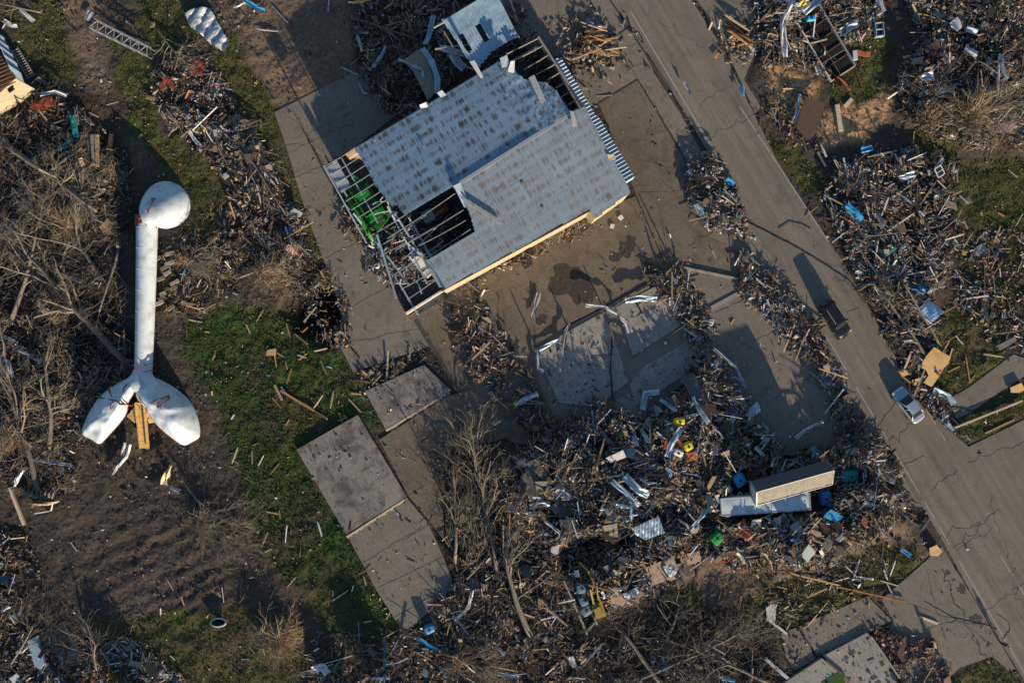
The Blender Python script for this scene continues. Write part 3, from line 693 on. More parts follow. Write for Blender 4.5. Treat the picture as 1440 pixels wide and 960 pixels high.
def twig_carpet(label, poly, dens, L=(.6, 2.2), bias=None, h=.8, c=(.195, .168, .128), spread=.6, clump=1):
    n = int(dens*polybox(poly)); x, y = sample(poly, n, clump=clump); k = len(x); m = 6
    if not k: return
    a = (rng.uniform(0, 6.283, k) if bias is None else bias+rng.normal(0, spread, k)); ln = rng.uniform(*L, k); r_ = rng.uniform(.010, .028, k)
    # curl clusters: neighbouring twigs bend alike
    cur = (vnoise(x, y, 2.0, 33)-.5)*2+rng.normal(0, .35, k); z = surf(x, y)+pile(x, y)*rng.random(k)+rng.random(k)*h*.6; slope = rng.normal(.12, .3, k)
    P_ = np.empty((k, m, 3)); cx, cy, cz, ca_ = x.copy(), y.copy(), z.copy(), a.copy()
    for i in range(m):
        P_[:, i] = np.stack([cx, cy, np.maximum(cz, surf(cx, cy)+.03)], 1)
        cx = cx+np.cos(ca_)*ln/m; cy = cy+np.sin(ca_)*ln/m; cz = cz+slope*ln/m; ca_ = ca_+cur/m*1.6+rng.normal(0, .16, k); slope = slope-.08
    rad = r_[:, None]*np.linspace(1, .4, m)[None]
    T = np.gradient(P_, axis=1); T /= np.linalg.norm(T, axis=2)[..., None]+1e-9
    U = np.cross(T, [0, 0, 1.]); U /= np.linalg.norm(U, axis=2)[..., None]+1e-9; Wv = np.cross(T, U)
    an = np.arange(3)*2*np.pi/3
    V = P_[:, :, None]+rad[:, :, None, None]*(np.cos(an)[None, None, :, None]*U[:, :, None]+np.sin(an)[None, None, :, None]*Wv[:, :, None])
    b = (np.arange(k)*m*3)[:, None, None]; i = np.arange(m-1)[None, :, None]*3; j = np.arange(3)[None, None]
    q = np.stack([b+i+j, b+i+(j+1) % 3, b+i+3+(j+1) % 3, b+i+3+j], -1).reshape(-1, 4)
    C = np.repeat(np.array(c)*rng.uniform(.45, 1.35, (k, 1)), m*3, axis=0)
    tag(mesh_np('broken_twigs', V.reshape(-1, 3), q, None, C, M['debris']), label, 'twigs', kind='stuff')
TW = (.27, .215, .145)
twig_carpet('carpet of bare broken twigs under the fallen trees beside the tower', [(-20, 200), (120, 200), (190, 260), (192, 520), (120, 600), (110, 690), (-20, 700)], 9, (.5, 2.6), None, 1.6)
twig_carpet('dark shaded twigs below the burnt debris', [(0, 160), (90, 180), (180, 250), (180, 340), (0, 330)], 8, (.5, 2.2), None, .9, (.19, .155, .11))
twig_carpet('long parted twigs of the crown beside the concrete slabs', [(630, 620), (690, 618), (760, 680), (775, 760), (720, 800), (640, 800), (625, 720)], 14, (.9, 3.6), 1.75, 1.8, (.15, .14, .10), .4)
twig_carpet('scattered twigs on the soil around the fallen elm', [(600, 790), (760, 780), (830, 880), (840, 960), (600, 960)], 7, (.4, 1.8), None, .5)
twig_carpet('thick tangle of twigs behind the stout log', [(850, 860), (960, 850), (1090, 880), (1110, 960), (1080, 1000), (860, 1000)], 13, (.6, 2.8), None, 1.6, (.17, .15, .115))
twig_carpet('straw coloured twigs above the green grass', [(225, 330), (330, 270), (420, 350), (470, 400), (410, 420), (330, 440), (250, 440)], 8, (.4, 1.8), None, .7, (.33, .25, .15))
twig_carpet('twigs and straw in the far corner brush', [(1280, 120), (1440, 110), (1460, 210), (1300, 200)], 11, (.5, 2.4), .2, 1.2, (.25, .2, .14), .8)
twig_carpet('thin fallen twigs among the roadside debris', [(1200, 380), (1280, 380), (1320, 460), (1290, 530), (1250, 500)], 8, (.5, 2.4), -1.0, 1.0, (.27, .22, .16), .4)
twig_carpet('scattered twigs over the churned field edge', [(230, 640), (360, 640), (400, 780), (330, 800), (260, 760)], 3, (.5, 2.2), -.9, .4, (.25, .19, .13), .5)
twig_carpet('twigs and splinters along the long stripped log beside the chip pile', [(300, 130), (330, 140), (440, 300), (470, 400), (440, 420), (390, 320)], 6, (.5, 2.0), -1.0, .5, (.30, .25, .18), .5)
twig_carpet('twigs mixed in the dark debris behind the building', [(500, 0), (640, 0), (620, 70), (560, 130), (510, 90)], 6, (.6, 2.6), .4, .8, (.24, .21, .16), .6)
twig_carpet('twigs and weeds on the bank below the trailers', [(1010, 780), (1240, 750), (1290, 790), (1230, 840), (1110, 890), (1020, 880)], 4, (.4, 1.6), None, .3, (.30, .23, .13))
twig_carpet('twigs strewn across the mud at the bottom of the yard', [(400, 900), (600, 890), (700, 960), (600, 1000), (400, 1000)], 5, (.4, 2.2), None, .4, (.25, .20, .14))
twig_carpet('twigs strewn in the muddy corner by the metal trough', [(-20, 760), (60, 800), (240, 900), (240, 1000), (-20, 1000)], 4, (.4, 2.2), None, .4, (.22, .18, .13))
# thin litter everywhere
mb = MB()
n = 24000
x = rng.uniform(-66, 66, n); y = rng.uniform(-44, 44, n); px, py = PX(x, y)
road = inpoly(px, py, ROAD) | inpoly(px, py, BUILD)
pv = np.zeros(n, bool)
for p in flatpolys: pv |= inpoly(px, py, p)
m = ~road & ((fbm(x, y, 5, 15) > .47) | (rng.random(n) < .25)) & ~(pv & (rng.random(n) < .55))
rubble_bits(mb, x[m], y[m], .03, MIX_HOME, .18, .55)
n = 1400; x = rng.uniform(-66, 66, n); y = rng.uniform(-44, 44, n); px, py = PX(x, y); m = inpoly(px, py, ROAD)
rubble_bits(mb, x[m], y[m], .01, MIX_DARK, .1, .45)
tag(mb.build('litter', M['debris']), 'tiny scraps of wood and plastic strewn over the whole site', 'litter', kind='stuff')
# stones and clods in the dark field give it its grain
mb = MB(); n = 26000
x = rng.uniform(-66, 66, n); y = rng.uniform(-44, 44, n); px, py = PX(x, y); pv = np.zeros(n, bool)
for p in flatpolys: pv |= inpoly(px, py, p)
m = ~pv & (fbm(x, y, 2, 19) > .46); x = x[m]; y = y[m]; k = len(x)
s = rng.uniform(.04, .2, k); c = np.array((.065, .05, .038))*rng.uniform(.5, 1.6, (k, 1))
mb.boxes(np.stack([x, y, surf(x, y)+.01], 1), np.stack([s, s*.8, s*.6], 1), rot_batch(rng.uniform(0, 6, k), rng.normal(0, .5, k), rng.normal(0, .5, k)), c, skew=.4)
tag(mb.build('dirt_clods', M['debris']), 'dark clods of soil covering the churned open ground', 'soil', kind='stuff')
#@@PART2

# ------------------------------------------------------------------ labels by clock bearing from a landmark
LAND = [('the silver sedan', 1273, 569), ('the black car', 1170, 449), ('the white trailer', 1076, 709), ('the tarp sided trailer', 1112, 680), ('the square stained slab', 495, 667),
        ('the blue drum', 605, 879), ('the split water tank', 193, 580), ('the tower base bell', 232, 290), ('the pit', 440, 430), ('the black floored shell', 1155, 65),
        ('the brown panel', 1140, 166), ('the plywood sheet', 1312, 517), ('the crushed pickup', 1303, 440), ('the walking person', 1410, 905), ('the green machine', 520, 290),
        ('the lattice truss', 175, 60), ('the lone concrete slab', 88, 903), ('the dry bush', 392, 895), ('the corrugated blue sheet', 905, 737), ('the teal container', 1190, 665),
        ('the building east corner', 888, 268), ('the building south corner', 572, 442), ('the cream house', 10, 110), ('the crumpled silver sheet', 297, 45), ('the bent white flashing', 878, 450),
        ('the white tower stem', 204, 420), ('the sand patch', 1205, 175), ('the brick rubble', 1290, 925), ('the yellow machine', 835, 835), ('the uprooted stump', 60, 690), ('the torn shed roof', 680, 45),
        ('the lumber stack', 838, 64), ('the gravel path', 1385, 535), ('the muddy scoop', 310, 870), ('the far corner rags', 1370, 90), ('the scorched lawn', 1405, 380), ('the roadside burnt heap', 1010, 270)]
CLOCK = ['twelve', 'one', 'two', 'three', 'four', 'five', 'six', 'seven', 'eight', 'nine', 'ten', 'eleven']
NUM = ['under one', 'one', 'two', 'three', 'four', 'five', 'six', 'seven', 'eight', 'nine', 'ten', 'eleven', 'twelve', 'thirteen', 'fourteen', 'fifteen', 'sixteen', 'seventeen', 'eighteen', 'nineteen', 'twenty']
_used = set()
def autolabel(kind, x, y):
    px, py = PX(x, y)
    for nm, lx, ly in sorted(LAND, key=lambda l: math.hypot(l[1]-px, l[2]-py))[:6]:
        d = math.hypot(lx-px, ly-py)*S
        h = int(round(math.degrees(math.atan2(px-lx, ly-py))/30)) % 12
        k = int(round(d)); k = NUM[k] if k < len(NUM) else 'over twenty'
        s = f"{kind} {k} metres from {nm} toward its {CLOCK[h]} o'clock"
        if s not in _used: break
    _used.add(s); return s

# ------------------------------------------------------------------ water tower lying on the ground
wt = empty('water_tower', P(204, 420))
tag(wt, 'toppled white water tower with its tank split open on the mud', 'water tower')
def rel(mb, o0):
    for i in range(len(mb.V)): mb.V[i] = mb.V[i]-np.array(o0)
    return mb
o0 = wt.location
# stem
mb = MB(); a = P(207, 307, 1.7); b = P(201.5, 530, 1.35); n = 26; t = np.linspace(0, 1, n)[:, None]
pts = np.array(a)*(1-t)+np.array(b)*t; pts[:, 0] += .05*np.sin(t[:, 0]*3)
mb.tube(pts, np.linspace(1.22, 1.0, n), 32, cap=False)
rel(mb, o0).build('stem', M['white_paint'], wt, True)
for k in np.linspace(.06, .98, 8):
    mb = MB()
    p = np.array(a)*(1-k)+np.array(b)*k; r = 1.22*(1-k)+1.0*k+.006; th = np.linspace(0, 2*np.pi, 33)
    mb.tube(np.stack([p[0]+r*np.cos(th), np.full(33, p[1]), p[2]+r*np.sin(th)], 1), .014, 4, cap=False); rel(mb, o0).build('weld_seam', M['white_paint'], wt)
# bell / cone base
ap = np.array(P(209, 303, 3.3)); rc = np.array(P(233, 288, .35)); G = []
th = np.linspace(0, 2*np.pi, 60, endpoint=False)
for t, k in zip(np.linspace(0, 1, 16), range(16)):
    c_ = ap*(1-t)+rc*t; r_ = 1.0+(2.98-1.0)*t**.92; c_ = c_+np.array([0, 0, .35*math.sin(math.pi*t)])
    G.append(np.stack([c_[0]+r_*np.cos(th), c_[1]+r_*np.sin(th), c_[2]+0*th], 1))
G.append(G[-1]-[0, 0, .4]); G.insert(0, np.tile(ap+[0, 0, .02], (60, 1)))
mb = MB().grid(np.array(G), close=True); bell = rel(mb, o0).build('base_bell', M['white_paint'], wt, True)
mb = MB()
def torn_ring(c, r, n, y, seed, hh=.5):
    g = np.random.default_rng(seed)
    th = np.linspace(-.1, np.pi+.1, n)
    o = []
    for k in range(n):
        e = g.uniform(.1, hh)*1.2
        o.append([(c[0]+r*math.cos(th[k]), y+.25, c[2]+r*math.sin(th[k])), (c[0]+r*1.04*math.cos(th[k]), y-e, c[2]+r*1.04*math.sin(th[k])+.02)])
    return np.array(o).transpose(1, 0, 2)
mb.grid(torn_ring(a, 1.32, 22, a.y+.05, 3, 1.5))
for k in range(13):
    q = np.array([P(196+rng.uniform(0, 24), 303+rng.uniform(-3, 6), 2.9)]); mb.box(q[0]+np.array([0, -.2, .25]), (.75, .22, .16), Matrix.Rotation(rng.uniform(0, 3), 3, 'Z'))
rel(mb, o0).build('torn_base_ring', M['rust'], wt)
# hatch mark on the bell (small ladder cage)
mb = MB()
cage = [(208, 300, 3.9), (211, 293, 4.6), (215, 284, 5.1), (213, 279, 5.1), (219, 279, 5.2), (215, 284, 5.1)]
def bellz(px, py):
    best = 0
    c = np.array(G).reshape(-1, 3); q = np.array([P(px, py, 4.3)[0], P(px, py, 4.3)[1]])
    dd = np.hypot(c[:, 0]-q[0], c[:, 1]-q[1]); i = np.argsort(dd)[:3]
    return c[i, 2].max()
pp = [P(x, y, bellz(x, y)+.06) for x, y, z in cage]
mb.tube(pp, .075, 5)
rel(mb, o0).build('ladder_remnant', M['rust'], wt)

def lobe(outline, rimz, Hc, cx, cy, nm):
    """half dome of torn tank plate: outline pixels, rim height per point, crest height at centre"""
    outline = [(201+(x-201)*1.06, y) for x, y in outline]
    n = len(outline); m = 110
    o = np.array([P(x, y, 1.2)[:2] for x, y in outline]); rz = np.array(rimz, float)
    # resample closed outline smoothly
    for _ in range(2):   # round the outline off
        q = np.empty((len(o)*2, 2)); q[0::2] = o*.8+np.roll(o, -1, 0)*.2; q[1::2] = o*.2+np.roll(o, -1, 0)*.8
        z = np.empty(len(rz)*2); z[0::2] = rz*.8+np.roll(rz, -1)*.2; z[1::2] = rz*.2+np.roll(rz, -1)*.8; o = q; rz = z
    d = np.r_[0, np.cumsum(np.hypot(*(np.roll(o, -1, 0)-o).T))]; s = np.linspace(0, d[-1], m, endpoint=False)
    oc = np.vstack([o, o[:1]]); rc = np.r_[rz, rz[0]]
    X = np.interp(s, d, oc[:, 0]); Y = np.interp(s, d, oc[:, 1]); Zr = np.interp(s, d, rc)
    c = P(cx, cy, Hc); T = np.sin(np.linspace(0, 1, 34)*np.pi/2)
    rows = []
    for t in T:
        prof = max(0.0, 1-t*t)**.82
        xx = c.x+(X-c.x)*t; yy = c.y+(Y-c.y)*t
        rows.append(np.stack([xx, yy, Zr+(Hc-Zr)*prof+(fbm(xx, yy, 2.2, 201, 3)-.5)*.9*(1-t**6)-.18*np.abs(np.sin(xx*1.1+yy*.7))*(1-t)], 1))
    return np.array(rows)
L1 = [(199, 527), (184, 529), (160, 540), (137, 557), (122, 582), (111, 612), (128, 618), (143, 626), (157, 612), (172, 596), (184, 580), (187, 562), (192, 556), (197, 545)]
R1 = [(205, 526), (222, 533), (244, 549), (260, 566), (270, 592), (273, 616), (264, 622), (254, 628), (238, 614), (222, 597), (212, 580), (203, 566), (197, 556), (197, 545)]
GL = lobe(L1, [1.6, .9, .3, .1, .1, .2, .6, 1.1, 1.5, 1.7, 1.9, 2.0, 2.1, 2.1], 3.9, 161, 576, 'l')
GR = lobe(R1, [1.6, .9, .3, .1, .1, .2, .5, .9, 1.3, 1.6, 1.9, 2.0, 2.1, 2.1], 3.8, 231, 578, 'r')
def lobe_z(px, py):
    best = None
    for Gx in (GL, GR):
        c = Gx.reshape(-1, 3); q = P(px, py, 2.4); dd = np.hypot(c[:, 0]-q.x, c[:, 1]-q.y); i = dd.argmin()
        if best is None or dd[i] < best[0]: best = (dd[i], c[i, 2])
    return best[1]
for Gx, lb in ((GL, 'torn shell half with a bright sunlit face'), (GR, 'torn shell half with faint ring stains')):
    mb = MB().grid(Gx, close=True)
    inner = Gx.copy(); inner[:, :, 2] -= .05
    o = rel(mb, o0).build('tank_shell', M['white_paint'], wt, True); o['label'] = lb
    ring = np.vstack([Gx[-1], Gx[-1][:1]])
    k = len(ring); sel = ring[int(k*.42):]
    rr = rel(MB().tube(sel, .07, 5), o0).build('rusty_edge', M['rust'], o)
# neck joining lobes to stem
mb = MB(); th = np.linspace(0, np.pi, 18); rows = []
for (y_, r_, z_, sx) in ((519, 1.0, 1.35, 1), (526, 1.06, 1.4, 1.25), (534, 1.5, 1.6, 1.9), (542, 1.9, 1.7, 2.5), (550, 1.9, 1.5, 2.7)):
    c = P(201, y_, 1.3); rows.append(np.stack([c.x+sx*np.cos(th), np.full(18, c.y), z_+1.02*np.sin(th)], 1))
rel(mb.grid(np.array(rows)), o0).build('tank_neck', M['white_paint'], wt, True)
mb = MB()
for ln in [[(132, 557), (158, 562), (180, 569)], [(150, 545), (160, 560), (168, 568), (185, 570)], [(155, 576), (160, 563)], [(205, 575), (222, 562), (240, 556), (248, 546)], [(222, 573), (233, 566), (246, 548)],
           [(195, 555), (200, 566), (210, 575)], [(236, 558), (256, 556)], [(188, 534), (194, 536)], [(205, 560), (199, 562)], [(178, 540), (172, 552)], [(241, 549), (246, 547)], [(212, 571), (206, 579)]]:
    pts = []
    for i in range(len(ln)-1):
        for t in np.linspace(0, 1, 5, endpoint=i == len(ln)-2):
            x = ln[i][0]*(1-t)+ln[i+1][0]*t+rng.normal()*.7; y = ln[i][1]*(1-t)+ln[i+1][1]*t+rng.normal()*.7
            pts.append(P(x, y, lobe_z(x, y)+.07))
    mb.tube(pts, .055+rng.random(len(pts))*.07, 5)
rel(mb, o0).build('rusty_seam_tears', M['rust'], wt)
mb = MB()
for y in (512, 521):
    c = P(202, y, 1.4); th = np.linspace(0, 2*np.pi, 25); mb.tube(np.stack([c.x+1.25*np.cos(th), c.y+.1*np.sin(th*5), c.z+1.25*np.sin(th)], 1), .05, 5, cap=False)
rel(mb, o0).build('railing_ring', M['rust'], wt)
# inner riser channel in tan primer
mb = MB(); a_ = P(198, 566, 1.9); b_ = P(204, 630, .7)
mb.bar(a_, b_, 1.0, .06); d = (b_-a_).normalized(); sd_ = Vector((-d.y, d.x, 0)).normalized()
mb.bar(a_-sd_*.55+Vector((0, 0, .2)), b_-sd_*.45+Vector((0, 0, .2)), .08, .45); mb.bar(a_+sd_*.55+Vector((0, 0, .25)), b_+sd_*.5+Vector((0, 0, .2)), .1, .5)
mb.bar(P(206, 575, 1.2), P(215, 594, .4), .9, .08); mb.bar(P(184, 590, 1.4), P(198, 572, 1.6), 1.3, .06)
rel(mb, o0).build('inner_riser', M['primer'], wt)
# torn grey plate below
def ribbon(path, width, wave=.15, nseg=14, corr=0, seed=0, twist=.0):
    """bent sheet-metal strip following path of 3d points"""
    g = np.random.default_rng(seed)
    path = np.array(path, float); d = np.r_[0, np.cumsum(np.linalg.norm(np.diff(path, axis=0), axis=1))]
    s = np.linspace(0, d[-1], nseg); C = np.stack([np.interp(s, d, path[:, k]) for k in range(3)], 1)
    T = np.gradient(C, axis=0); T[:, 2] = 0; T /= np.linalg.norm(T, axis=1)[:, None]+1e-9
    N = np.stack([-T[:, 1], T[:, 0], 0*T[:, 0]], 1)
    m = 7; rows = []
    wd = .8*np.broadcast_to(np.asarray(width, float), (2,)) if np.ndim(width) else np.array([width, width])*.8
    ph = g.uniform(0, 6, 4)
    for j in range(m):
        f = j/(m-1)-.5; ww = np.linspace(wd[0], wd[1], nseg)
        an = twist*np.sin(s*1.3+ph[0]); z = wave*(np.sin(s*2.1+ph[1]+f*2)*.5+.5)+wave*.6*np.sin(f*9+ph[2]+s*.8)+f*ww*np.sin(an)
        if corr: z = z+corr*(j % 2)
        rows.append(C+N*(f*ww*np.cos(an))[:, None]+np.stack([0*z, 0*z, np.abs(z)+.03], 1))
    Gm = np.array(rows)
    mb = MB().grid(Gm); Gb = Gm.copy(); Gb[:, :, 2] -= .015
    mb.grid(Gb[::-1])
    return mb
def strip(px, width, mat, name, label, cat, z=.1, wave=.15, seed=0, group=None, corr=0, twist=.3, zs=None):
    pts = [GP(x, y, (zs[i] if zs else z)) for i, (x, y) in enumerate(px)]
    o0 = Vector(pts[0])
    mb = ribbon(pts, width, wave, max(10, int(len(px)*6)), corr, seed, twist)
    rel(mb, o0); o = mb.build(name, M[mat], smooth=False); o.location = o0
    if label is None: label = autolabel(group[1], o0.x, o0.y); group = group[0]
    tag(o, label, cat, group); return o
strip([(183, 622), (178, 640), (168, 655), (159, 668)], (1.5, .25), 'steel', 'torn_plate', 'curled grey tank plate pointing away from the tan riser', 'metal plate', .3, .3, 3)

# ------------------------------------------------------------------ the metal roofed building
W0 = P(455, 233, 5.0); N0 = P(757, 52, 5.0)
ang = math.atan2(N0.y-W0.y, N0.x-W0.x)
bd = empty('machinery_building', (W0.x, W0.y, 0), ang)
tag(bd, 'large machinery building with rust streaked metal roof torn open at its west end', 'building')
ca, sa = math.cos(-ang), math.sin(-ang)
def LB(px, py, z=5.0):
    p = P(px, py, z); x, y = p.x-W0.x, p.y-W0.y
    return (x*ca-y*sa, x*sa+y*ca, z)
def loc2(px, py, z): return LB(px, py, z)[:2]
vr = LB(640, 262)[1]; LEN = LB(757, 52)[0]; WID = -LB(575, 443)[1]
RIDGE_Z, EAVE_Z = 5.9, 5.0
def zroof(v): return RIDGE_Z-abs(v-vr)/abs(vr)*(RIDGE_Z-EAVE_Z)
def corr_sheet(name, poly, zf, mat, parent, pitch=.32, hgt=.035, du=.107, dv=.22, colf=None, holes=(), along='v', warp=None, thick=False):
    p = np.array(poly); u0, v0 = p.min(0); u1, v1 = p.max(0)
    us = np.arange(u0, u1+du, du); vs = np.arange(v0, v1+dv, dv)
    U, V = np.meshgrid(us, vs, indexing='ij')
    cu = (U[:-1, :-1]+du/2); cv = (V[:-1, :-1]+dv/2)
    keep = inpoly(cu, cv, poly)
    for h in holes: keep &= ~inpoly(cu, cv, h)
    Z = zf(U, V)
    rib = (((U if along == 'v' else V)/pitch) % 1.0)
    Z = Z+hgt*np.clip(1.6-np.abs(rib-.5)*6, 0, 1)
    if warp is not None: Z = Z+warp(U, V)
    b = U.shape[1]; idx = np.arange(U.size).reshape(U.shape)
    q = np.stack([idx[:-1, :-1][keep], idx[1:, :-1][keep], idx[1:, 1:][keep], idx[:-1, 1:][keep]], 1)
    C = colf(U, V).reshape(-1, 3) if colf else None
    Vv = np.stack([U, V, Z], -1).reshape(-1, 3)
    used = np.unique(q); rm = -np.ones(len(Vv), int); rm[used] = np.arange(len(used))
    return mesh_np(name, Vv[used], rm[q], None, None if C is None else C[used], mat, parent)
def rustf(base, rust, thr, seed, pu=2.4, pv=1.25, dark=.8):
    def f(U, V):
        base_ = np.array(base); C = np.empty(U.shape+(3,)); C[:] = base_
        C *= (.88+.24*fbm(U, V, 3, seed+3)[..., None])
        off = (np.floor(V/pv)*1.37) % pu
        cu = np.floor((U+off)/pu); cv = np.floor(V/pv)
        g = np.random.default_rng(seed).random((97, 97))
        cell = g[cu.astype(int) % 97, cv.astype(int) % 97]
        cell = cell*.4+.6*fbm(U, V, 6, seed+9)*1.5
        fv = (V/pv) % 1
        inside = np.clip((.5-np.abs(fv-.5)-.38*vnoise(U, np.floor(V/pv)*7.3, .22, seed+31))*6, 0, 1)
        fu = ((U+off)/pu) % 1; inside = inside*(.35+.65*np.clip((fu-.02)*12, 0, 1)*np.clip((.98-fu)*12, 0, 1))
        streak = vnoise(U*1.0, V*.10, .21, seed+5)*.7+vnoise(U, V, .4, seed+6)*.3
        w = np.clip((cell-thr)*3.2, 0, 1)*inside*np.clip((streak-.3)*2.6, 0, 1)*dark
        w = np.clip(w+np.clip(fbm(U, V*.5, 2.5, seed+21, 4)-.52, 0, 1)*.9*streak, 0, 1)
        rc = np.array(rust)*(.7+.6*vnoise(U, V, 1.7, seed+7)[..., None])
        C = C*(1-w[..., None])+rc*w[..., None]
        seam = (np.abs(fv-.0) < .06)[..., None]
        C = np.where(seam, C*.86, C)
        return C
    return f
A_poly = [loc2(x, y, 5.4) for x, y in [(497, 208), (548, 178), (600, 147), (655, 113), (700, 86), (722, 92), (727, 104), (738, 112), (752, 115), (768, 117), (783, 130), (792, 146), (802, 160), (720, 211), (640, 262), (569, 303), (562, 294), (560, 288), (552, 291), (540, 276), (528, 262), (516, 236), (506, 220)]]
corr_sheet('roof_sheet', A_poly, lambda U, V: zroof_np(V), M['roofmetal'], bd, colf=rustf((.34, .40, .44), (.10, .088, .08), .56, 5)) if False else None
def zroof_np(V): return RIDGE_Z-np.abs(V-vr)/abs(vr)*(RIDGE_Z-EAVE_Z)
ra = corr_sheet('roof_sheet', A_poly, lambda U, V: zroof_np(V)-.06, M['roofmetal'], bd, colf=rustf((.255, .37, .46), (.095, .082, .072), .02, 5, dark=.95),
                warp=lambda U, V: .04*fbm(U, V, 4, 8)+.35*np.clip((U-22.0)/3, 0, 1)*fbm(U, V, 1.5, 4)+.3*np.clip((4.5-U)/2, 0, 1)*fbm(U, V, 1.5, 6))
ra['label'] = 'shaded roof slope with dark weathering patches'
B_poly = [loc2(x, y, 5.5) for x, y in [(637, 262), (720, 210), (803, 159), (822, 152), (845, 194), (868, 234), (888, 268), (838, 306), (829, 293), (740, 343), (626, 405), (614, 385), (603, 366), (636, 345), (668, 326), (662, 305), (655, 288), (645, 274)]]
rb = corr_sheet('roof_sheet', B_poly, lambda U, V: zroof_np(V)+.03, M['roofmetal'], bd, colf=rustf((.265, .33, .375), (.15, .115, .095), .14, 15, dark=.65), warp=lambda U, V: .08*fbm(U, V, 4, 18))
rb['label'] = 'brighter roof slope with brown rust patches'
mb = MB(); e0 = loc2(637, 263, 6.1); e1 = loc2(803, 159, 6.1)
mb.bar((e0[0], e0[1], RIDGE_Z+.05), (e1[0], e1[1], RIDGE_Z+.05), .4, .14); mb.build('ridge_cap', M['galv'], bd)
# walls
mb = MB()
s0, s1, s2, s3 = loc2(622, 407, 5), loc2(829, 294, 5), loc2(838, 305, 5), loc2(886, 270, 5)
WH = EAVE_Z-.1
mb.bar((s0[0], s0[1], WH/2), (s1[0], s1[1], WH/2), .25, WH); mb.build('south_wall', M['cream'], bd)
mb = MB(); mb.bar((s2[0], s2[1]+.1, WH/2), (s3[0], s3[1]+.1, WH/2), .2, WH); mb.bar((s1[0], s1[1]+.1, WH/2), (s2[0], s2[1], WH/2), .2, WH); mb.build('projecting_wall', M['cream'], bd)
g0, g1 = loc2(620, 408, 5), loc2(829, 295, 5)
mb = MB(); mb.bar((g0[0], g0[1]-.1, WH+.08), (g1[0], g1[1]-.1, WH+.08), .18, .12); mb.build('gutter', M['dark_steel'], bd)
mb = MB(); mb.bar((0.1, 0, .35), (.1, -WID, .35), .2, .7); mb.build('low_west_wall', M['galv_blue'], bd)
mb = MB(); w0 = loc2(570, 441, 1.2); w1 = loc2(622, 408, 1.2); mb.bar((w0[0], w0[1], .45), (w1[0], w1[1], .45), .22, .9); mb.build('low_south_wall', M['white_sheet'], bd)
mb = MB(); mb.bar((2.9, -.05, 2.4), (LEN-5.5, -.05, 2.4), .15, 4.8); mb.build('north_wall', M['tanboard'], bd)
mb = MB(); mb.bar((LEN-.1, -.1, 2.2), (LEN-.1, -WID+.3, 2.2), .15, 4.4); mb.build('east_wall', M['dark_steel'], bd)
mb = MB(); mb.prism([(0, 0), (LEN, 0), (LEN, -WID), (0, -WID)], -.02, .06)
mb.build('floor', node_mat('dark_shop_floor', (.06, .062, .064), .7, nscale=.8, namp=.5), bd)  # dark blue-grey tone over the whole floor, mottled by noise
# purlins over the open bays, rafters
def frame(n, a, b, r, z, m='galv_blue', bend=0):
    k = 8; p = [np.array(a)*(1-t)+np.array(b)*t+np.array([0, 0, -bend*math.sin(t*math.pi)]) for t in np.linspace(0, 1, k)]
    mb = MB()
    for i in range(k-1): mb.bar(p[i], p[i+1], r, r*1.4)
    return mb.build(n, M[m], bd)
def westedge(v):   # where roof A starts
    return 3.0+.0*v
for i, v in enumerate(np.arange(-.1, -8.6, -1.22)):
    frame('purlin', (0.1, v, 4.9), (3.6+.25*abs(v), v, zroof_np(v)-.15), .07, 0, 'steel', .12)
for v in np.arange(-9.4, -18.5, -1.5):
    e = rng.uniform(-.8, .8); frame('purlin', (.1, v+rng.uniform(-.3, .3), 1.2+rng.uniform(0, 3)), (7.6+.3*e, v+e, 5.0+.3*e), .09, 0, 'steel', .5)
for a, b in [((545, 335), (640, 272)), ((556, 352), (652, 295)), ((590, 345), (655, 310)), ((600, 362), (662, 322))]:
    frame('purlin', (*loc2(*a, 5.2), 5.2), (*loc2(*b, 5.6), 5.6), .08, 0, 'steel', .35)
for a, b in [((497, 300), (575, 400)), ((545, 290), (600, 398)), ((555, 300), (620, 404)), ((575, 305), (612, 372)), ((530, 330), (560, 420)), ((570, 340), (640, 400))]:
    frame('rafter', (*loc2(*a, 3.6), 3.6), (*loc2(*b, 2.2), 1.8+rng.random()*2), .22, 0, 'galv_blue', rng.uniform(.1, .9))
for a, b in [((727.6, 83), (762.7, 64)), ((737, 98), (770.6, 77)), ((754, 105), (780, 90)), ((770, 112), (788, 101)), ((781, 124), (796, 114)), ((788, 137), (803, 127)), ((795, 150), (811, 139)), ((712, 76), (757, 53))]:
    frame('purlin', (*loc2(*a, 5.1), 5.0), (*loc2(*b, 5.0), 4.8), .09, 0, 'wood_grey', .05)
frame('rafter', (*loc2(757, 52, 5), 4.95), (*loc2(820, 152, 5), 5.1), .2, 0, 'wood_grey')
frame('rafter', (*loc2(455, 233, 5), 4.95), (*loc2(513, 340, 5), 4.0), .16, 0, 'galv_blue')
frame('rafter', (*loc2(480, 222, 5), 4.95), (*loc2(530, 312, 5), 4.6), .12, 0, 'galv_blue')
mb = MB(); p0 = loc2(570, 440, 4.2); p1 = loc2(622, 408, 4.8); mb.bar((p0[0], p0[1], 4.1), (p1[0], p1[1], 4.8), .14, .2); mb.build('eave_beam', M['wood_pale'], bd)
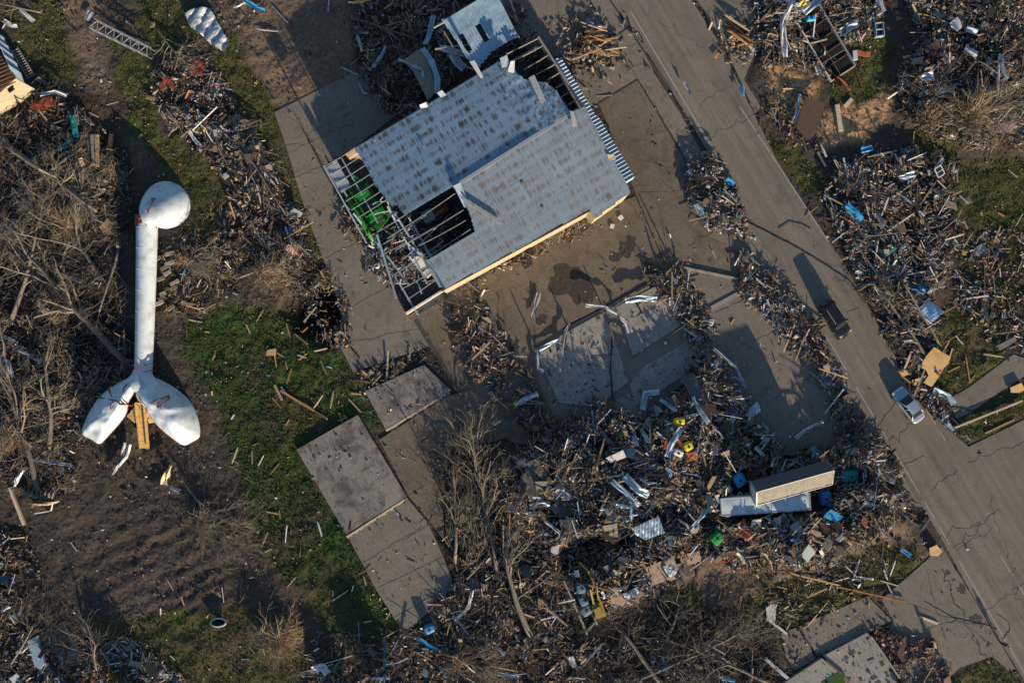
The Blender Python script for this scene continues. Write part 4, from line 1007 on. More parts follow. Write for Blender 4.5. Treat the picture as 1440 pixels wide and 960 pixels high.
for k in range(34):
    u0 = rng.uniform(.5, 9.0); v0 = rng.uniform(-19, -8.5) if k % 3 else rng.uniform(-8, -1); a_ = rng.uniform(0, 3.14); L = rng.uniform(1.2, 5.0); q_ = [np.array([u0, v0, rng.uniform(.6, 3.5)])]
    for i_ in range(6): a_ += rng.normal()*.22; q_.append(np.clip(q_[-1]+np.array([math.cos(a_), math.sin(a_), rng.normal()*.2])*L/6, [.2, -WID+.3, .3], [13, -.3, 4.6]))
    MB().tube(q_, rng.uniform(.03, .08), 5).build('bent_rod', M[rng.choice(['galv_blue', 'steel', 'wood_grey', 'white_sheet', 'dark_steel'])], bd)
# leftover roof panel at the west corner
pp = [loc2(x, y, 4.8) for x, y in [(457, 237), (473, 224), (493, 262), (480, 271)]]
o = corr_sheet('loose_roof_panel', pp, lambda U, V: 4.75+.05*U, M['roofmetal'], bd, colf=rustf((.42, .45, .46), (.2, .14, .1), .7, 25))
# ribbed awning on the east side
pp = [loc2(x, y, 3.6) for x, y in [(781, 84), (789, 82), (893, 249), (880, 260), (850, 205), (815, 145)]]
corr_sheet('ribbed_awning', pp, lambda U, V: 3.7-.12*(U-LEN), M['galv_blue'], bd, pitch=.46, hgt=.2, du=.2, dv=.0767, along='u')
# patches, flashing flaps and vents on the roof
mb = MB(); q = loc2(757, 238, 5.7)
mb.box((*loc2(737, 268, 5.9), 5.62), (.5, 2.6, .05)); mb.build('roof_patch', M['galv_blue'], bd)
for x, y, s in ((764, 292, .28), (735, 258, .3), (650, 105, .0), (525, 195, .25), (595, 205, .22), (712, 132, .22)):
    if s:
        lp = loc2(x, y, 5.8); mb = MB(); mb.tube([(lp[0], lp[1], zroof_np(lp[1])), (lp[0], lp[1], zroof_np(lp[1])+.18)], s*.5, 8); mb.box((lp[0], lp[1], zroof_np(lp[1])+.2), (s*1.3, s*1.3, .06)); mb.build('roof_vent', M['steel'], bd)
def flap(poly, z, tilt, mat='galv', nm='torn_flashing'):
    lp = [loc2(x, y, z) for x, y in poly]; mb = MB()
    zz = [z+tilt[i] for i in range(len(poly))]
    mb.prism(lp, [k-.03 for k in zz], zz); return mb.build(nm, M[mat], bd)
flap([(743, 112), (751, 108), (768, 144), (760, 147)], 5.6, [.5, .6, .35, .3])
flap([(703, 84), (713, 80), (717, 94), (706, 96)], 5.5, [.4, .5, .1, .1], 'galv_blue')
flap([(718, 89), (724, 88), (723, 103), (714, 102)], 5.5, [.5, .5, .1, .1], 'white_sheet')
flap([(661, 92), (668, 90), (680, 110), (676, 112)], 5.6, [1.0, 1.0, .3, .3], 'galv')
flap([(615, 133), (622, 129), (628, 135), (620, 138)], 5.4, [.5, .5, .2, .2], 'galv_blue')
flap([(801, 158), (806, 159), (812, 178), (805, 179)], 6.1, [.5, .5, .15, .15], 'galv')
flap([(590, 149), (600, 145), (602, 151), (592, 153)], 5.4, [.3, .3, .1, .1], 'white_sheet')
flap([(853, 218), (864, 219), (866, 226), (856, 224)], 5.4, [.3, .2, .1, .1], 'cream')
flap([(638, 262), (648, 258), (662, 292), (652, 290)], 6.0, [.25, .5, -.3, -.7], 'galv_blue')
flap([(595, 365), (606, 366), (628, 402), (622, 406)], 4.8, [-1.2, .3, .2, -1.1], 'galv_blue')
flap([(548, 262), (557, 262), (561, 282), (556, 285)], 5.2, [.1, .2, -.2, -.3], 'galv_blue')
# long narrow plate propped on the roof near the hole, with its shadow
mb = MB(); a1 = loc2(655, 283, 6.4); b1 = loc2(704, 314, 6.4); mb.bar((a1[0], a1[1], 6.25), (b1[0], b1[1], 5.9), .12, .35); mb.build('bent_ridge_strip', M['wood_grey'], bd)

def wreck(name, label, cat, cx, cy, r, n, mix, hgt=1.0, parent=None):
    mb = MB(); x = rng.normal(0, r*.45, n); y = rng.normal(0, r*.45, n)
    c = GP(cx, cy); s = np.clip(np.exp(rng.normal(0, .5, n))*.2, .06, .5)
    mb.boxes(np.stack([x, y, rng.random(n)*hgt], 1), np.stack([s*2.2, s*.6, s*.35], 1), rot_batch(rng.uniform(0, 6, n), rng.normal(0, .4, n), rng.normal(0, .6, n)), palette(mix, n), skew=.3)
    o = mb.build(name, M['debris']); o.location = c
    return tag(o, label, cat, kind='stuff')
# ------------------------------------------------------------------ machines inside the building
gm = empty('green_combine', P(521, 291)); gm.rotation_euler.z = -1.02
tag(gm, 'crushed green combine harvester under the bare rafters', 'combine harvester')
def part(name, mat, par, fn, smooth=False):
    mb = MB(); fn(mb); return mb.build(name, M[mat], par, smooth)
part('body', 'green', gm, lambda m: (m.box((0, .2, 1.9), (4.6, 2.5, 1.5)), m.box((-.6, .2, 2.8), (2.6, 2.2, .35), Matrix.Rotation(.1, 3, 'Y')), m.box((2.5, .1, 1.5), (1.2, 2.0, 1.0), Matrix.Rotation(.3, 3, 'Z'))))
part('grain_tank', 'green', gm, lambda m: (m.box((.3, 1.2, 3.1), (2.6, .07, .7), Matrix.Rotation(.4, 3, 'X')), m.box((.3, -.9, 3.1), (2.6, .07, .7), Matrix.Rotation(-.4, 3, 'X')), m.box((1.7, .1, 3.1), (.07, 1.9, .7)), m.box((-1.0, .1, 3.1), (.07, 1.9, .7))))
part('unloading_auger', 'green', gm, lambda m: m.tube([(-1.6, -1.5, 3.1), (0, -1.6, 3.1), (4.6, -1.7, 2.9)], [.32, .3, .27], 12), True)
part('engine_deck', 'dark_steel', gm, lambda m: (m.box((-2.0, .1, 2.75), (1.2, 1.5, .4)), m.box((2.4, .3, 2.15), (.8, 1.2, .3)), m.box((.3, .1, 2.86), (1.9, 1.2, .12))))
for sx, sy in ((-1.6, 1.5), (-1.6, -1.2), (1.9, 1.5), (1.9, -1.2)):
    wh = part('wheel', 'black', gm, lambda m: m.tube([(sx, sy-.25, .8), (sx, sy+.25, .8)], .8, 16))
    MB().tube([(sx, sy-.27, .8), (sx, sy+.27, .8)], .4, 12).build('rim', M['yellow'], wh)
part('torn_side_panel', 'bright_green', gm, lambda m: (m.box((-2.9, .6, 2.9), (1.5, .5, .06), Matrix.Rotation(.5, 3, 'Z')), m.box((-2.6, -.5, 2.5), (1.0, .4, .05), Matrix.Rotation(-.4, 3, 'Z'))))
tr = empty('red_tractor', P(612, 305)); tr.rotation_euler.z = .5
tag(tr, 'dark red tractor covered in dust inside the roof opening', 'tractor')
part('hood', 'red_sheet', tr, lambda m: (m.box((1.0, 0, 1.5), (2.0, .9, .8)), m.box((1.0, 0, 1.95), (1.8, .6, .2))))
part('engine', 'dark_steel', tr, lambda m: (m.box((1.2, 0, 1.0), (1.8, .6, .5)), m.tube([(.9, .5, 1.5), (.9, .5, 2.6)], .06, 6)))
part('cab', 'steel', tr, lambda m: (m.box((-.7, 0, 2.6), (1.4, 1.4, .1)), m.box((-1.3, .6, 1.9), (.08, .08, 1.4)), m.box((-1.3, -.6, 1.9), (.08, .08, 1.4)), m.box((0, .6, 1.9), (.08, .08, 1.4)), m.box((0, -.6, 1.9), (.08, .08, 1.4)), m.box((-.7, 0, 1.3), (1.4, 1.2, .3))))
for sx, sy, r in ((-.9, 1.0, .85), (-.9, -1.0, .85), (1.7, .75, .5), (1.7, -.75, .5)):
    wh = part('wheel', 'black', tr, lambda m: m.tube([(sx, sy-.2, r), (sx, sy+.2, r)], r, 16))
    MB().tube([(sx, sy-.22, r), (sx, sy+.22, r)], r*.5, 10).build('rim', M['ochre'], wh)
wh_ = empty('crushed_pickup_cab', P(594, 370)); wh_.rotation_euler.z = -.9
tag(wh_, 'crushed white pickup cab under fallen rafters at the south end', 'pickup wreck')
part('body', 'white_sheet', wh_, lambda m: (m.box((0, 0, .8), (3.0, 1.7, .7), Matrix.Rotation(.08, 3, 'Y')), m.prism([(-.9, -.7), (.7, -.75), (.8, .7), (-.8, .75)], 1.1, [1.5, 1.25, 1.45, 1.7]), m.prism([(1.0, -.8), (2.0, -.7), (1.9, .8), (1.0, .8)], .6, 1.05)))
part('windscreen', 'glass', wh_, lambda m: m.prism([(.82, -.6), (1.1, -.65), (1.1, .6), (.84, .62)], 1.1, [1.32, 1.12, 1.14, 1.42]))
part('wheel', 'black', wh_, lambda m: m.tube([(1.3, .7, .35), (1.3, .95, .35)], .36, 12))
part('wheel', 'black', wh_, lambda m: m.tube([(1.3, -.95, .35), (1.3, -.7, .35)], .36, 12))
wreck('machine_debris', 'dark machine parts and scrap on the floor of the roof opening', 'debris', 628, 325, 3.2, 420, dict(black=.4, dark=.25, grey=.2, white=.05, brick=.08), 1.2)
wreck('shop_debris', 'twisted rods and scrap on the floor at the south end', 'debris', 560, 360, 3.6, 650, dict(grey=.3, bluew=.2, dark=.25, tan=.15, white=.06), 1.0)
wreck('shop_debris', 'scrap heap on the floor beside the green combine', 'debris', 508, 315, 2.6, 300, dict(grey=.3, dark=.35, tan=.2, orange=.03), .8)
wreck('shop_debris', 'scattered dark stock on the floor of the open east bay', 'debris', 765, 95, 3.0, 200, dict(grey=.2, dark=.5, blue=.03, black=.3), .8)

# ------------------------------------------------------------------ torn shed roof north of the building
sh = empty('torn_shed', (*P(675, 45)[:2], 0)); sh.rotation_euler.z = ang
tag(sh, 'torn shed with bluish metal roof pierced by two long slots', 'shed')
def LS(px, py, z):
    p = P(px, py, z); x, y = p.x-sh.location.x, p.y-sh.location.y
    return (x*ca-y*sa, x*sa+y*ca)
sp = [LS(x, y, 4) for x, y in [(622, 33), (662, 10), (694, -12), (712, 22), (727, 52), (716, 60), (700, 68), (690, 76), (674, 96), (660, 88), (648, 70), (634, 48)]]
h1 = [LS(x, y, 4) for x, y in [(645, 52), (651, 49), (664, 72), (661, 77), (655, 73)]]
h2 = [LS(x, y, 4) for x, y in [(668, 40), (675, 36), (688, 56), (682, 62)]]
corr_sheet('roof', sp, lambda U, V: 4.4+.10*V, M['roofmetal'], sh, colf=rustf((.30, .44, .54), (.16, .13, .12), .6, 35, dark=.45), holes=[h1, h2], pitch=.4, hgt=.08, du=.1, warp=lambda U, V: .4*fbm(U, V, 3, 44))
for a, b in [((610, 40), (664, 10)), ((624, 45), (652, 92)), ((640, 90), (668, 98)), ((697, 5), (730, 55)), ((612, 70), (660, 62)), ((700, 98), (757, 66))]:
    A2, B2 = LS(*a, 3.6), LS(*b, 3.6); mb = MB(); mb.bar((*A2, 3.7), (*B2, 3.5+rng.random()), .14, .2); mb.build('beam', M['wood_grey'], sh)
for a, b in [((628, 60), (645, 95)), ((640, 20), (636, 50)), ((720, 60), (700, 90))]:
    A2 = LS(*a, 1); mb = MB(); mb.bar((*A2, 0), (*A2, 3.6), .2, .2, up=(1, 0, 0)); mb.build('post', M['steel'], sh)
mb = MB(); pts = [LS(x, y, 4.2) for x, y in [(700, 4), (706, 8), (728, 50), (724, 54)]]; mb.prism(pts, [4.4, 4.4, 4.1, 4.1], [4.5, 4.5, 4.2, 4.2]); mb.build('edge_flashing', M['galv_blue'], sh)
# tan wall panels collapsed beside the building
cw = empty('collapsed_wall', (*P(607, 105)[:2], 0)); tag(cw, 'collapsed olive ribbed wall leaning against the building behind blue flashing', 'wall')
def rl(px, py, z): p = P(px, py, z); return (p.x-cw.location.x, p.y-cw.location.y)
pp = [rl(x, y, 2.4) for x, y in [(566, 86), (592, 66), (603, 90), (614, 128), (602, 143), (590, 120), (580, 100)]]
corr_sheet('wall_panel', pp, lambda U, V: 2.2-.12*U-.1*V, M['cream'], cw, pitch=.3, hgt=.05, du=.1, dv=.2)
M['olive_metal'] = node_mat('olive_sheet', (.26, .23, .15), .6, nscale=2, namp=.15); cw.children[0].data.materials[0] = M['olive_metal']
for k, (pxs, wd, mt) in enumerate([([(594, 68), (606, 85), (615, 110), (615, 132)], .9, 'galv_blue'), ([(560, 82), (578, 90), (592, 96), (596, 112)], .5, 'galv'), ([(590, 95), (592, 112)], .5, 'galv')]):
    mb = ribbon([(*rl(x, y, 2.8), 2.6-.2*k) for x, y in pxs], wd, .15, 14, 0, k, .5); mb.build('bent_flashing', M[mt], cw)
# crumpled metal
CR = ('crumpled sheet metal strips', )
strips = [([(622, 82), (640, 86), (660, 90)], .9, 'galv_blue', 2.5), ([(638, 90), (645, 100), (655, 108)], 1.2, 'galv_blue', 2.4), ([(612, 30), (606, 55), (600, 70)], .8, 'galv_blue', .8), ([(545, 70), (540, 82), (527, 100)], .6, 'galv_blue', .5),
 ([(505, 55), (512, 78)], .4, 'white_sheet', .5), ([(600, 160), (575, 150), (562, 162)], .35, 'galv', .4), ([(480, 95), (500, 105), (520, 112)], .25, 'galv', .15), ([(505, 118), (512, 132), (517, 132)], .3, 'galv', .15),
 ([(822, 430), (850, 432), (866, 442)], .55, 'white_sheet', .9), ([(870, 446), (880, 456), (884, 468)], (.35, .95), 'white_sheet', 1.0), ([(878, 424), (900, 420), (922, 421)], .9, 'galv_blue', .7),
 ([(750, 446), (754, 428), (758, 412)], .8, 'steel', .25), ([(757, 492), (775, 482), (786, 478)], .6, 'galv_blue', .3), ([(790, 500), (793, 470), (800, 455)], .35, 'galv', .4), ([(755, 490), (757, 518), (764, 522)], .5, 'galv_blue', .4),
 ([(725, 570), (738, 560), (756, 552)], .8, 'galv_blue', .8), ([(902, 575), (905, 552), (925, 550)], .9, 'galv_blue', .9), ([(965, 555), (975, 575), (985, 590)], .7, 'galv_blue', 1.4), ([(928, 635), (935, 615), (948, 598)], .9, 'galv_blue', 1.6),
 ([(885, 600), (890, 622)], .7, 'galv_blue', 1.2), ([(898, 600), (905, 616)], .6, 'galv_blue', 1.2), ([(925, 560), (945, 575)], .6, 'galv_blue', 1.2), ([(1040, 560), (1030, 575), (1020, 590)], .8, 'galv_blue', 1.2),
 ([(1000, 490), (1030, 515), (1045, 545)], .5, 'galv', 1.0), ([(960, 735), (975, 720), (990, 700)], .6, 'galv_blue', 1.0), ([(860, 700), (880, 704), (882, 722)], .6, 'galv_blue', .8), ([(855, 668), (875, 685), (892, 702)], .9, 'galv_blue', 1.0),
 ([(872, 662), (890, 680), (905, 688)], 1.2, 'galv_blue', 1.0), ([(745, 705), (762, 700), (772, 703)], .9, 'galv', .6), ([(765, 725), (785, 740)], .5, 'white_sheet', .5), ([(1080, 640), (1072, 650)], .5, 'galv', 1.0), ([(1115, 615), (1135, 600), (1155, 592)], .5, 'galv', .5),
 ([(285, 25), (300, 45), (318, 70)], .9, 'white_sheet', .3), ([(345, 2), (360, 12), (374, 16)], .7, 'sky_blue', .2), ([(325, 15), (345, 5)], .2, 'galv', .1), ([(383, 10), (395, 22), (406, 34)], .2, 'galv', .1), ([(360, 41), (372, 44), (392, 45)], .22, 'galv', .1),
 ([(7, 30), (18, 38), (26, 37)], .7, 'white_sheet', .15), ([(30, 16), (40, 24), (50, 32)], .7, 'white_sheet', .2), ([(12, 32), (5, 42)], .3, 'galv', .1), ([(66, 138), (85, 133), (100, 138)], .7, 'white_sheet', .6), ([(124, 30), (130, 18)], .9, 'galv', .2),
 ([(270, 187), (278, 200), (288, 210)], .6, 'white_sheet', .2), ([(305, 180), (325, 195), (342, 214)], .2, 'white_sheet', .3), ([(90, 385), (105, 390), (122, 398)], .35, 'galv', .9), ([(0, 468), (14, 473), (28, 480)], .5, 'galv', .5), ([(34, 492), (50, 500), (64, 510)], .5, 'galv', .5),
 ([(5, 500), (18, 512), (20, 530)], 1.3, 'galv', .4), ([(48, 645), (70, 648), (105, 652)], .5, 'galv_blue', .4), ([(22, 688), (30, 672), (38, 658)], (.3, .9), 'galv', .5), ([(5, 858), (18, 850)], .5, 'white_sheet', .2), ([(640, 870), (660, 850), (665, 826)], .5, 'white_sheet', .3),
 ([(590, 895), (605, 905), (618, 912)], .5, 'sky_blue', .3), ([(540, 932), (560, 928), (575, 922)], .25, 'galv_blue', .3), ([(618, 935), (628, 950)], .4, 'sky_blue', .2), ([(520, 950), (548, 952)], .4, 'galv_blue', .2), ([(440, 940), (455, 935), (462, 945)], 1.2, 'white_sheet', .2),
 ([(700, 945), (730, 948)], .6, 'galv_blue', .2), ([(700, 908), (710, 918)], .5, 'galv_blue', .2), ([(802, 920), (808, 935)], .8, 'galv_blue', .2), ([(930, 920), (935, 940)], .4, 'sky_blue', .4), ([(1010, 950), (1032, 955)], .5, 'blue', .3),
 ([(1100, 85), (1095, 40), (1110, 5)], .9, 'white_sheet', .6), ([(1125, 25), (1145, 8), (1160, -5)], 1.0, 'galv_blue', 1.0), ([(1180, 50), (1190, 42), (1200, 38)], 1.4, 'galv', .4), ([(1090, 20), (1098, 60)], .3, 'galv', .6),
 ([(1140, 160), (1148, 172), (1152, 184)], .45, 'galv', .7), ([(1152, 205), (1160, 222)], .3, 'white_sheet', .3), ([(1122, 135), (1118, 160), (1112, 175)], .6, 'galv_blue', .4), ([(1185, 290), (1195, 302), (1205, 312)], 1.3, 'sky_blue', .5),
 ([(1205, 215), (1222, 210)], 1.0, 'blue', .7), ([(1280, 405), (1292, 412)], 1.0, 'blue', .4), ([(1255, 255), (1275, 250)], 1.0, 'galv_blue', 1.0), ([(1325, 40), (1335, 52)], 1.4, 'galv', 1.0), ([(1345, 50), (1360, 55)], 1.2, 'galv_blue', 1.0), ([(1340, 80), (1358, 88)], 1.3, 'galv', 1.0),
 ([(1282, 118), (1298, 116)], 1.2, 'galv_blue', .8), ([(1395, 85), (1392, 100), (1400, 120)], .5, 'white_sheet', .8), ([(1230, 2), (1240, 20)], .8, 'galv', .4), ([(1360, 202), (1380, 210)], .25, 'white_sheet', .2), ([(1320, 225), (1310, 240)], .6, 'white_sheet', .4),
 ([(1395, 388), (1398, 412)], .2, 'white_sheet', .1), ([(1343, 472), (1352, 484)], .22, 'white_sheet', .1), ([(1310, 548), (1330, 556), (1338, 568)], 1.0, 'galv_blue', .3), ([(1330, 595), (1338, 605)], .7, 'galv_blue', .3), ([(975, 290), (985, 305)], .8, 'galv_blue', .9), ([(1018, 255), (1028, 262)], .9, 'sky_blue', .9),
 ([(1010, 305), (1022, 318)], 1.1, 'galv', .6), ([(960, 118), (968, 135)], .5, 'galv', .5), ([(1040, 120), (1042, 138)], .7, 'galv_blue', .4), ([(1200, 640), (1215, 600), (1222, 640)], .4, 'galv_blue', .4), ([(1265, 770), (1278, 780)], .7, 'blue', .3), ([(1195, 812), (1210, 810), (1225, 812)], .3, 'galv', .3)]
lbs = {'galv_blue': 'bluish crumpled metal strip', 'galv': 'silver crumpled metal strip', 'white_sheet': 'white bent sheet strip', 'steel': 'dull grey metal strip', 'sky_blue': 'bright blue crumpled strip', 'blue': 'deep blue crumpled strip'}
for k, (pxs, wd, mt, z) in enumerate(strips):
    strip(pxs, wd, mt, 'metal_strip', None, 'metal strip', z, .1+.12*(z > .3), k+5, ('crumpled sheet metal strips', lbs[mt]))
# more crumpled strips through the main heap
hp = ZONES[8][2]; x, y = sample(hp, 900)
for k in range(60):
    px, py = PX(x[k], y[k]); a_ = rng.choice([.9, -.6, .5])+rng.normal()*.5; L = rng.uniform(6, 24)
    b_ = a_+rng.normal()*.6
    pts = [(px, py), (px+math.cos(a_)*L*.5, py+math.sin(a_)*L*.5), (px+math.cos(a_)*L*.5+math.cos(b_)*L*.5, py+math.sin(a_)*L*.5+math.sin(b_)*L*.5)]
    mt = rng.choice(['galv_blue', 'galv', 'steel', 'galv_blue', 'white_sheet'], p=[.35, .2, .25, .1, .1])
    strip(pts, rng.uniform(.15, .6), mt, 'metal_strip', None, 'metal strip', rng.uniform(.4, .9), .15, k+300, ('crumpled sheet metal strips', lbs[mt]))

# ------------------------------------------------------------------ crumpled silver sheet, top
def crumple(poly, name, label, cat, mat, z0, amp, fold, seed, tilt=(0, 0), pitch=0, cell=.12, lift=0):
    c = np.mean([P(*p)[:2] for p in poly], 0); lp = [(P(*p).x-c[0], P(*p).y-c[1]) for p in poly]
    g = fold
    def zf(U, V): return z0+tilt[0]*U+tilt[1]*V+amp*np.abs(np.sin((U*math.cos(g)+V*math.sin(g))*2.3+2.2*fbm(U, V, 4.5, seed, 2)))**.8*(.4+.9*vnoise(U, V, 2.5, seed+4))+amp*.8*fbm(U, V, .7, seed+2)
    o = corr_sheet(name, lp, zf, M[mat], None, du=cell, dv=cell, pitch=pitch or 1, hgt=.04 if pitch else 0)
    o.location = (c[0], c[1], float(surf(c[0], c[1]))); tag(o, label, cat); return o
crumple([(263, 22), (275, 15), (298, 14), (308, 32), (325, 64), (318, 76), (300, 66), (285, 50), (270, 40)], 'crumpled_sheet', 'large crumpled silver roofing sheet folded on the bare brown dirt', 'metal sheet', 'galv', .1, .5, 1.0+1.57, 3)
crumple([(270, 95), (285, 88), (294, 100), (290, 112), (276, 110)], 'red_sheet', 'flat red metal sheet at the top of the diagonal chip pile', 'metal sheet', 'red_sheet', .3, .25, .6, 7)
crumple([(230, 125), (238, 112), (243, 112), (254, 128), (246, 130), (240, 120), (236, 136)], 'red_sheet', 'bent red metal gutter shaped like an arrowhead', 'metal sheet', 'red_sheet', .5, .2, .6, 8)
crumple([(48, 155), (60, 148), (78, 140), (90, 148), (76, 158), (60, 160)], 'red_sheet', 'dark red bent sheet under the white trough in burnt debris', 'metal sheet', 'red_sheet', .4, .35, .4, 9)
crumple([(1035, 720), (1050, 745), (1058, 760), (1048, 758), (1030, 742), (1026, 728)], 'rusty_sheet', 'rusty red panel bent below the front of the white trailer', 'metal panel', 'red_sheet', .5, .3, .8, 10)
crumple([(1155, 728), (1167, 725), (1172, 738), (1161, 743)], 'orange_sheet', 'bright orange panel on broken boards below the tarp sided trailer', 'panel', 'orange', .6, .15, .2, 11)
crumple([(1000, 785)] + [(1030, 775), (1050, 800), (1042, 800), (1034, 785), (1005, 790)], 'orange_sheet', 'orange edged board at the foot of the tan lumber', 'panel', 'orange', .3, .1, .2, 12)
crumple([(994, 552), (1008, 552), (1010, 568), (992, 570)], 'red_tarp', 'dark red panel in the middle of the main heap', 'panel', 'red_sheet', 1.2, .2, .3, 13)
crumple([(922, 615), (950, 613), (952, 622), (924, 626)], 'red_tarp', 'faded red strip beside the yellow box in the main heap', 'panel', 'red_sheet', 1.2, .15, .3, 14)
crumple([(955, 630), (968, 628), (970, 640), (958, 640)], 'orange_sheet', 'small bright orange red panel below the yellow boxes', 'panel', 'orange', 1.4, .15, .3, 15)
for i, (poly, lb) in enumerate([([(950, 530), (968, 522), (985, 560), (972, 572)], 'dark slate panel beside the red panel in the heap'), ([(988, 532), (1000, 525), (1011, 545), (1002, 553)], 'dark blue grey panel topmost in the heap'),
                               ([(1012, 570), (1024, 562), (1034, 580), (1018, 592)], 'dark flat panel beside a magenta scrap in the heap'), ([(932, 560), (944, 552), (950, 568), (938, 574)], 'small dark panel beneath bent flashing')]):
    crumple(poly, 'slate_sheet', lb, 'panel', 'grey_tarp', 1.6, .12, .3, 20+i, tilt=(rng.uniform(-.2, .2), rng.uniform(-.2, .2)))
crumple([(1042, 580), (1058, 562), (1064, 575), (1052, 586)], 'ribbed_sheet', 'pale ribbed panel east of the dark panels in the heap', 'panel', 'galv_blue', 1.4, .15, .3, 30, pitch=.4)
crumple([(882, 732), (918, 716), (926, 738), (900, 748), (888, 742)], 'corrugated_sheet', 'corrugated blue sheet crossed by dark battens in the heap', 'metal sheet', 'galv_blue', 1.1, .22, .6, 31, pitch=.35)
for i, (poly, lb) in enumerate([([(902, 790), (916, 784), (932, 808), (914, 815)], 'tan wallboard square beside the mirrored panel'), ([(916, 783), (940, 772), (948, 790), (933, 806)], 'tan framed panel holding a shiny foil sheet'),
                               ([(851, 820), (862, 815), (876, 835), (872, 842), (856, 838)], 'pale pink wallboard fallen beside the yellow machine'), ([(957, 772), (978, 768), (980, 782), (962, 788)], 'dull tan wallboard above the green bin')]):
    crumple(poly, 'wallboard', lb, 'wall panel', 'tanboard', .7, .08, .3, 40+i, tilt=(0, .1))
crumple([(925, 786), (938, 780), (944, 794), (934, 801)], 'foil_sheet', 'shiny foil sheet lying on the tan framed panel', 'foil sheet', 'galv', 1.0, .35, .9, 50)
crumple([(868, 826), (890, 816), (894, 822), (876, 834)], 'foil_sheet', 'shiny foil sheet on the wall base near the pink wallboard', 'foil sheet', 'galv', .8, .3, .9, 51)
for i, (poly, lb) in enumerate([([(780, 704), (798, 702), (806, 716), (786, 722)], 'upper grey shingled roof piece beside the wood splinters'), ([(784, 722), (806, 718), (810, 736), (788, 740)], 'lower grey shingled roof piece beside the wood splinters'),
                               ([(735, 660), (752, 650), (775, 668), (770, 690), (742, 690), (728, 678)], 'crushed grey shingled roof near the fallen elm'), ([(738, 645), (755, 640), (772, 668), (762, 668)], 'folded dark shingle sheet on the crushed roof')]):
    crumple(poly, 'shingled_roof_piece', lb, 'roof piece', 'shingle', .8, .18, .3, 60+i)
crumple([(855, 600), (868, 585), (882, 612), (878, 622), (868, 614)], 'wallboard', 'dusty pink plank panel on the small greenish floor', 'wall panel', 'tanboard', .6, .12, .6, 70, pitch=.25)
# panels as thin prisms with broken outlines
def panel(poly, name, label, cat, mat, z=.3, tilt=(0, 0), th=.05, parent=None):
    c = np.mean([P(*p)[:2] for p in poly], 0); lp = [(P(*p, z).x-c[0], P(*p, z).y-c[1]) for p in poly]
    zz = [z+tilt[0]*q[0]+tilt[1]*q[1] for q in lp]
    o = MB().prism(lp, [k-th for k in zz], zz).build(name, M[mat]); o.location = (c[0], c[1], float(surf(c[0], c[1])))
    return tag(o, label, cat)
panel([(1311, 488), (1336, 502), (1333, 512), (1328, 516), (1322, 528), (1312, 544), (1300, 538), (1306, 528), (1302, 520), (1292, 516), (1301, 500)], 'plywood_sheet', 'large bright plywood roof deck lying by the roadside debris', 'plywood', 'plywood', .7, (-.04, .13), .08)
panel([(1264, 521), (1277, 519), (1280, 526), (1268, 530)], 'plywood_offcut', 'small plywood offcut with a white edge by the road edge', 'plywood', 'plywood', .3, (-.05, .12))
panel([(1282, 534), (1294, 531), (1295, 540), (1284, 542)], 'plywood_offcut', 'split plywood offcut under a loose board', 'plywood', 'plywood', .3, (-.05, .12))
panel([(1420, 545), (1436, 538), (1442, 548), (1434, 552), (1422, 552)], 'plywood_sheet', 'ragged orange plywood piece at the end of the gravel path', 'plywood', 'plywood', .3, (-.05, .15))
panel([(1134, 135), (1162, 145), (1144, 192), (1136, 197), (1120, 178)], 'brown_roof_section', 'big brown roof panel with splintered end on bare sand', 'roof panel', 'brownboard', 1.0, (.05, -.08), .12)
panel([(1205, 71), (1224, 74), (1222, 81), (1206, 79)], 'orange_board', 'salmon coloured board next to a white mattress', 'board', 'orange', .15)
panel([(1199, 72), (1205, 71), (1206, 84), (1200, 85)], 'white_mattress', 'small white mattress beside the salmon coloured board', 'mattress', 'white_sheet', .3, th=.25)
panel([(1368, 350), (1382, 342), (1389, 351), (1374, 361)], 'grey_square_sheet', 'grey square panel flat on the green lawn', 'panel', 'steel', .15)
panel([(1402, 486), (1428, 473), (1430, 479), (1406, 493)], 'grey_trough', 'grey slatted bench top lying at the end of the gravel path', 'panel', 'wood_grey', .4, (0, -.1), .15)
panel([(1308, 862), (1316, 869)] + [(1311, 875), (1306, 868)], 'tan_card', 'tan card scrap by the kerb', 'card', 'wood_tan', .1) if False else None
panel([(1306, 770), (1316, 765), (1325, 775), (1320, 782), (1308, 781)], 'tan_sheet', 'tan cardboard sheet at the road edge with dark shadow', 'cardboard', 'wood_tan', .3, (-.05, .2))
panel([(376, 492), (388, 490)] + [(388, 500), (374, 500)], 'plywood_offcut', 'small plywood square upper edge of the green grass', 'plywood', 'plywood', .15)
panel([(1008, 745), (1010, 738)] + [(1003, 735)], 'x', 'x', 'x', 'white_sheet') if False else None
panel([(422, 944), (442, 940), (442, 951), (424, 951)], 'tan_sheet', 'tan hardboard sheet at the bottom below the dry bush', 'hardboard', 'tanboard', .12)
panel([(380, 500), (392, 498)]+[(390, 505)], 'x', 'x', 'x', 'white_sheet') if False else None
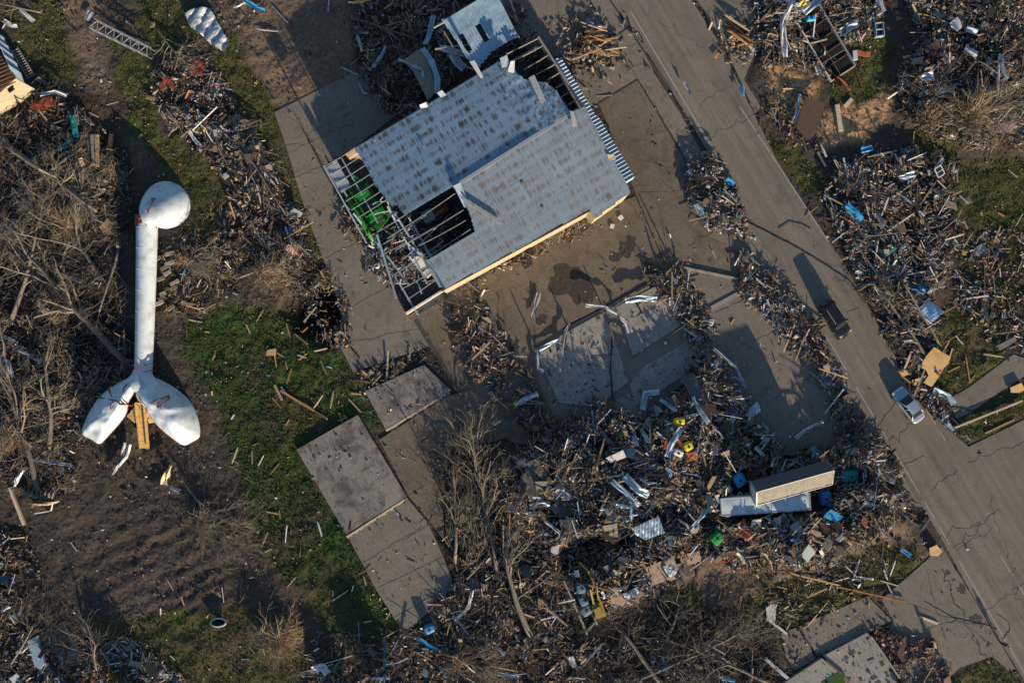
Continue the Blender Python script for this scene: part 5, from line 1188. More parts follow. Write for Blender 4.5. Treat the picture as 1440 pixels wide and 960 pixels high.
for i, (x0, y0, s0_, mt, lb) in enumerate([(836, 300, 1.1, 'white_sheet', 'pale square tile on the brown pad nearest the wall corner'), (873, 306, .9, 'white_sheet', 'pale square tile on the brown pad furthest from the wall'), (861, 318, .8, 'white_sheet', 'pale square tile on the brown pad nearest the oil stain'),
                                      (1190, 245, .9, 'white_sheet', 'bright white square lid on the roadside boards'), (936, 482, .5, 'white_sheet', 'white cube on the shaded floor slab'), (722, 770, .9, 'wood_grey', 'grey crate on the bare patch')]):
    a_ = rng.uniform(0, 1.5); pts = [(x0+math.cos(a_+k*math.pi/2)*s0_*5, y0+math.sin(a_+k*math.pi/2)*s0_*5) for k in range(4)]
    panel(pts, 'square_tile' if i < 3 else 'square_box' if i < 5 else 'crate', lb, 'tile' if i < 3 else 'lid' if i < 5 else 'crate', mt, .2, (.05, .1), .12)

# ------------------------------------------------------------------ lattice truss
tu = empty('lattice_truss', P(175, 58)); tag(tu, 'galvanised lattice tower section lying on the grass', 'truss')
A3 = np.array(P(136, 38, .3)); B3 = np.array(P(216, 78, .3)); d = (B3-A3)/np.linalg.norm(B3-A3); nrm = np.array([-d[1], d[0], 0])
off = np.array(tu.location)
def seg(nm, a, b, w=.07): m = MB(); m.bar(a-off, b-off, w, w); m.build(nm, M['galv'], tu)
Lh = np.linalg.norm(B3-A3)
for s_, zz in ((.62, .1), (-.62, .1), (.62, 1.1), (-.62, 1.1)):
    k = 1.0 if s_ > 0 else 1.0
    seg('chord', A3+nrm*s_+[0, 0, zz], B3+nrm*s_*.85+[0, 0, zz], .10)
nb = 14
for i in range(nb):
    a_ = A3+d*Lh*i/nb; b_ = A3+d*Lh*(i+1)/nb; sg = .62 if i % 2 else -.62
    seg('brace', a_+nrm*sg+[0, 0, 1.1], b_-nrm*sg+[0, 0, 1.1], .06)
    seg('brace', a_+nrm*sg+[0, 0, .1], a_+nrm*sg+[0, 0, 1.1], .05)

# ------------------------------------------------------------------ trailers, vehicles
wtr = empty('box_trailer', P(1076, 710)); d0 = P(1014, 713, 2.6); d1 = P(1139, 704, 2.6)
wtr.rotation_euler.z = math.atan2(d1.y-d0.y, d1.x-d0.x)
wtr.location = ((d0.x+d1.x)/2, (d0.y+d1.y)/2, 0); TL = (d1-d0).length
tag(wtr, 'long white box trailer lying in the rubble with crumpled lower side', 'trailer')
def roofw(m):
    n = 40; us = np.linspace(-TL/2, TL/2, n); vs = np.linspace(-1.0, 1.0, 10); U, V = np.meshgrid(us, vs, indexing='ij')
    m.grid(np.stack([U, V, 2.6+.06*fbm(U, V, 1.2, 5)-.04*np.abs(V)**2], -1)); Z = 2.6+.06*fbm(U, V, 1.2, 5)
part('roof_panel', 'white_paint', wtr, roofw)
part('side_panel', 'white_sheet', wtr, lambda m: [m.box((-TL/2+(i+.5)*TL/22, -1.02-.05*math.sin(i*1.7)-.0, 1.4), (TL/22*.97, .05, 2.3+.1*math.sin(i*2.1)), Matrix.Rotation(.12*math.sin(i*1.3), 3, 'X')) for i in range(22)])
part('side_panel', 'white_sheet', wtr, lambda m: m.box((0, 1.0, 1.4), (TL, .05, 2.3)))
part('end_panel', 'white_sheet', wtr, lambda m: m.box((TL/2, 0, 1.4), (.05, 2.0, 2.3)))
part('edge_rail', 'galv', wtr, lambda m: (m.box((0, -1.06, 2.58), (TL, .12, .12)), m.box((0, 1.06, 2.58), (TL, .12, .12)), m.box((TL/2, 0, 2.6), (.12, 2.1, .12)), m.box((-TL/2, 0, 2.6), (.12, 2.1, .12))))
part('torn_front', 'white_sheet', wtr, lambda m: (m.box((-TL/2-.7, .5, 2.3), (1.5, .9, .05), Matrix.Rotation(.5, 3, 'Y')), m.box((-TL/2-1.3, .1, 1.8), (.8, .8, .05), Matrix.Rotation(-.6, 3, 'Y')), m.box((-TL/2-.5, -.5, 2.1), (1.0, .3, .05), Matrix.Rotation(.3, 3, 'X')), m.box((-TL/2-.3, 1.0, 2.5), (.35, 1.2, .06), Matrix.Rotation(.4, 3, 'Z'))))
part('chassis', 'dark_steel', wtr, lambda m: (m.box((0, .5, .25), (TL, .15, .3)), m.box((0, -.5, .25), (TL, .15, .3))))
tt = empty('tarp_trailer', (0, 0, 0)); e0 = P(1060, 694, 3.3); e1 = P(1167, 664, 3.3); TT = (e1-e0).length
tt.location = ((e0.x+e1.x)/2, (e0.y+e1.y)/2, 3.2)
zr = math.atan2(e1.y-e0.y, e1.x-e0.x); tt.rotation_euler = (Matrix.Rotation(zr, 3, 'Z')@Matrix.Rotation(R(38), 3, 'X')).to_euler()
tag(tt, 'tipped trailer with cream tarpaulin side and grey roof on the rubble', 'trailer')
hw = 1.3; hd = .85
def tarp(m):
    us = np.linspace(-TT/2, TT/2, 110); vs = np.linspace(-hw, hw, 16); U, V = np.meshgrid(us, vs, indexing='ij')
    sag = .13*np.abs(np.sin((U/TT)*math.pi*7))*(1-(V/hw)**2)+.08*fbm(U+V*.6, V*.5, .5, 66)
    return m.grid(np.stack([U, V, hd-.1+sag], -1))
part('tarpaulin_side', 'cream_tarp', tt, tarp, True)
part('roof_sheet', 'grey_tarp', tt, lambda m: m.box((0, hw, 0), (TT, .05, 2*hd)))
part('floor', 'dark_steel', tt, lambda m: m.box((0, -hw, 0), (TT, .1, 2*hd)))
part('underside', 'dark_steel', tt, lambda m: m.box((0, 0, -hd), (TT, 2*hw, .06)))
part('end_wall', 'white_sheet', tt, lambda m: m.box((-TT/2, 0, 0), (.06, 2*hw, 2*hd)))
part('end_frame', 'steel', tt, lambda m: (m.box((-TT/2-.02, 0, hd), (.16, 2*hw, .16)), m.box((-TT/2-.02, 0, -hd), (.16, 2*hw, .16)), m.box((-TT/2-.02, hw, 0), (.16, .16, 2*hd)), m.box((-TT/2-.02, -hw, 0), (.16, .16, 2*hd))))
part('end_wall', 'cream', tt, lambda m: m.box((TT/2, 0, 0), (.1, 2*hw+.05, 2*hd+.05)))
part('edge_rail', 'steel', tt, lambda m: (m.box((0, hw+.03, hd), (TT, .08, .08)), m.box((0, -hw, hd), (TT, .08, .08))))
part('support_leg', 'dark_steel', tt, lambda m: (m.box((TT*.3, .2, -hd-.7), (.2, .2, 1.4)), m.box((-TT*.3, .2, -hd-.7), (.2, .2, 1.4))))
def tyre(px, py, z, r, label, flat=True):
    e = empty('truck_tyre_assembly', GP(px, py, z)); e.rotation_euler = (rng.normal()*.2, rng.normal()*.2, 0)
    th = np.linspace(0, 2*np.pi, 20, endpoint=False); G = []
    for a in np.linspace(0, 2*np.pi, 9):
        rr = r*.78+.2*r*math.cos(a); G.append(np.stack([rr*np.cos(th), rr*np.sin(th), np.full(20, .13*math.sin(a)+.13)], 1))
    MB().grid(np.array(G), close=True).build('tyre', M['black'], e, True)
    MB().tube([(0, 0, .05), (0, 0, .2)], r*.5, 14).build('rim', M['white_sheet'], e)
    MB().tube([(0, 0, .16), (0, 0, .26)], r*.26, 10).build('hub', M['black'], e)
    tag(e, label, 'tyre', 'loose truck tyres')
tyre(1024, 693, 1.2, .52, 'truck tyre with pale rim, second to the front of the white trailer')
tyre(1036, 691, 1.2, .52, 'truck tyre with pale rim touching the corner of the white trailer')
tyre(1056, 673, 1.2, .45, 'black tyre between the blue tote and the tarp sided trailer')
tyre(1067, 671, 1.2, .45, 'black tyre tucked against the grey trailer roof')
tyre(957, 578, 1.4, .42, 'small tyre beside the yellow box in the heap')
tyre(1141, 650, 1.0, .42, 'black tyre above the far end of the tarp trailer')
tyre(1153, 648, 1.0, .42, 'black tyre nearest the teal container')
def tote(name, label, cat, px, py, z, w, l, h, mat, rz, tilt=(0, 0)):
    e = empty(name, GP(px, py, z), rot=(tilt[0], tilt[1], rz)); tag(e, label, cat)
    def f(m):
        k = 24; th = np.linspace(0, 2*np.pi, k, endpoint=False); rows = []
        for s_, zz in ((1.0, 0), (.98, h*.8), (.93, h*.95), (.8, h), (.01, h*1.0)):
            cx = np.sign(np.cos(th))*np.abs(np.cos(th))**.35*w/2*s_; cy = np.sign(np.sin(th))*np.abs(np.sin(th))**.35*l/2*s_
            rows.append(np.stack([cx, cy, np.full(k, zz)], 1))
        m.grid(np.array(rows), close=True)
    part('tank', mat, e, f, True); part('cap', 'black', e, lambda m: m.tube([(0, 0, h), (0, 0, h+.08)], .16, 10)); part('rib', mat, e, lambda m: (m.box((0, 0, h*.99), (w*.8, .12, .06)), m.box((0, l*.28, h*.98), (w*.7, .1, .05))))
    return e
tote('blue_tank', 'sky blue plastic tank lying beside the tyres', 'tank', 1034, 671, .9, 1.5, 1.7, .7, 'sky_blue', .5, (.2, .1))
tote('teal_container', 'teal metal container at the end of the tarp sided trailer', 'container', 1190, 664, .4, 1.9, 1.7, 1.0, 'teal', .1, (.3, 0))
tote('green_bin', 'bright green plastic bin below the white trailer', 'bin', 999, 748, .7, 1.5, 1.3, .6, 'bright_green', .7, (.1, .1))
tote('yellow_box', 'upper yellow plastic box in the main heap', 'box', 947, 588, 1.3, 1.3, .8, .6, 'yellow', .1, (.2, .1))
tote('yellow_box', 'lower yellow plastic box in the main heap beside red strip', 'box', 957, 621, 1.3, 1.1, 1.0, .6, 'yellow', .4, (.2, .1))
tote('white_tank', 'white plastic drum beside the lower yellow box', 'drum', 944, 629, 1.3, 1.2, .8, .6, 'white_sheet', -.4, (.2, .1))
tote('blue_drum', 'bright blue drum at the corner of the long concrete slab', 'drum', 604, 880, .3, 1.3, 1.0, .7, 'blue', .4, (.2, .1))
tote('blue_crate', 'navy crate between the tarp sided trailer and blue sheet', 'crate', 1155, 697, .6, 1.3, 1.9, .8, 'blue', .1, (.1, .1))
crumple([(1143, 718), (1154, 708), (1172, 719), (1160, 726)], 'blue_sheet', 'pale sky blue sheet below the navy crate', 'sheet', 'sky_blue', .7, .12, .3, 90)

def car(name, label, px, py, L, Wd, Hh, paint, rz, kind):
    e = empty(name, GP(px, py, .02), rz); tag(e, label, 'car', 'cars on the road')
    xs = np.array([-.5, -.485, -.43, -.30, -.12, .08, .22, .36, .455, .49, .5])*L
    suv = kind == 'suv'
    hw_ = np.array([.74, .86, .96, 1, 1, 1, 1, .98, .90, .78, .62])*Wd/2
    belt = np.array([.62, .80, .86, .88, .9, .9, .88, .80, .70, .60, .5])*(Hh*.66 if suv else Hh*.70)
    if suv: belt = np.array([.9, 1.0, 1, 1, 1, 1, .97, .93, .88, .8, .55])*Hh*.62
    def body(m):
        rows = []
        for x, w_, b_ in zip(xs, hw_, belt):
            prof = [(-w_*.92, .28), (-w_, .45), (-w_*1.0, b_*.75), (-w_*.95, b_*.95), (-w_*.8, b_), (-w_*.4, b_*1.03), (0, b_*1.04)]
            prof += [(-a, z) for a, z in prof[-2::-1]]
            rows.append([(x, y, z) for y, z in prof])
        g = np.array(rows); m.grid(g); 
        for k in (0, -1): m.grid(np.stack([g[k], np.stack([g[k][:, 0], g[k][:, 1]*.6, np.full(len(g[k]), .28)], 1)]))
    part('body', paint, e, body, True)
    # cabin
    if suv: cx = [-.485, -.44, -.1, .13, .255]; top = [.0, 1, 1, .98, .0]; cw = [.90, .80, .80, .78, .88]
    else: cx = [-.36, -.20, -.05, .09, .26]; top = [0, .95, 1, .96, 0]; cw = [.86, .72, .70, .70, .88]
    bz = Hh*.62*(1.0 if suv else .98); tz = Hh
    def glass(m):
        rows = []
        for x, t_, c_ in zip(cx, top, cw):
            w_ = Wd/2*c_; zt = bz-.03+(tz-bz)*t_
            rows.append([(x*L, -Wd/2*.90, bz-.08), (x*L, -w_, zt), (x*L, -w_*.5, zt+.02), (x*L, 0, zt+.03), (x*L, w_*.5, zt+.02), (x*L, w_, zt), (x*L, Wd/2*.9, bz-.08)])
        m.grid(np.array(rows))
    part('windows', 'glass', e, glass)
    def roof(m):
        rows = []
        r0, r1 = (cx[1]*1.0, cx[3]*1.0)
        for x in np.linspace(r0, r1, 7):
            w_ = Wd/2*cw[2]*1.01; zt = tz+.01-.03*abs((x-(r0+r1)/2)*3)
            rows.append([(x*L, -w_, zt-.03), (x*L, -w_*.9, zt+.015), (x*L, 0, zt+.04), (x*L, w_*.9, zt+.015), (x*L, w_, zt-.03)])
        m.grid(np.array(rows))
        for s_ in (-1, 1):
            m.bar((cx[3]*L, s_*Wd/2*cw[3], tz-.03), (cx[4]*L, s_*Wd/2*.88, bz-.02), .08, .05); m.bar((cx[1]*L, s_*Wd/2*cw[1], tz-.04), (cx[0]*L, s_*Wd/2*.86, bz-.02), .12, .05)
            m.bar((-.02*L, s_*Wd/2*cw[2]*1.0, tz-.02), (-.02*L, s_*Wd/2*.91, bz-.02), .07, .05, up=(1, 0, 0))
    part('roof', paint, e, roof, True)
    for s_ in (-1, 1):
        for x in (-.31, .31):
            w1 = part('wheel', 'black', e, lambda m: m.tube([(x*L, s_*(Wd/2-.22), .33), (x*L, s_*(Wd/2+.01), .33)], .34, 18))
            MB().tube([(x*L, s_*(Wd/2-.1), .33), (x*L, s_*(Wd/2+.02), .33)], .2, 12).build('rim', M['steel'], w1)
        part('headlight', 'clear_light', e, lambda m: m.box((.465*L, s_*Wd*.34, belt[8]*.92), (.28, .34, .12), Matrix.Rotation(-s_*.35, 3, 'Z')))
        part('tail_light', 'red_light', e, lambda m: m.box((-.482*L, s_*Wd*.36, belt[1]*.93), (.12, .3, .14)))
        part('mirror', paint, e, lambda m: m.box((.17*L, s_*(Wd/2+.1), bz+.02), (.16, .22, .14)))
        part('door_handle', 'steel', e, lambda m: m.box((-.08*L, s_*(Wd/2+.0), bz-.18), (.16, .03, .03)))
    if suv:
        for s_ in (-1, 1): part('roof_rail', 'galv', e, lambda m: m.box((-.15*L, s_*Wd*.35, tz+.08), (.46*L, .05, .05)))
    part('number_plate', 'white_sheet', e, lambda m: m.box((-.502*L, 0, .6), (.02, .45, .14)))
    return e
# heading measured in plan
h1_ = math.atan2(-(468-430), (1185-1157)); car('black_suv', 'black sport utility vehicle driving down the grey road', 1170.5, 449, 4.7, 1.95, 1.72, 'black_paint', math.atan2(-40, 27), 'suv')
car('silver_sedan', 'silver sedan driving up the grey road past the plywood sheet', 1273.5, 569, 4.85, 1.9, 1.42, 'silver_paint', math.atan2(42, -32), 'sedan')
# crushed pickup by the roadside
pk = empty('crushed_pickup', GP(1302, 440, .0), rot=(.12, -.25, -.75)); tag(pk, 'crushed pale blue pickup upended in roadside debris', 'pickup truck')
part('cab', 'sky_blue', pk, lambda m: m.grid(np.array([[(x, y, 1.7-.25*abs(y)**2-.1*(x < -.8)+.05*math.sin(x*4+y*3)) for y in np.linspace(-1, 1, 7)] for x in np.linspace(-1.1, 1.1, 8)])))
M['pale_blue_paint'] = node_mat('pale_blue_paint', (.42, .58, .70), .4, .1, nscale=2, namp=.15); pk.children[0].data.materials[0] = M['pale_blue_paint']
part('body', 'white_sheet', pk, lambda m: (m.box((0, -.95, 1.0), (2.3, .08, 1.1)), m.box((0, .95, 1.0), (2.3, .08, 1.1)), m.box((-1.5, -.2, .9), (1.1, 1.6, .5), Matrix.Rotation(.25, 3, 'Y')), m.box((-1.1, 0, 1.25), (.07, 1.8, .7), Matrix.Rotation(.3, 3, 'Y'))))
part('side_window', 'glass', pk, lambda m: m.box((-.3, -1.0, 1.3), (1.1, .03, .4)))
part('windscreen', 'glass', pk, lambda m: m.box((-1.2, 0, 1.35), (.04, 1.3, .5), Matrix.Rotation(.5, 3, 'Y')))
part('chassis', 'dark_steel', pk, lambda m: (m.box((1.6, .4, .5), (2.2, .15, .2)), m.box((1.6, -.4, .5), (2.2, .15, .2)), m.box((1.5, 0, .45), (.15, 1.3, .15)), m.box((2.2, 0, .45), (.15, 1.3, .15))))
for x, y in ((1.9, .8), (1.9, -.8), (-1.5, .85), (-1.5, -.85)):
    w1 = part('wheel', 'black', pk, lambda m: m.tube([(x, y-.12, .4), (x, y+.12, .4)], .38, 14)); MB().tube([(x, y-.13, .4), (x, y+.13, .4)], .2, 10).build('rim', M['steel'], w1)

# yellow machine wreck, lower centre
ym = empty('yellow_loader', GP(836, 838, 0), 1.9); tag(ym, 'wrecked ochre loader beside the blue tool chests in a broken wall corner', 'loader')
part('body', 'ochre', ym, lambda m: (m.box((-.9, 0, .9), (1.8, 1.3, .8)), m.box((-.9, .1, 1.4), (1.0, .9, .25), Matrix.Rotation(.2, 3, 'Z'))))
part('arm', 'ochre', ym, lambda m: (m.bar((-.2, -.5, 1.2), (4.2, -.3, 1.4), .22), m.bar((4.2, -.3, 1.4), (5.4, .4, .9), .25), m.bar((-.2, .4, 1.2), (2.2, .2, 1.9), .18)))
part('mast', 'ochre', ym, lambda m: (m.bar((.4, -.3, 1.2), (2.6, -.8, 1.8), .12), m.bar((.6, .5, 1.2), (2.9, -.5, 1.7), .12), m.bar((1.4, -.5, 1.5), (1.8, .3, 1.5), .1)))
for x, y in ((-1.5, .75), (-1.5, -.75), (0, .75), (0, -.75)): part('wheel', 'black', ym, lambda m: m.tube([(x, y-.15, .45), (x, y+.15, .45)], .42, 14))
for i, (x, y, lb) in enumerate([(816, 818, 'topmost dark blue chest in the broken wall corner'), (820, 836, 'middle dark blue chest in the broken wall corner'), (823, 853, 'bottom dark blue chest in the broken wall corner')]):
    tote('blue_chest', lb, 'chest', x, y, .2, 1.5, 1.3, .7, 'blue', .2+.2*i, (.1, .05))
M['slate_blue'] = node_mat('slate_blue', (.07, .13, .19), .6, nscale=3, namp=.15)
for o in list(bpy.data.objects):
    if o.name.startswith('blue_chest'):
        for c in o.children:
            if c.name.startswith(('tank', 'rib')): c.data.materials[0] = M['slate_blue']
# low block walls of the ruined building
def wallseg(a, b, w, h, name, label, mat='concrete_light', mx=None):
    A, B = P(*a), P(*b); o0 = Vector((A.x, A.y, 0)); L = (B-A).length; n = max(3, int(L/.42)); mb = MB(); d = (B-A)/n
    for i in range(n):
        for lv in range(int(h/.2)):
            if rng.random() < .12+.25*(lv >= int(h/.2)-2): continue
            p = A+d*(i+.5+(.5 if lv % 2 else 0)); mb.box((p.x-o0.x+rng.normal()*.02, p.y-o0.y+rng.normal()*.02, .1+lv*.2), (.40, w, .19), Matrix.Rotation(math.atan2(d.y, d.x)+rng.normal()*.04, 3, 'Z'))
    o = mb.build(name, M[mat]); o.location = o0; return tag(o, label, 'wall')
wallseg((789, 806), (824, 886), .22, .8, 'block_wall', 'broken pale block wall running down beside the blue chests')
wallseg((824, 886), (838, 872), .22, .6, 'block_wall', 'short block wall end below the ochre loader')
wallseg((876, 842), (948, 802), .2, .6, 'block_wall', 'low block wall under the tan wallboards')
wallseg((800, 790), (838, 872), .25, .8, 'block_wall', 'thick block wall between the blue chests and ochre loader')
wallseg((765, 775), (800, 755), .5, .6, 'block_wall', 'pale block wall stub above the dark cellar corner')
wallseg((810, 762), (838, 752), .45, .6, 'block_wall', 'pale block wall stub in the middle of the dark floor')
wallseg((840, 445), (912, 402), .16, .2, 'curb_wall', 'low curb along the north edge of the pale floor slabs', 'concrete')
wallseg((478, 258), (530, 350), .1, .2, 'x', 'x') if False else None

# ------------------------------------------------------------------ black floored shell at the top right
bs = empty('roofless_house_shell', (*P(1143, 62)[:2], 0)); c0, c1, c2, c3 = [P(*p) for p in [(1118, 32), (1150, 8), (1201, 94), (1167, 116)]]
bs.rotation_euler.z = 0; ol_ = bs.location; tag(bs, 'roofless building shell with charred black floor and steel grid', 'building')
q = [(p.x-ol_.x, p.y-ol_.y) for p in (c0, c1, c2, c3)]
part('floor', 'pitch', bs, lambda m: m.prism(q[::-1], .0, .12))
for i, (a, b, mt, h_) in enumerate([(0, 3, 'white_sheet', .55), (1, 2, 'galv', .5), (3, 2, 'wood_pale', .25), (0, 1, 'steel', .4)]):
    part('low_wall', mt, bs, lambda m: m.bar((*q[a], h_*.3+.1), (*q[b], h_*.3+.1), .14, h_*.6))
qa = np.array(q)
for t in (.22, .42, .62, .8):
    a_ = qa[0]*(1-t)+qa[3]*t; b_ = qa[1]*(1-t)+qa[2]*t; part('floor_beam', 'brownboard', bs, lambda m: m.bar((*a_, .2), (*b_, .2), .07, .1))
for t in (.4,):
    a_ = qa[0]*(1-t)+qa[1]*t; b_ = qa[3]*(1-t)+qa[2]*t; part('floor_beam', 'brownboard', bs, lambda m: m.bar((*a_, .27), (*b_, .27), .07, .1))
o = tote('blue_tub', 'pale blue tub on the black floor of the shell', 'tub', 1138, 29, .3, 1.1, .6, .4, 'sky_blue', .1)
strip([(1110, 20), (1122, 12), (1135, 0)], .8, 'white_sheet', 'bent_gutter', 'white gutter with an orange band at the shell corner', 'gutter', .9, .2, 77)
strip([(1118, 18), (1124, 12)], .85, 'yellow', 'yellow_flashing', 'short orange yellow flashing on the white gutter', 'flashing', 1.1, .1, 78)
strip([(1172, 112), (1182, 118), (1194, 128)], (1.0, .35), 'red_sheet', 'red_plastic_strip', 'crumpled bright red strip at the corner of the black floored shell', 'plastic strip', .3, .3, 79)

# open window frame box, doors
fr = empty('loose_window', GP(1233, 45, .1), .1); tag(fr, 'pale blue window frame box standing on the lawn by the shell', 'window frame')
part('frame', 'galv_blue', fr, lambda m: [m.box(c_, d_) for c_, d_ in (((-.5, 0, .3), (.08, 1.7, .6)), ((.5, 0, .3), (.08, 1.7, .6)), ((0, .82, .3), (1.0, .08, .6)), ((0, -.82, .3), (1.0, .08, .6)), ((0, 0, .3), (1.0, .07, .6)))])
part('glass', 'glass', fr, lambda m: m.box((0, 0, .1), (.92, 1.56, .02)))
fr = empty('white_window', GP(1311, 245, .9), .4, rot=(.2, .1, .6)); tag(fr, 'white framed window lying on the debris heap', 'window frame')
part('frame', 'white_sheet', fr, lambda m: [m.box(c_, d_) for c_, d_ in (((-.5, 0, .1), (.1, 1.2, .1)), ((.5, 0, .1), (.1, 1.2, .1)), ((0, .6, .1), (1.1, .1, .1)), ((0, -.6, .1), (1.1, .1, .1)), ((0, 0, .1), (1.0, .07, .1)))])
part('glass', 'glass', fr, lambda m: m.box((0, 0, .08), (.95, 1.15, .02)))

# ------------------------------------------------------------------ cream house at the left edge
ch = empty('cream_house', (*P(0, 100)[:2], 0)); o1 = ch.location; tag(ch, 'cream sided house with brown shingled roof half torn off at the edge', 'house')
def hl(px, py, z): p = P(px, py, z); return (p.x-o1.x, p.y-o1.y)
part('roof', 'brownboard', ch, lambda m: m.prism([hl(x, y, 3.6) for x, y in [(-40, 75), (0, 76), (20, 108), (-2, 128), (-40, 150)]], [3.6, 3.6, 3.2, 3.2, 3.2], [3.75, 3.75, 3.35, 3.35, 3.35]))
M['brown_shingle'] = node_mat('brown_shingle', (.11, .045, .032), .9, nscale=3, namp=.2); ch.children[0].data.materials[0] = M['brown_shingle']
def battens(m):
    for i in range(9):
        t = i/8; a_ = np.array(hl(-2-t*0, 78+t*46, 3.7)); b_ = np.array(hl(20-0*t, 106+0*t, 3.7))
        p0_ = np.array(hl(-40, 90+t*55, 3.7)); p1_ = np.array(hl(2+18*min(1, t*1.2), 80+t*28+6*t, 3.7)); m.bar((*p0_, 3.78-.3*t), (*p1_, 3.78-.3*t), .1, .08)
part('roof_battens', 'wood_dark', ch, battens)
part('gable_wall', 'cream', ch, lambda m: m.prism([hl(x, y, 2) for x, y in [(-40, 165), (-2, 130), (22, 110), (39, 120), (20, 135), (0, 147), (-40, 175)]], [0]*7, [3.0, 3.0, 3.0, 1.3, 1.3, 1.3, 1.3]))
part('gable_wall_cap', 'wood_pale', ch, lambda m: m.bar((*hl(23, 110, 3), 3.1), (*hl(-40, 160, 3), 3.1), .2, .15))
part('window', 'glass', ch, lambda m: m.box((*hl(17, 127, 2.2), 2.35), (.8, .4, .1), Matrix.Rotation(.6, 3, 'Z')@Matrix.Rotation(.0, 3, 'X')))
part('torn_metal_roof', 'galv_blue', ch, lambda m: [m.prism([hl(x, y, 3.4) for x, y in [(a, b), (a+14, b+10), (a+16, b+22), (a+3, b+14)]], [3.3+.1*k, 3.2, 2.9, 3.2], [3.4+.1*k, 3.3, 3.0, 3.3]) for k, (a, b) in enumerate([(-10, 42), (-4, 54), (2, 66), (8, 78), (14, 92)])])
lad = empty('fallen_ladder', GP(33, 90, .2)); tag(lad, 'dark wooden ladder lying on grass beside the cream house', 'ladder')
la, lb_ = P(22, 70), P(46, 110); dd = (lb_-la); nn = Vector((-dd.y, dd.x, 0)).normalized(); ol2 = Vector((lad.location.x, lad.location.y, 0))
for s_ in (-.45, .45): part('rail', 'wood_grey', lad, lambda m: m.bar(la-ol2+nn*s_, lb_-ol2+nn*s_, .1, .1))
for k in range(12):
    c_ = la-ol2+dd*(k+.5)/12; part('rung', 'wood_grey', lad, lambda m: m.bar(c_-nn*.45, c_+nn*.45, .1, .06))

# ------------------------------------------------------------------ lone objects
def beam(pxa, pxb, w, h, mat, name, label, cat, z=.15, group=None):
    A, B = GP(*pxa, z), GP(*pxb, z); o0 = A.copy(); mb = MB(); mb.bar((0, 0, 0), B-A, w, h); o = mb.build(name, M[mat]); o.location = o0
    return tag(o, label, cat, group)
beam((108, 166), (113, 196), .55, .4, 'teal', 'teal_beam', 'thick teal steel box lying in the burnt debris', 'beam', .5)
beam((75, 221), (108, 197), .22, .2, 'teal', 'teal_beam', 'long thin teal pipe below the thick teal box', 'pipe', .5)
beam((98, 212), (104, 190), .18, .2, 'teal', 'teal_beam', 'short thin teal pipe crossing the long one', 'pipe', .5)
beam((1045, 363), (1042, 416), .6, .45, 'wood_orange', 'timber_stack', 'thick rust brown timber beam at the edge of the roadside strip', 'timber', .1)
beam((1176, 148), (1181, 185), .55, .35, 'wood_pale', 'timber_post', 'short thick pale timber on the sand patch', 'timber', .1)
beam((1188, 150), (1197, 140), .5, .3, 'wood_pale', 'timber_post', 'stubby pale log by the edge of the lawn above the sand', 'timber', .1)
beam((1340, 601), (1435, 563), .22, .25, 'wood_pale', 'long_timber', 'long pale timber across the roadside grass above the side street', 'timber', .25)
beam((1384, 609), (1425, 590), .16, .16, 'wood_tan', 'long_timber', 'shorter tan timber at the edge of the side street', 'timber', .1)
beam((1080, 870), (1106, 890), .28, .2, 'white_sheet', 'white_pipe', 'white pipe with yellow end above the driveway slabs', 'pipe', .15)
beam((1076, 925), (1108, 953), .4, .3, 'white_sheet', 'white_pipe', 'thick white pipe lying across the bottom driveway edge', 'pipe', .15)
beam((1178, 824), (1272, 845), .16, .14, 'wood_orange', 'long_board', 'long orange board crossing the driveway from the weedy bank', 'board', .25)
beam((1096, 800), (1180, 822), .2, .14, 'wood_tan', 'long_board', 'long tan board on the weedy bank below the trailers', 'board', .15)
beam((1292, 866), (1318, 876), .3, .12, 'wood_pale', 'short_board', 'lone pale plank on the bare driveway', 'board', .1)
beam((17, 684), (37, 737), .32, .3, 'wood_pale', 'pale_post', 'pale squared post beside the uprooted stump', 'post', .3)
beam((135, 192), (138, 235), .35, .25, 'wood_grey', 'railway_tie', 'leftmost grey timber of the short bundle', 'timber', .5, 'short timber bundle')
beam((141, 192), (143, 237), .4, .3, 'wood_tan', 'railway_tie', 'middle tan timber of the short bundle', 'timber', .5, 'short timber bundle')
beam((160, 190), (156, 240), .5, .3, 'wood_dark', 'railway_tie', 'dark timber at the open end of the short bundle', 'timber', .4, 'short timber bundle')
beam((1240, 0), (1240, 0), .1, .1, 'steel', 'x', 'x', 'x') if False else None
beam((395, 549), (442, 577), .28, .15, 'wood_orange', 'long_board', 'long orange brown board across the green grass', 'board', .15)
beam((443, 578), (460, 588), .25, .12, 'wood_dark', 'long_board', 'dark board end continuing the orange board', 'board', .12)
beam((387, 541), (398, 562), .3, .15, 'wood_tan', 'short_board', 'thick tan board end leaning on the orange board', 'board', .2)
beam((1160, 235), (1148, 215), .2, .15, 'wood_pale', 'short_board', 'pale board on the roadside grass below the brown panel', 'board', .2)
beam((1262, 705-560), (1262, 706-560), .1, .1, 'steel', 'x', 'x', 'x') if False else None
beam((1078, 855-15), (1082, 841), .1, .1, 'steel', 'x', 'x', 'x') if False else None
for o in list(bpy.data.objects):
    if o.get('label') == 'x': bpy.data.objects.remove(o)
# ribbed trough
panel([(38, 901), (53, 893), (63, 932), (56, 941), (48, 936)], 'metal_trough', 'ribbed grey metal trough lying beside the lone concrete slab', 'trough', 'galv_blue', .5, (.1, .05), .35)
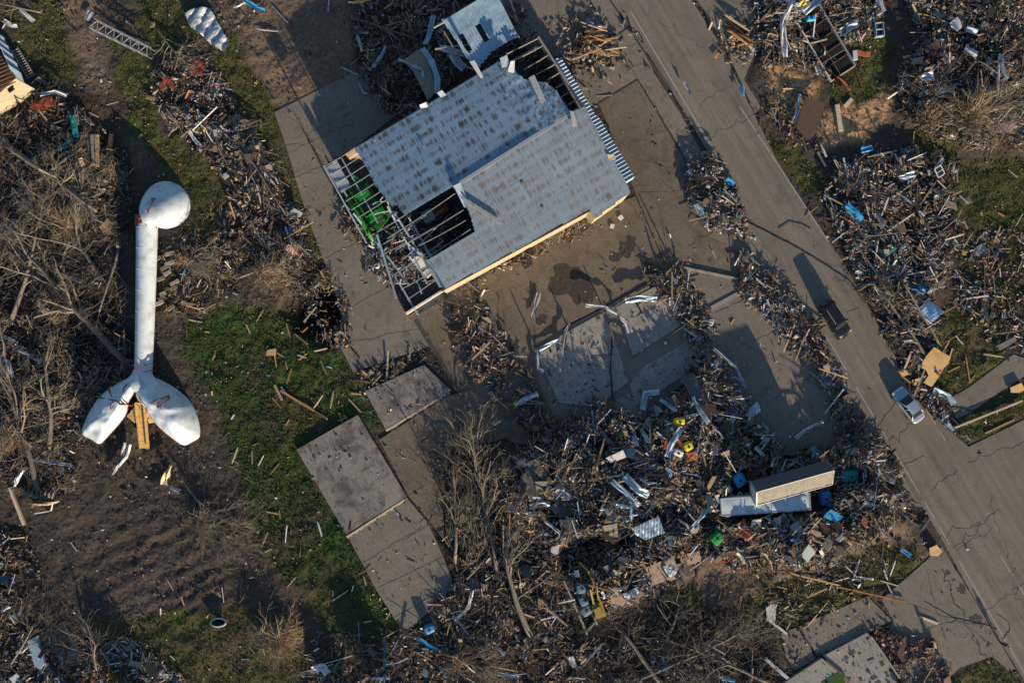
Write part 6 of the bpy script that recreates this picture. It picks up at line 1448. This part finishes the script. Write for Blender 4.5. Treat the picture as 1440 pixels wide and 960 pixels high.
# half buried white scoop
sc_ = empty('white_bowl', GP(310, 872, 0)); tag(sc_, 'white rimmed dark bowl half sunk in the churned field', 'bowl')
th = np.linspace(0, 2*np.pi, 24); part('rim', 'white_sheet', sc_, lambda m: m.tube(np.stack([.95*np.cos(th), .42*np.sin(th), .55-.25*np.sin(th)], 1), .1, 6, cap=False))
part('bowl', 'black', sc_, lambda m: m.grid(np.array([[(.93*s_*math.cos(t), .41*s_*math.sin(t), .0+.5*s_**2-.25*s_*math.sin(t)) for t in th] for s_ in (.01, .5, .8, 1)])))
# broken tree stub bundle near split tank: white tangle
strip([(245, 652), (240, 665), (236, 680)], (.4, 1.2), 'wood_pale', 'wrapped_bundle', 'pale wrapped bundle below the split water tank', 'bundle', .6, .4, 91)
strip([(255, 690), (243, 685)], .8, 'galv', 'metal_strip', 'silver scrap under the pale wrapped bundle', 'metal strip', .4, .3, 92, 'crumpled sheet metal strips')

# ------------------------------------------------------------------ person
def person(px, py):
    root_loc = GP(px, py, .02); me = bpy.data.meshes.new('person')
    V = [(0, 0, .95), (0, 0, 1.15), (0, .03, 1.38), (0, .03, 1.50), (0, .06, 1.60), (0, .07, 1.70),
         (-.10, 0, .9), (-.11, .22, .50), (-.11, .12, .10), (-.11, .28, .05), (.10, 0, .9), (.11, -.02, .50), (.11, -.32, .14), (.11, -.22, .04),
         (-.20, .02, 1.40), (-.26, -.12, 1.14), (-.24, -.06, .90), (-.23, -.02, .80), (.20, .02, 1.40), (.26, .10, 1.14), (.24, .28, .98), (.23, .36, .94)]
    E = [(0, 1), (1, 2), (2, 3), (3, 4), (4, 5), (0, 6), (6, 7), (7, 8), (8, 9), (0, 10), (10, 11), (11, 12), (12, 13), (2, 14), (14, 15), (15, 16), (16, 17), (2, 18), (18, 19), (19, 20), (20, 21)]
    rad = [.15, .14, .17, .06, .10, .09, .10, .07, .05, .045, .10, .07, .05, .045, .07, .05, .04, .035, .07, .05, .04, .035]
    me.from_pydata(V, E, []); o = bpy.data.objects.new('person', me); col.objects.link(o)
    md = o.modifiers.new('s', 'SKIN'); 
    for i, r in enumerate(rad): me.skin_vertices[0].data[i].radius = (r, r*.8 if i in (0, 1, 2) else r)
    me.skin_vertices[0].data[0].use_root = True
    o.modifiers.new('u', 'SUBSURF').levels = 2
    dg = bpy.context.evaluated_depsgraph_get(); dg.update(); m2 = bpy.data.meshes.new_from_object(o.evaluated_get(dg)); o.modifiers.clear(); o.data = m2
    for m in ('skin', 'navy', 'charcoal', 'black'): m2.materials.append(M[m])
    for p in m2.polygons:
        z = p.center.z; ax_ = abs(p.center.x)
        p.material_index = 0 if (z > 1.47 or (z < 1.02 and ax_ > .18 and z > .7)) else 1 if z > .93 else 2 if z > .12 else 3
        p.use_smooth = True
    o.location = root_loc; o.rotation_euler.z = math.atan2(-52, 30)-math.pi/2
    tag(o, 'walking person in navy top and dark trousers at the road edge', 'person')
    g = np.array([[(.1*math.cos(t)*math.cos(f), .06+.11*math.sin(t)*math.cos(f), 1.68+.11*math.sin(f)) for t in np.linspace(0, 2*np.pi, 14)] for f in np.linspace(0, 1.57, 6)])
    h = MB().grid(g).build('hair', M['black'], o, True)
    return o
person(1404, 900)

# ------------------------------------------------------------------ trees
def rot_dir(d, ang, az):
    d = d/np.linalg.norm(d); a = np.cross(d, [0, 0, 1.]) if abs(d[2]) < .95 else np.cross(d, [1., 0, 0]); a /= np.linalg.norm(a); b = np.cross(d, a)
    return d*math.cos(ang)+(a*math.cos(az)+b*math.sin(az))*math.sin(ang)
def tree(base, tip, r0, name='fallen_tree', label='', spread=.75, kids=(9, 7, 5, 2), mats=('bark', 'twig'), flat=.45, zmax=3.2, z0=.4, lenk=.5, seed=0, group='bare fallen trees', tipz=1.2, standing=None):
    g = np.random.default_rng(seed+900)
    if standing:
        B = np.array([0, 0, -.1]); T = np.array([standing[0]*.1, standing[1]*.1, standing[2]]); o0 = P(*base)
    else:
        o0 = GP(*base); B = np.array([0, 0, z0]); tp = GP(*tip); T = np.array([tp.x-o0.x, tp.y-o0.y, tipz])
    trunk = MB(); crown = MB(); Lt = np.linalg.norm(T-B)
    def grow(p, d, L, r, lvl):
        n = 7 if lvl < 2 else 5; pts = [np.array(p)]; dd = np.array(d)
        for i in range(n):
            dd = dd+g.normal(0, (.05, .17, .24, .3, .3)[lvl], 3)*np.array([1, 1, flat if not standing else 1])
            if standing: dd = dd+np.array([0, 0, .06])
            else:
                z = pts[-1][2]
                if z < .25: dd[2] = abs(dd[2])*.5
                if z > zmax: dd[2] = -abs(dd[2])*.5
            dd /= np.linalg.norm(dd); pts.append(pts[-1]+dd*L/n)
        pts = np.array(pts); rad = np.linspace(r, r*.45 if lvl < 2 else r*.35, n+1)
        (trunk if lvl == 0 else crown).tube(pts, rad, 9 if lvl == 0 else 5 if lvl == 1 else 3, cap=lvl < 2)
        if lvl >= len(kids): return
        k = kids[lvl]; k = max(1, int(k*g.uniform(.7, 1.3)))
        for j in range(k):
            t = g.uniform(.30 if lvl == 0 else .15, 1.0); ii = min(n-1, int(t*n)); f = t*n-ii; q = pts[ii]*(1-f)+pts[ii+1]*f
            ax_ = pts[ii+1]-pts[ii]; nd = rot_dir(ax_, g.uniform(.35, .75+spread*.6), g.uniform(0, 2*math.pi))
            if not standing: nd[2] *= flat; nd /= np.linalg.norm(nd)
            grow(q, nd, L*lenk*g.uniform(.6, 1.35)*(1-.35*t), max(.012, rad[ii]*g.uniform(.35, .6)), lvl+1)
    grow(B, (T-B)/Lt, Lt, r0, 0)
    e = empty(name, o0); tag(e, label, 'tree', group)
    trunk.build('trunk', M[mats[0]], e, True); crown.build('crown', M[mats[1]], e)
    if not standing:   # torn root plate
        mb = MB(); k = 12; d = (T-B)/Lt
        for j in range(k):
            nd = rot_dir(-d, g.uniform(.9, 1.4), g.uniform(0, 6.28)); nd[2] = abs(nd[2])
            mb.tube([B, B+nd*r0*1.6, B+nd*r0*3.2-d*r0+g.normal(0, .12, 3)], [r0*.5, r0*.25, .03], 5)
        mb.build('root_plate', M['bark'], e)
    return e
TREES = [
 ((180, 508), (28, 335), .42, 'fallen tree with pale split trunk pointing away from the tower stem', dict(kids=(13, 8, 6, 2), lenk=.42)),
 ((8, 200), (150, 300), .38, 'grey trunked fallen tree below the burnt debris', dict(kids=(13, 8, 6, 2), lenk=.4, mats=('bark', 'twig'))),
 ((45, 270), (120, 205), .25, 'small dark fallen tree reaching the timber bundle', dict(kids=(10, 7, 5, 2), mats=('bark', 'twig_dark'))),
 ((118, 330), (105, 250), .32, 'broken snag standing among the brush beside the tower bell', dict(kids=(10, 7, 6, 2), lenk=.7)),
 ((60, 700), (20, 500), .34, 'fallen tree whose torn roots end at the dirt bowl', dict(kids=(12, 8, 6, 2), lenk=.45)),
 ((75, 630), (95, 500), .28, 'thin fallen tree between the rooted tree and the split tank', dict(kids=(11, 7, 5, 2), lenk=.5)),
 ((20, 450), (70, 330), .28, 'tan twigged fallen tree above the pale scraps', dict(kids=(12, 8, 6, 2), lenk=.55)),
 ((150, 400), (70, 260), .26, 'dense tan fallen tree nearest the tower stem top', dict(kids=(13, 8, 6, 2), lenk=.5)),
 ((10, 330), (90, 420), .25, 'low fallen tree beside the black patch of scorched mud and painted shade', dict(kids=(11, 7, 5, 2), lenk=.5, mats=('bark', 'twig_dark'))),
 ((-10, 560), (60, 620), .22, 'broken branches fanned at the picture edge by the mud', dict(kids=(10, 7, 5, 2), lenk=.6)),
 ((170, 350), (150, 440), .2, 'limp branches hugging the white tower stem', dict(kids=(9, 7, 5, 2), lenk=.6, mats=('bark', 'twig_dark'))),
 ((745, 890), (700, 775), .40, 'fallen elm with thick pale trunk and white broken top', dict(kids=(9, 6, 5, 1), lenk=.55, z0=.6, tipz=2.2)),
 ((700, 800), (650, 625), .28, 'many stemmed fallen tree reaching the brown slab', dict(kids=(18, 8, 5, 2), lenk=.5, spread=.15, mats=('bark', 'twig'))),
 ((640, 790), (668, 640), .22, 'bushy fallen tree crown beside the long concrete slab', dict(kids=(16, 8, 5, 2), lenk=.45, spread=.2, mats=('twig', 'twig_dark'))),
 ((800, 880), (755, 830), .2, 'split log with few branches below the dark floor', dict(kids=(4, 3, 2), lenk=.4)),
 ((932, 960), (866, 884), .36, 'stout broken log lying in the bottom brush', dict(kids=(2, 3, 2), lenk=.3, z0=.4, tipz=.5)),
 ((900, 950), (1040, 880), .24, 'wide tangle of grey branches at the bottom of the yard', dict(kids=(16, 9, 6, 2), lenk=.5, mats=('bark', 'twig'))),
 ((1085, 960), (940, 905), .24, 'dark tangle of branches behind the stout log', dict(kids=(16, 9, 6, 2), lenk=.5, mats=('bark', 'twig_dark'))),
 ((935, 900), (955, 840), .2, 'curly pale limbs above the bottom brush', dict(kids=(8, 5, 3), lenk=.6)),
 ((1450, 190), (1330, 150), .3, 'big branching fallen tree in the far corner heap', dict(kids=(12, 8, 6, 2), lenk=.5)),
 ((1390, 150), (1395, 85), .24, 'white barked snag in the far corner heap', dict(kids=(6, 5, 4), lenk=.6, mats=('white_sheet', 'twig'))),
 ((1320, 180), (1400, 160), .18, 'dense tan brush beside the colourful rags', dict(kids=(16, 9, 6, 2), lenk=.6)),
 ((1310, 520), (1235, 400), .22, 'long straight trunk along the roadside debris', dict(kids=(7, 5, 4), lenk=.25, tipz=1.8)),
 ((1320, 490), (1270, 380), .18, 'thin broken trunk parallel to the long straight trunk', dict(kids=(8, 5, 4), lenk=.3, tipz=1.6)),
 ((1190, 330), (1240, 420), .16, 'stripped branches beside the road in burnt debris', dict(kids=(8, 6, 4), lenk=.5, mats=('bark', 'twig_dark'))),
 ((500, 30), (590, 60), .14, 'long bare pole like branches behind the building', dict(kids=(8, 5, 3), lenk=.6, spread=.3)),
 ((620, 915), (680, 930), .16, 'fine yellowed brush below the blue drum', dict(kids=(14, 8, 5), lenk=.8)),
 ((250, 660), (320, 760), .12, 'fine dead brush on the churned field below the bundle', dict(kids=(12, 8, 5, 2), lenk=.6, zmax=1.2)),
 ((340, 390), (400, 370), .18, 'sunlit tan brush above the black pit', dict(kids=(14, 9, 6, 2), lenk=.6, zmax=1.6)),
 ((270, 350), (290, 370), .12, 'small tan shrub beside the cut log rounds', dict(kids=(12, 8, 5), lenk=.9, zmax=1.6)),
 ((220, 40), (270, 90), .14, 'weathered branches above the diagonal chip pile', dict(kids=(12, 8, 5), lenk=.6, zmax=1.2)),
 ((340, 200), (410, 300), .16, 'slim log with branches along the edge of the chip pile', dict(kids=(6, 5, 4), lenk=.3, zmax=1.2)),
 ((20, 930), (60, 870), .14, 'dark brush at the corner beside the metal trough', dict(kids=(12, 7, 5), lenk=.8, mats=('bark', 'twig_dark'))),
 ((140, 940), (130, 880), .16, 'bare stems rising from the shaded mud at the bottom', dict(kids=(9, 6, 4), lenk=.8)),
 ((60, 20), (10, 10), .12, 'grey brush in the topmost corner by white scraps', dict(kids=(9, 6, 4), lenk=.8)),
]
for i, (b, t, r, lb, kw) in enumerate(TREES): tree(b, t, r, label=lb, seed=i, **kw)
# dry bushes
def bush(px, py, rad, n, name, label, mat='twig', h=1.4, seed=0, col_cat='bush'):
    g = np.random.default_rng(seed); mb = MB(); n = int(n*.62); lob = g.uniform(.45, 1.35, 9)
    for k in range(n):
        a = g.uniform(0, 6.283); t = g.uniform(.3, 1); L = rad*(.35+.75*g.random())*lob[int(a/6.284*9)]; p = np.array([g.normal()*.15, g.normal()*.15, 0]); d = np.array([math.cos(a)*t, math.sin(a)*t, g.uniform(.25, 1.0)]); pts = [p]
        for s_ in range(6): d = d+g.normal(0, .22, 3)+[0, 0, -.09]; d /= np.linalg.norm(d); p = p+d*L/6; p[2] = max(p[2], .05); pts.append(p)
        mb.tube(pts, np.linspace(.035, .012, 7), 3, cap=False)
        for j in range(4):
            q = pts[g.integers(2, 6)]; d2 = d+g.normal(0, .8, 3); d2[2] = abs(d2[2])*.5; d2 /= np.linalg.norm(d2); mb.tube([q, q+d2*L*.15+[0, 0, .05], q+d2*L*.3], [.018, .014, .01], 3, cap=False)
    e = mb.build(name, M[mat]); e.location = GP(px, py); return tag(e, label, col_cat, 'dry bare bushes')
M['twig_tan'] = node_mat('tan_twigs', (.32, .235, .15), .85, nscale=.6, namp=.4)
bush(392, 895, 3.9, 620, 'dry_bush', 'big round dry bush with tan twigs at the bottom of the yard', 'twig_tan', seed=1)
bush(385, 385, 2.8, 420, 'dry_bush', 'flattened straw coloured bush above the green grass', 'twig_tan', seed=2)
bush(257, 366, 1.6, 200, 'dry_bush', 'small straw coloured bush beside the tower stem', 'twig_tan', seed=3)
bush(290, 735, 2.6, 300, 'dry_bush', 'thin grey bush flattened on the churned field', 'twig', seed=4)
bush(95, 320, 2.8, 420, 'dry_bush', 'bushy tan crown in the brush beside the tower bell', 'twig_tan', seed=5)
bush(60, 290, 2.6, 350, 'dry_bush', 'upper straw coloured crown in the brush', 'twig', seed=6)
bush(640, 930, 2.2, 200, 'dry_bush', 'yellowed bush under the sky blue strip', 'twig_tan', seed=7)
bush(1355, 165, 3.6, 480, 'dry_bush', 'wide straw coloured brush beside the far corner rags', 'twig_tan', seed=8)
bush(1300, 170, 2.2, 250, 'dry_bush', 'smaller straw coloured brush above the grass strip', 'twig_tan', seed=9)
bush(20, 610, 2.8, 300, 'dry_bush', 'straw coloured brush at the picture edge by the rooted tree', 'twig_tan', seed=10)
bush(120, 610, 1.5, 140, 'dry_bush', 'little bush caught under the split tank', 'twig', seed=11)
# uprooted root plate
rp = empty('uprooted_stump', GP(62, 700, .1)); tag(rp, 'uprooted stump with tan soil plate beside a dark hole', 'stump')
part('soil_plate', 'twig_tan', rp, lambda m: m.grid(np.array([[(2.6*math.cos(a)*s_, -.3+.55*math.sin(a)*s_-.3*(math.cos(a)*s_)**2*-1, 1.3-.9*s_**2+.15*math.sin(a*9+s_*5)) for a in np.linspace(math.pi, 2*math.pi, 26)] for s_ in np.linspace(.1, 1, 7)])))
part('roots', 'bark', rp, lambda m: [m.tube([(x, .2, .8), (x*1.3, .9, .5+.1*k), (x*1.5+.2, 1.8, .2)], [.14, .09, .03], 5) for k, x in enumerate(np.linspace(-1.6, 1.6, 8))])
# cut log rounds
for k in range(13):
    x0 = 217+rng.uniform(-3, 22)+(k//7)*4; y0 = 352+k*7; beam((x0, y0), (x0+rng.uniform(8, 14), y0-rng.uniform(3, 7)), .42, .4, 'wood_grey' if k % 2 else 'bark', 'cut_log', autolabel('short cut log', *P(x0, y0)[:2]), 'log', .25, 'cut logs beside the tower stem')

# ------------------------------------------------------------------ loose boards, individually
WM = {'tan': 'wood_tan', 'pale': 'wood_pale', 'grey': 'wood_grey', 'dark brown': 'wood_dark', 'orange': 'wood_orange', 'white': 'wood_white'}
BMESH = {}
for cn, mt in WM.items():
    for v in range(3):
        mb = MB(); n = 6; xs = np.linspace(-.5, .5, n)
        e = rng.uniform(-.03, .03, (4,)); g0 = []
        for i, x_ in enumerate(xs):
            bow = .02*math.sin(i*1.2+v*2)
            w0_, w1_ = -.5+bow, .5+bow
            if i in (0, n-1): w0_ += rng.uniform(0, .5); w1_ -= rng.uniform(0, .3)
            g0.append([(x_+(e[0] if i == 0 else 0), w0_, -.5), (x_, w1_, -.5), (x_, w1_, .5), (x_+(e[1] if i == 0 else 0), w0_, .5)])
        mb.grid(np.array(g0), close=True); G = np.array(g0); mb.add(G[0], [(0, 1, 2, 3)]); mb.add(G[-1], [(3, 2, 1, 0)])
        o = mb.build('board', M[mt]); BMESH[cn, v] = o.data; bpy.data.objects.remove(o)
def board(px, py, a, L, w, cn, h=.05, dz=.03, pitch=0):
    o = bpy.data.objects.new('loose_board', BMESH[cn, int(rng.integers(3))]); col.objects.link(o)
    p = GP(px, py, dz+h/2+abs(math.sin(pitch))*L/2); o.location = p; o.rotation_euler = (rng.normal()*.1, pitch, a); o.scale = (L, w, h)
    sz = 'long' if L > 2.6 else 'short' if L < 1.3 else ''
    tag(o, autolabel(f"{sz} {cn} board".strip(), p.x, p.y), 'board', 'loose boards thrown about by the storm')
BZ = [(GREEN[0], 46, (.5, 2.4), (.1, .2), ['pale', 'tan', 'orange', 'white', 'tan'], .6, 0), (OLIVE[8], 16, (.8, 2.8), (.1, .2), ['tan', 'pale', 'orange', 'grey'], .6, 0), (OLIVE[9], 16, (.8, 3.2), (.1, .2), ['tan', 'pale', 'orange'], .6, 0),
      (OLIVE[11], 16, (.8, 3), (.1, .2), ['tan', 'pale', 'white'], .6, 0), (ZONES[8][2], 60, (1.2, 4.2), (.12, .3), ['grey', 'pale', 'tan', 'dark brown'], .4, .7), (ZONES[3][2], 36, (1.2, 4.2), (.1, .25), ['tan', 'pale', 'grey', 'tan'], .4, .6),
      (ZONES[11][2], 22, (1, 3.6), (.1, .25), ['tan', 'pale', 'orange'], .5, .4), (ZONES[4][2], 12, (1, 3), (.1, .3), ['tan', 'pale', 'white'], .5, .5), (ZONES[5][2], 16, (1, 3), (.1, .25), ['pale', 'tan', 'white'], .5, .3),
      (ZONES[2][2], 6, (1, 3), (.1, .2), ['grey'], .5, .3)]
for poly, n, Lr, wr, cs, sp, dz in BZ:
    x, y = sample(poly, n*40, .3)
    for k in range(min(n, len(x))):
        px, py = PX(x[k], y[k]); a = rng.choice([-.6, .55, 1.2])+rng.normal()*sp
        board(px, py, a, rng.uniform(*Lr), rng.uniform(*wr), str(rng.choice(cs)), .05, .04+dz*rng.random(), rng.normal()*.06)
# two lumber stacks
def stack(cx, cy, n, a0, sx, sy, lbl, spr=.12, cs=('tan', 'pale', 'orange'), Lr=(2, 4)):
    for k in range(n):
        t = rng.uniform(-1, 1); board(cx+rng.normal()*sx*.3-math.sin(a0)*t*sy*0+t*sy*.35, cy+t*sy, a0+rng.normal()*spr, rng.uniform(*Lr), rng.uniform(.1, .2), str(rng.choice(cs)), .08, .1+rng.random()*.7, rng.normal()*.05)
stack(842, 60, 22, -.12, 14, 20, '', .3); stack(820, 72, 8, .5, 14, 12, '', .5, ('tan', 'grey', 'dark brown')); stack(1036, 47, 14, -.55, 5, 14, '', .1, ('orange', 'tan', 'pale'), (2.6, 3.8))
wreck('lumber_scraps', 'small splinters and a white rag among the lumber stack', 'splinters', 830, 70, 4.2, 500, dict(MIX_WOOD), .4)
wreck('lumber_scraps', 'small scraps beside the parallel boards on the pale lot', 'splinters', 1042, 55, 3.2, 260, dict(MIX_WOOD), .3)
# cables across the road
def cable(pts, label, z=.06, r=.035):
    P3 = [GP(x, y, z) for x, y in pts]; o0 = P3[0].copy(); mb = MB()
    d = np.array(P3); s = np.linspace(0, len(d)-1, len(d)*5); pp = np.stack([np.interp(s, range(len(d)), d[:, k]) for k in range(3)], 1)-np.array(o0)
    pp[1:-1, :2] += rng.normal(0, .03, (len(pp)-2, 2)); mb.tube(pp, r, 5); o = mb.build('fallen_cable', M['black']); o.location = o0; tag(o, label, 'cable', 'fallen power cables')
cable([(1050, 312), (1080, 327), (1120, 348), (1160, 372), (1195, 395), (1215, 425)], 'black cable crossing the road above the black car', .08, .05)
cable([(1095, 322), (1110, 312), (1128, 316), (1140, 322)], 'short looping black cable beside the road crossing cable', .08)
cable([(1285, 545), (1284, 560), (1300, 568), (1330, 574), (1370, 578), (1400, 570)], 'black cable curling from the plywood sheet over the path', .08, .05)
cable([(1300, 845), (1340, 868), (1385, 878), (1402, 884)], 'thin cable drooping across the driveway cracks', .04, .025)
cable([(1402, 862), (1418, 874), (1420, 885), (1410, 898)], 'thin curved cable near the walking person', .04, .02)
cable([(870, 50), (885, 38), (900, 48), (905, 62), (898, 55)], 'coiled cable on the sidewalk near the lumber stack', .05, .035)
cable([(858, 2), (880, 30), (905, 70), (940, 120), (975, 190)], 'long dark cable in the gutter beside the road', .06, .04)
cable([(860, 470), (858, 520), (862, 560), (858, 590), (840, 602)], 'thick bent cable over the small greenish floor', .3, .09)
cable([(700, 445), (710, 455)], 'short dark cable scrap by the narrow lumber line', .1, .05)
cable([(320, 12), (330, 40), (345, 30)], 'thin dark cable on the brown dirt by the silver sheet', .05, .03)
# narrow pieces in the front bays: curled pale pipe
cable([(1052, 498), (1062, 500)], 'x', .1) if False else None

# standing trees just south of the lot, whose shade falls on the grass
for px, py, h_, r_, lb in [(566, 1002, 4.6, 2.6, 'leafy standing tree south of the shaded grass'), (215, 1010, 4.4, 2.8, 'leafy standing tree south of the shaded mud'), (130, 1004, 3.6, 2.2, 'smaller leafy tree beside the shaded mud'), (500, 1004, 3.4, 2.0, 'smaller leafy tree south of the grass')]:
    e = empty('leafy_tree', P(px, py)); tag(e, lb, 'tree', 'leafy standing trees')
    MB().tube([(0, 0, 0), (.1, 0, h_*.4), (0, .1, h_*.75)], [.22, .16, .08], 8).build('trunk', M['bark'], e)
    n = 2600; d = rng.normal(0, 1, (n, 3)); d /= np.linalg.norm(d, axis=1)[:, None]; rr = r_*rng.random((n, 1))**.4*(.7+.5*vnoise(d[:, 0]*3+9, d[:, 1]*3+d[:, 2]*2+9, 1, 3))[:, None]
    c = d*rr*[1, 1, .6]+[0, 0, h_-r_*.55]; c = c[c[:, 2] > .4]; n = len(c); mb = MB()
    mb.boxes(c, np.tile([.24, .14, .01], (n, 1)), rot_batch(rng.uniform(0, 6, n), rng.normal(0, .8, n), rng.normal(0, .8, n)), np.array((.045, .07, .025))*rng.uniform(.6, 1.4, (n, 1)))
    mb.build('crown', M['debris'], e)

beam((960, 376), (1037, 392), .25, .25, 'concrete_light', 'low_curb', 'thin pale concrete curb across the forecourt ending at the rust brown timber', 'curb', .1)
beam((1000, 433), (1056, 403), .5, .14, 'concrete_light', 'low_curb', 'broad concrete curb below the rust brown timber', 'curb', .04)
beam((845, 440), (912, 402), .5, .16, 'concrete', 'low_curb', 'broad curb above the bent white flashing', 'curb', .05)
panel([(1150, 978), (1156, 958), (1182, 943), (1197, 978)], 'turf_patch', 'rectangular green turf patch in the pale foundation at the bottom', 'turf', 'turf', .38, th=.02)
for k, (a, b, lb) in enumerate([((1158, 925), (1186, 948), 'low brown wall stub between the two pale foundations'), ((1186, 948), (1205, 985), 'low brown wall stub beside the green turf patch'), ((1222, 892), (1262, 950), 'low pale wall stub facing the brick rubble')]):
    beam(a, b, .22, .3, ('wood_dark', 'brick', 'concrete_light')[k], 'wall_stub', lb, 'wall', .45)
mb = MB()
for x, y, w_, l_ in [(1218, 940, .5, .5), (1238, 930, .5, .7), (1226, 950, .7, .5), (1245, 945, .4, .8), (1196, 915, .9, .5), (1188, 922, .5, .5), (1208, 952, .4, .6), (1232, 957, .8, .5)]:
    c = P(x, y); mb.box((c.x, c.y, .352), (w_, l_, .01), Matrix.Rotation(.45+rng.normal()*.1, 3, 'Z'))
tag(mb.build('missing_tiles', M['crack']), kind='structure')
for x, y, h_, lb in [(985, 452, 4.4, 'leaning post at the north edge of the main heap'), (1100, 545, .0, ''), (1196, 690, 4.2, 'post standing beside the teal container'), (803, 470, 1.6, 'short bent post on the pale floor slab'), (760, 500, 2.2, 'bent post at the corner of the pale floor slab'), (858, 455, 2.0, 'pair of twisted studs above the pale floor slab')]:
    if h_:
        p = GP(x, y, 0); mb = MB(); mb.tube([(0, 0, 0), (.1, .1, h_*.5), (.35, -.1, h_)], [.11, .1, .08], 6); o = mb.build('standing_post', M['steel']); o.location = p; tag(o, lb, 'post')
beam((690, 440), (700, 470), .5, .2, 'grey_tarp', 'slate_sheet', 'small dark panel by the narrow lumber line', 'panel', .35)
x, y = sample([(752, 492), (846, 440), (884, 536), (786, 566)], 500, .2); mb = MB(); rubble_bits(mb, x[:260], y[:260], .03, MIX_DARK, .2, .6); mb.V = [v+np.array([0, 0, .15]) for v in mb.V]
tag(mb.build('slab_litter', M['debris']), 'small chips and splinters on the pale floor slab', 'litter', kind='stuff')

for q_, (nm, lb, poly, h_, mt) in enumerate(SLABS+FOUND):
    x, y = sample(poly, 900, 0)
    if len(x) < 5: continue
    k = min(len(x), 170); mb = MB(); rubble_bits(mb, x[:k], y[:k], .02, MIX_DARK, .2, .5); mb.V = [v+np.array([0, 0, h_-.0]) for v in mb.V]
    tag(mb.build('slab_litter', M['debris']), 'fine grit and splinters on the '+lb[:60].rsplit(' ', 1)[0], 'litter', kind='stuff')
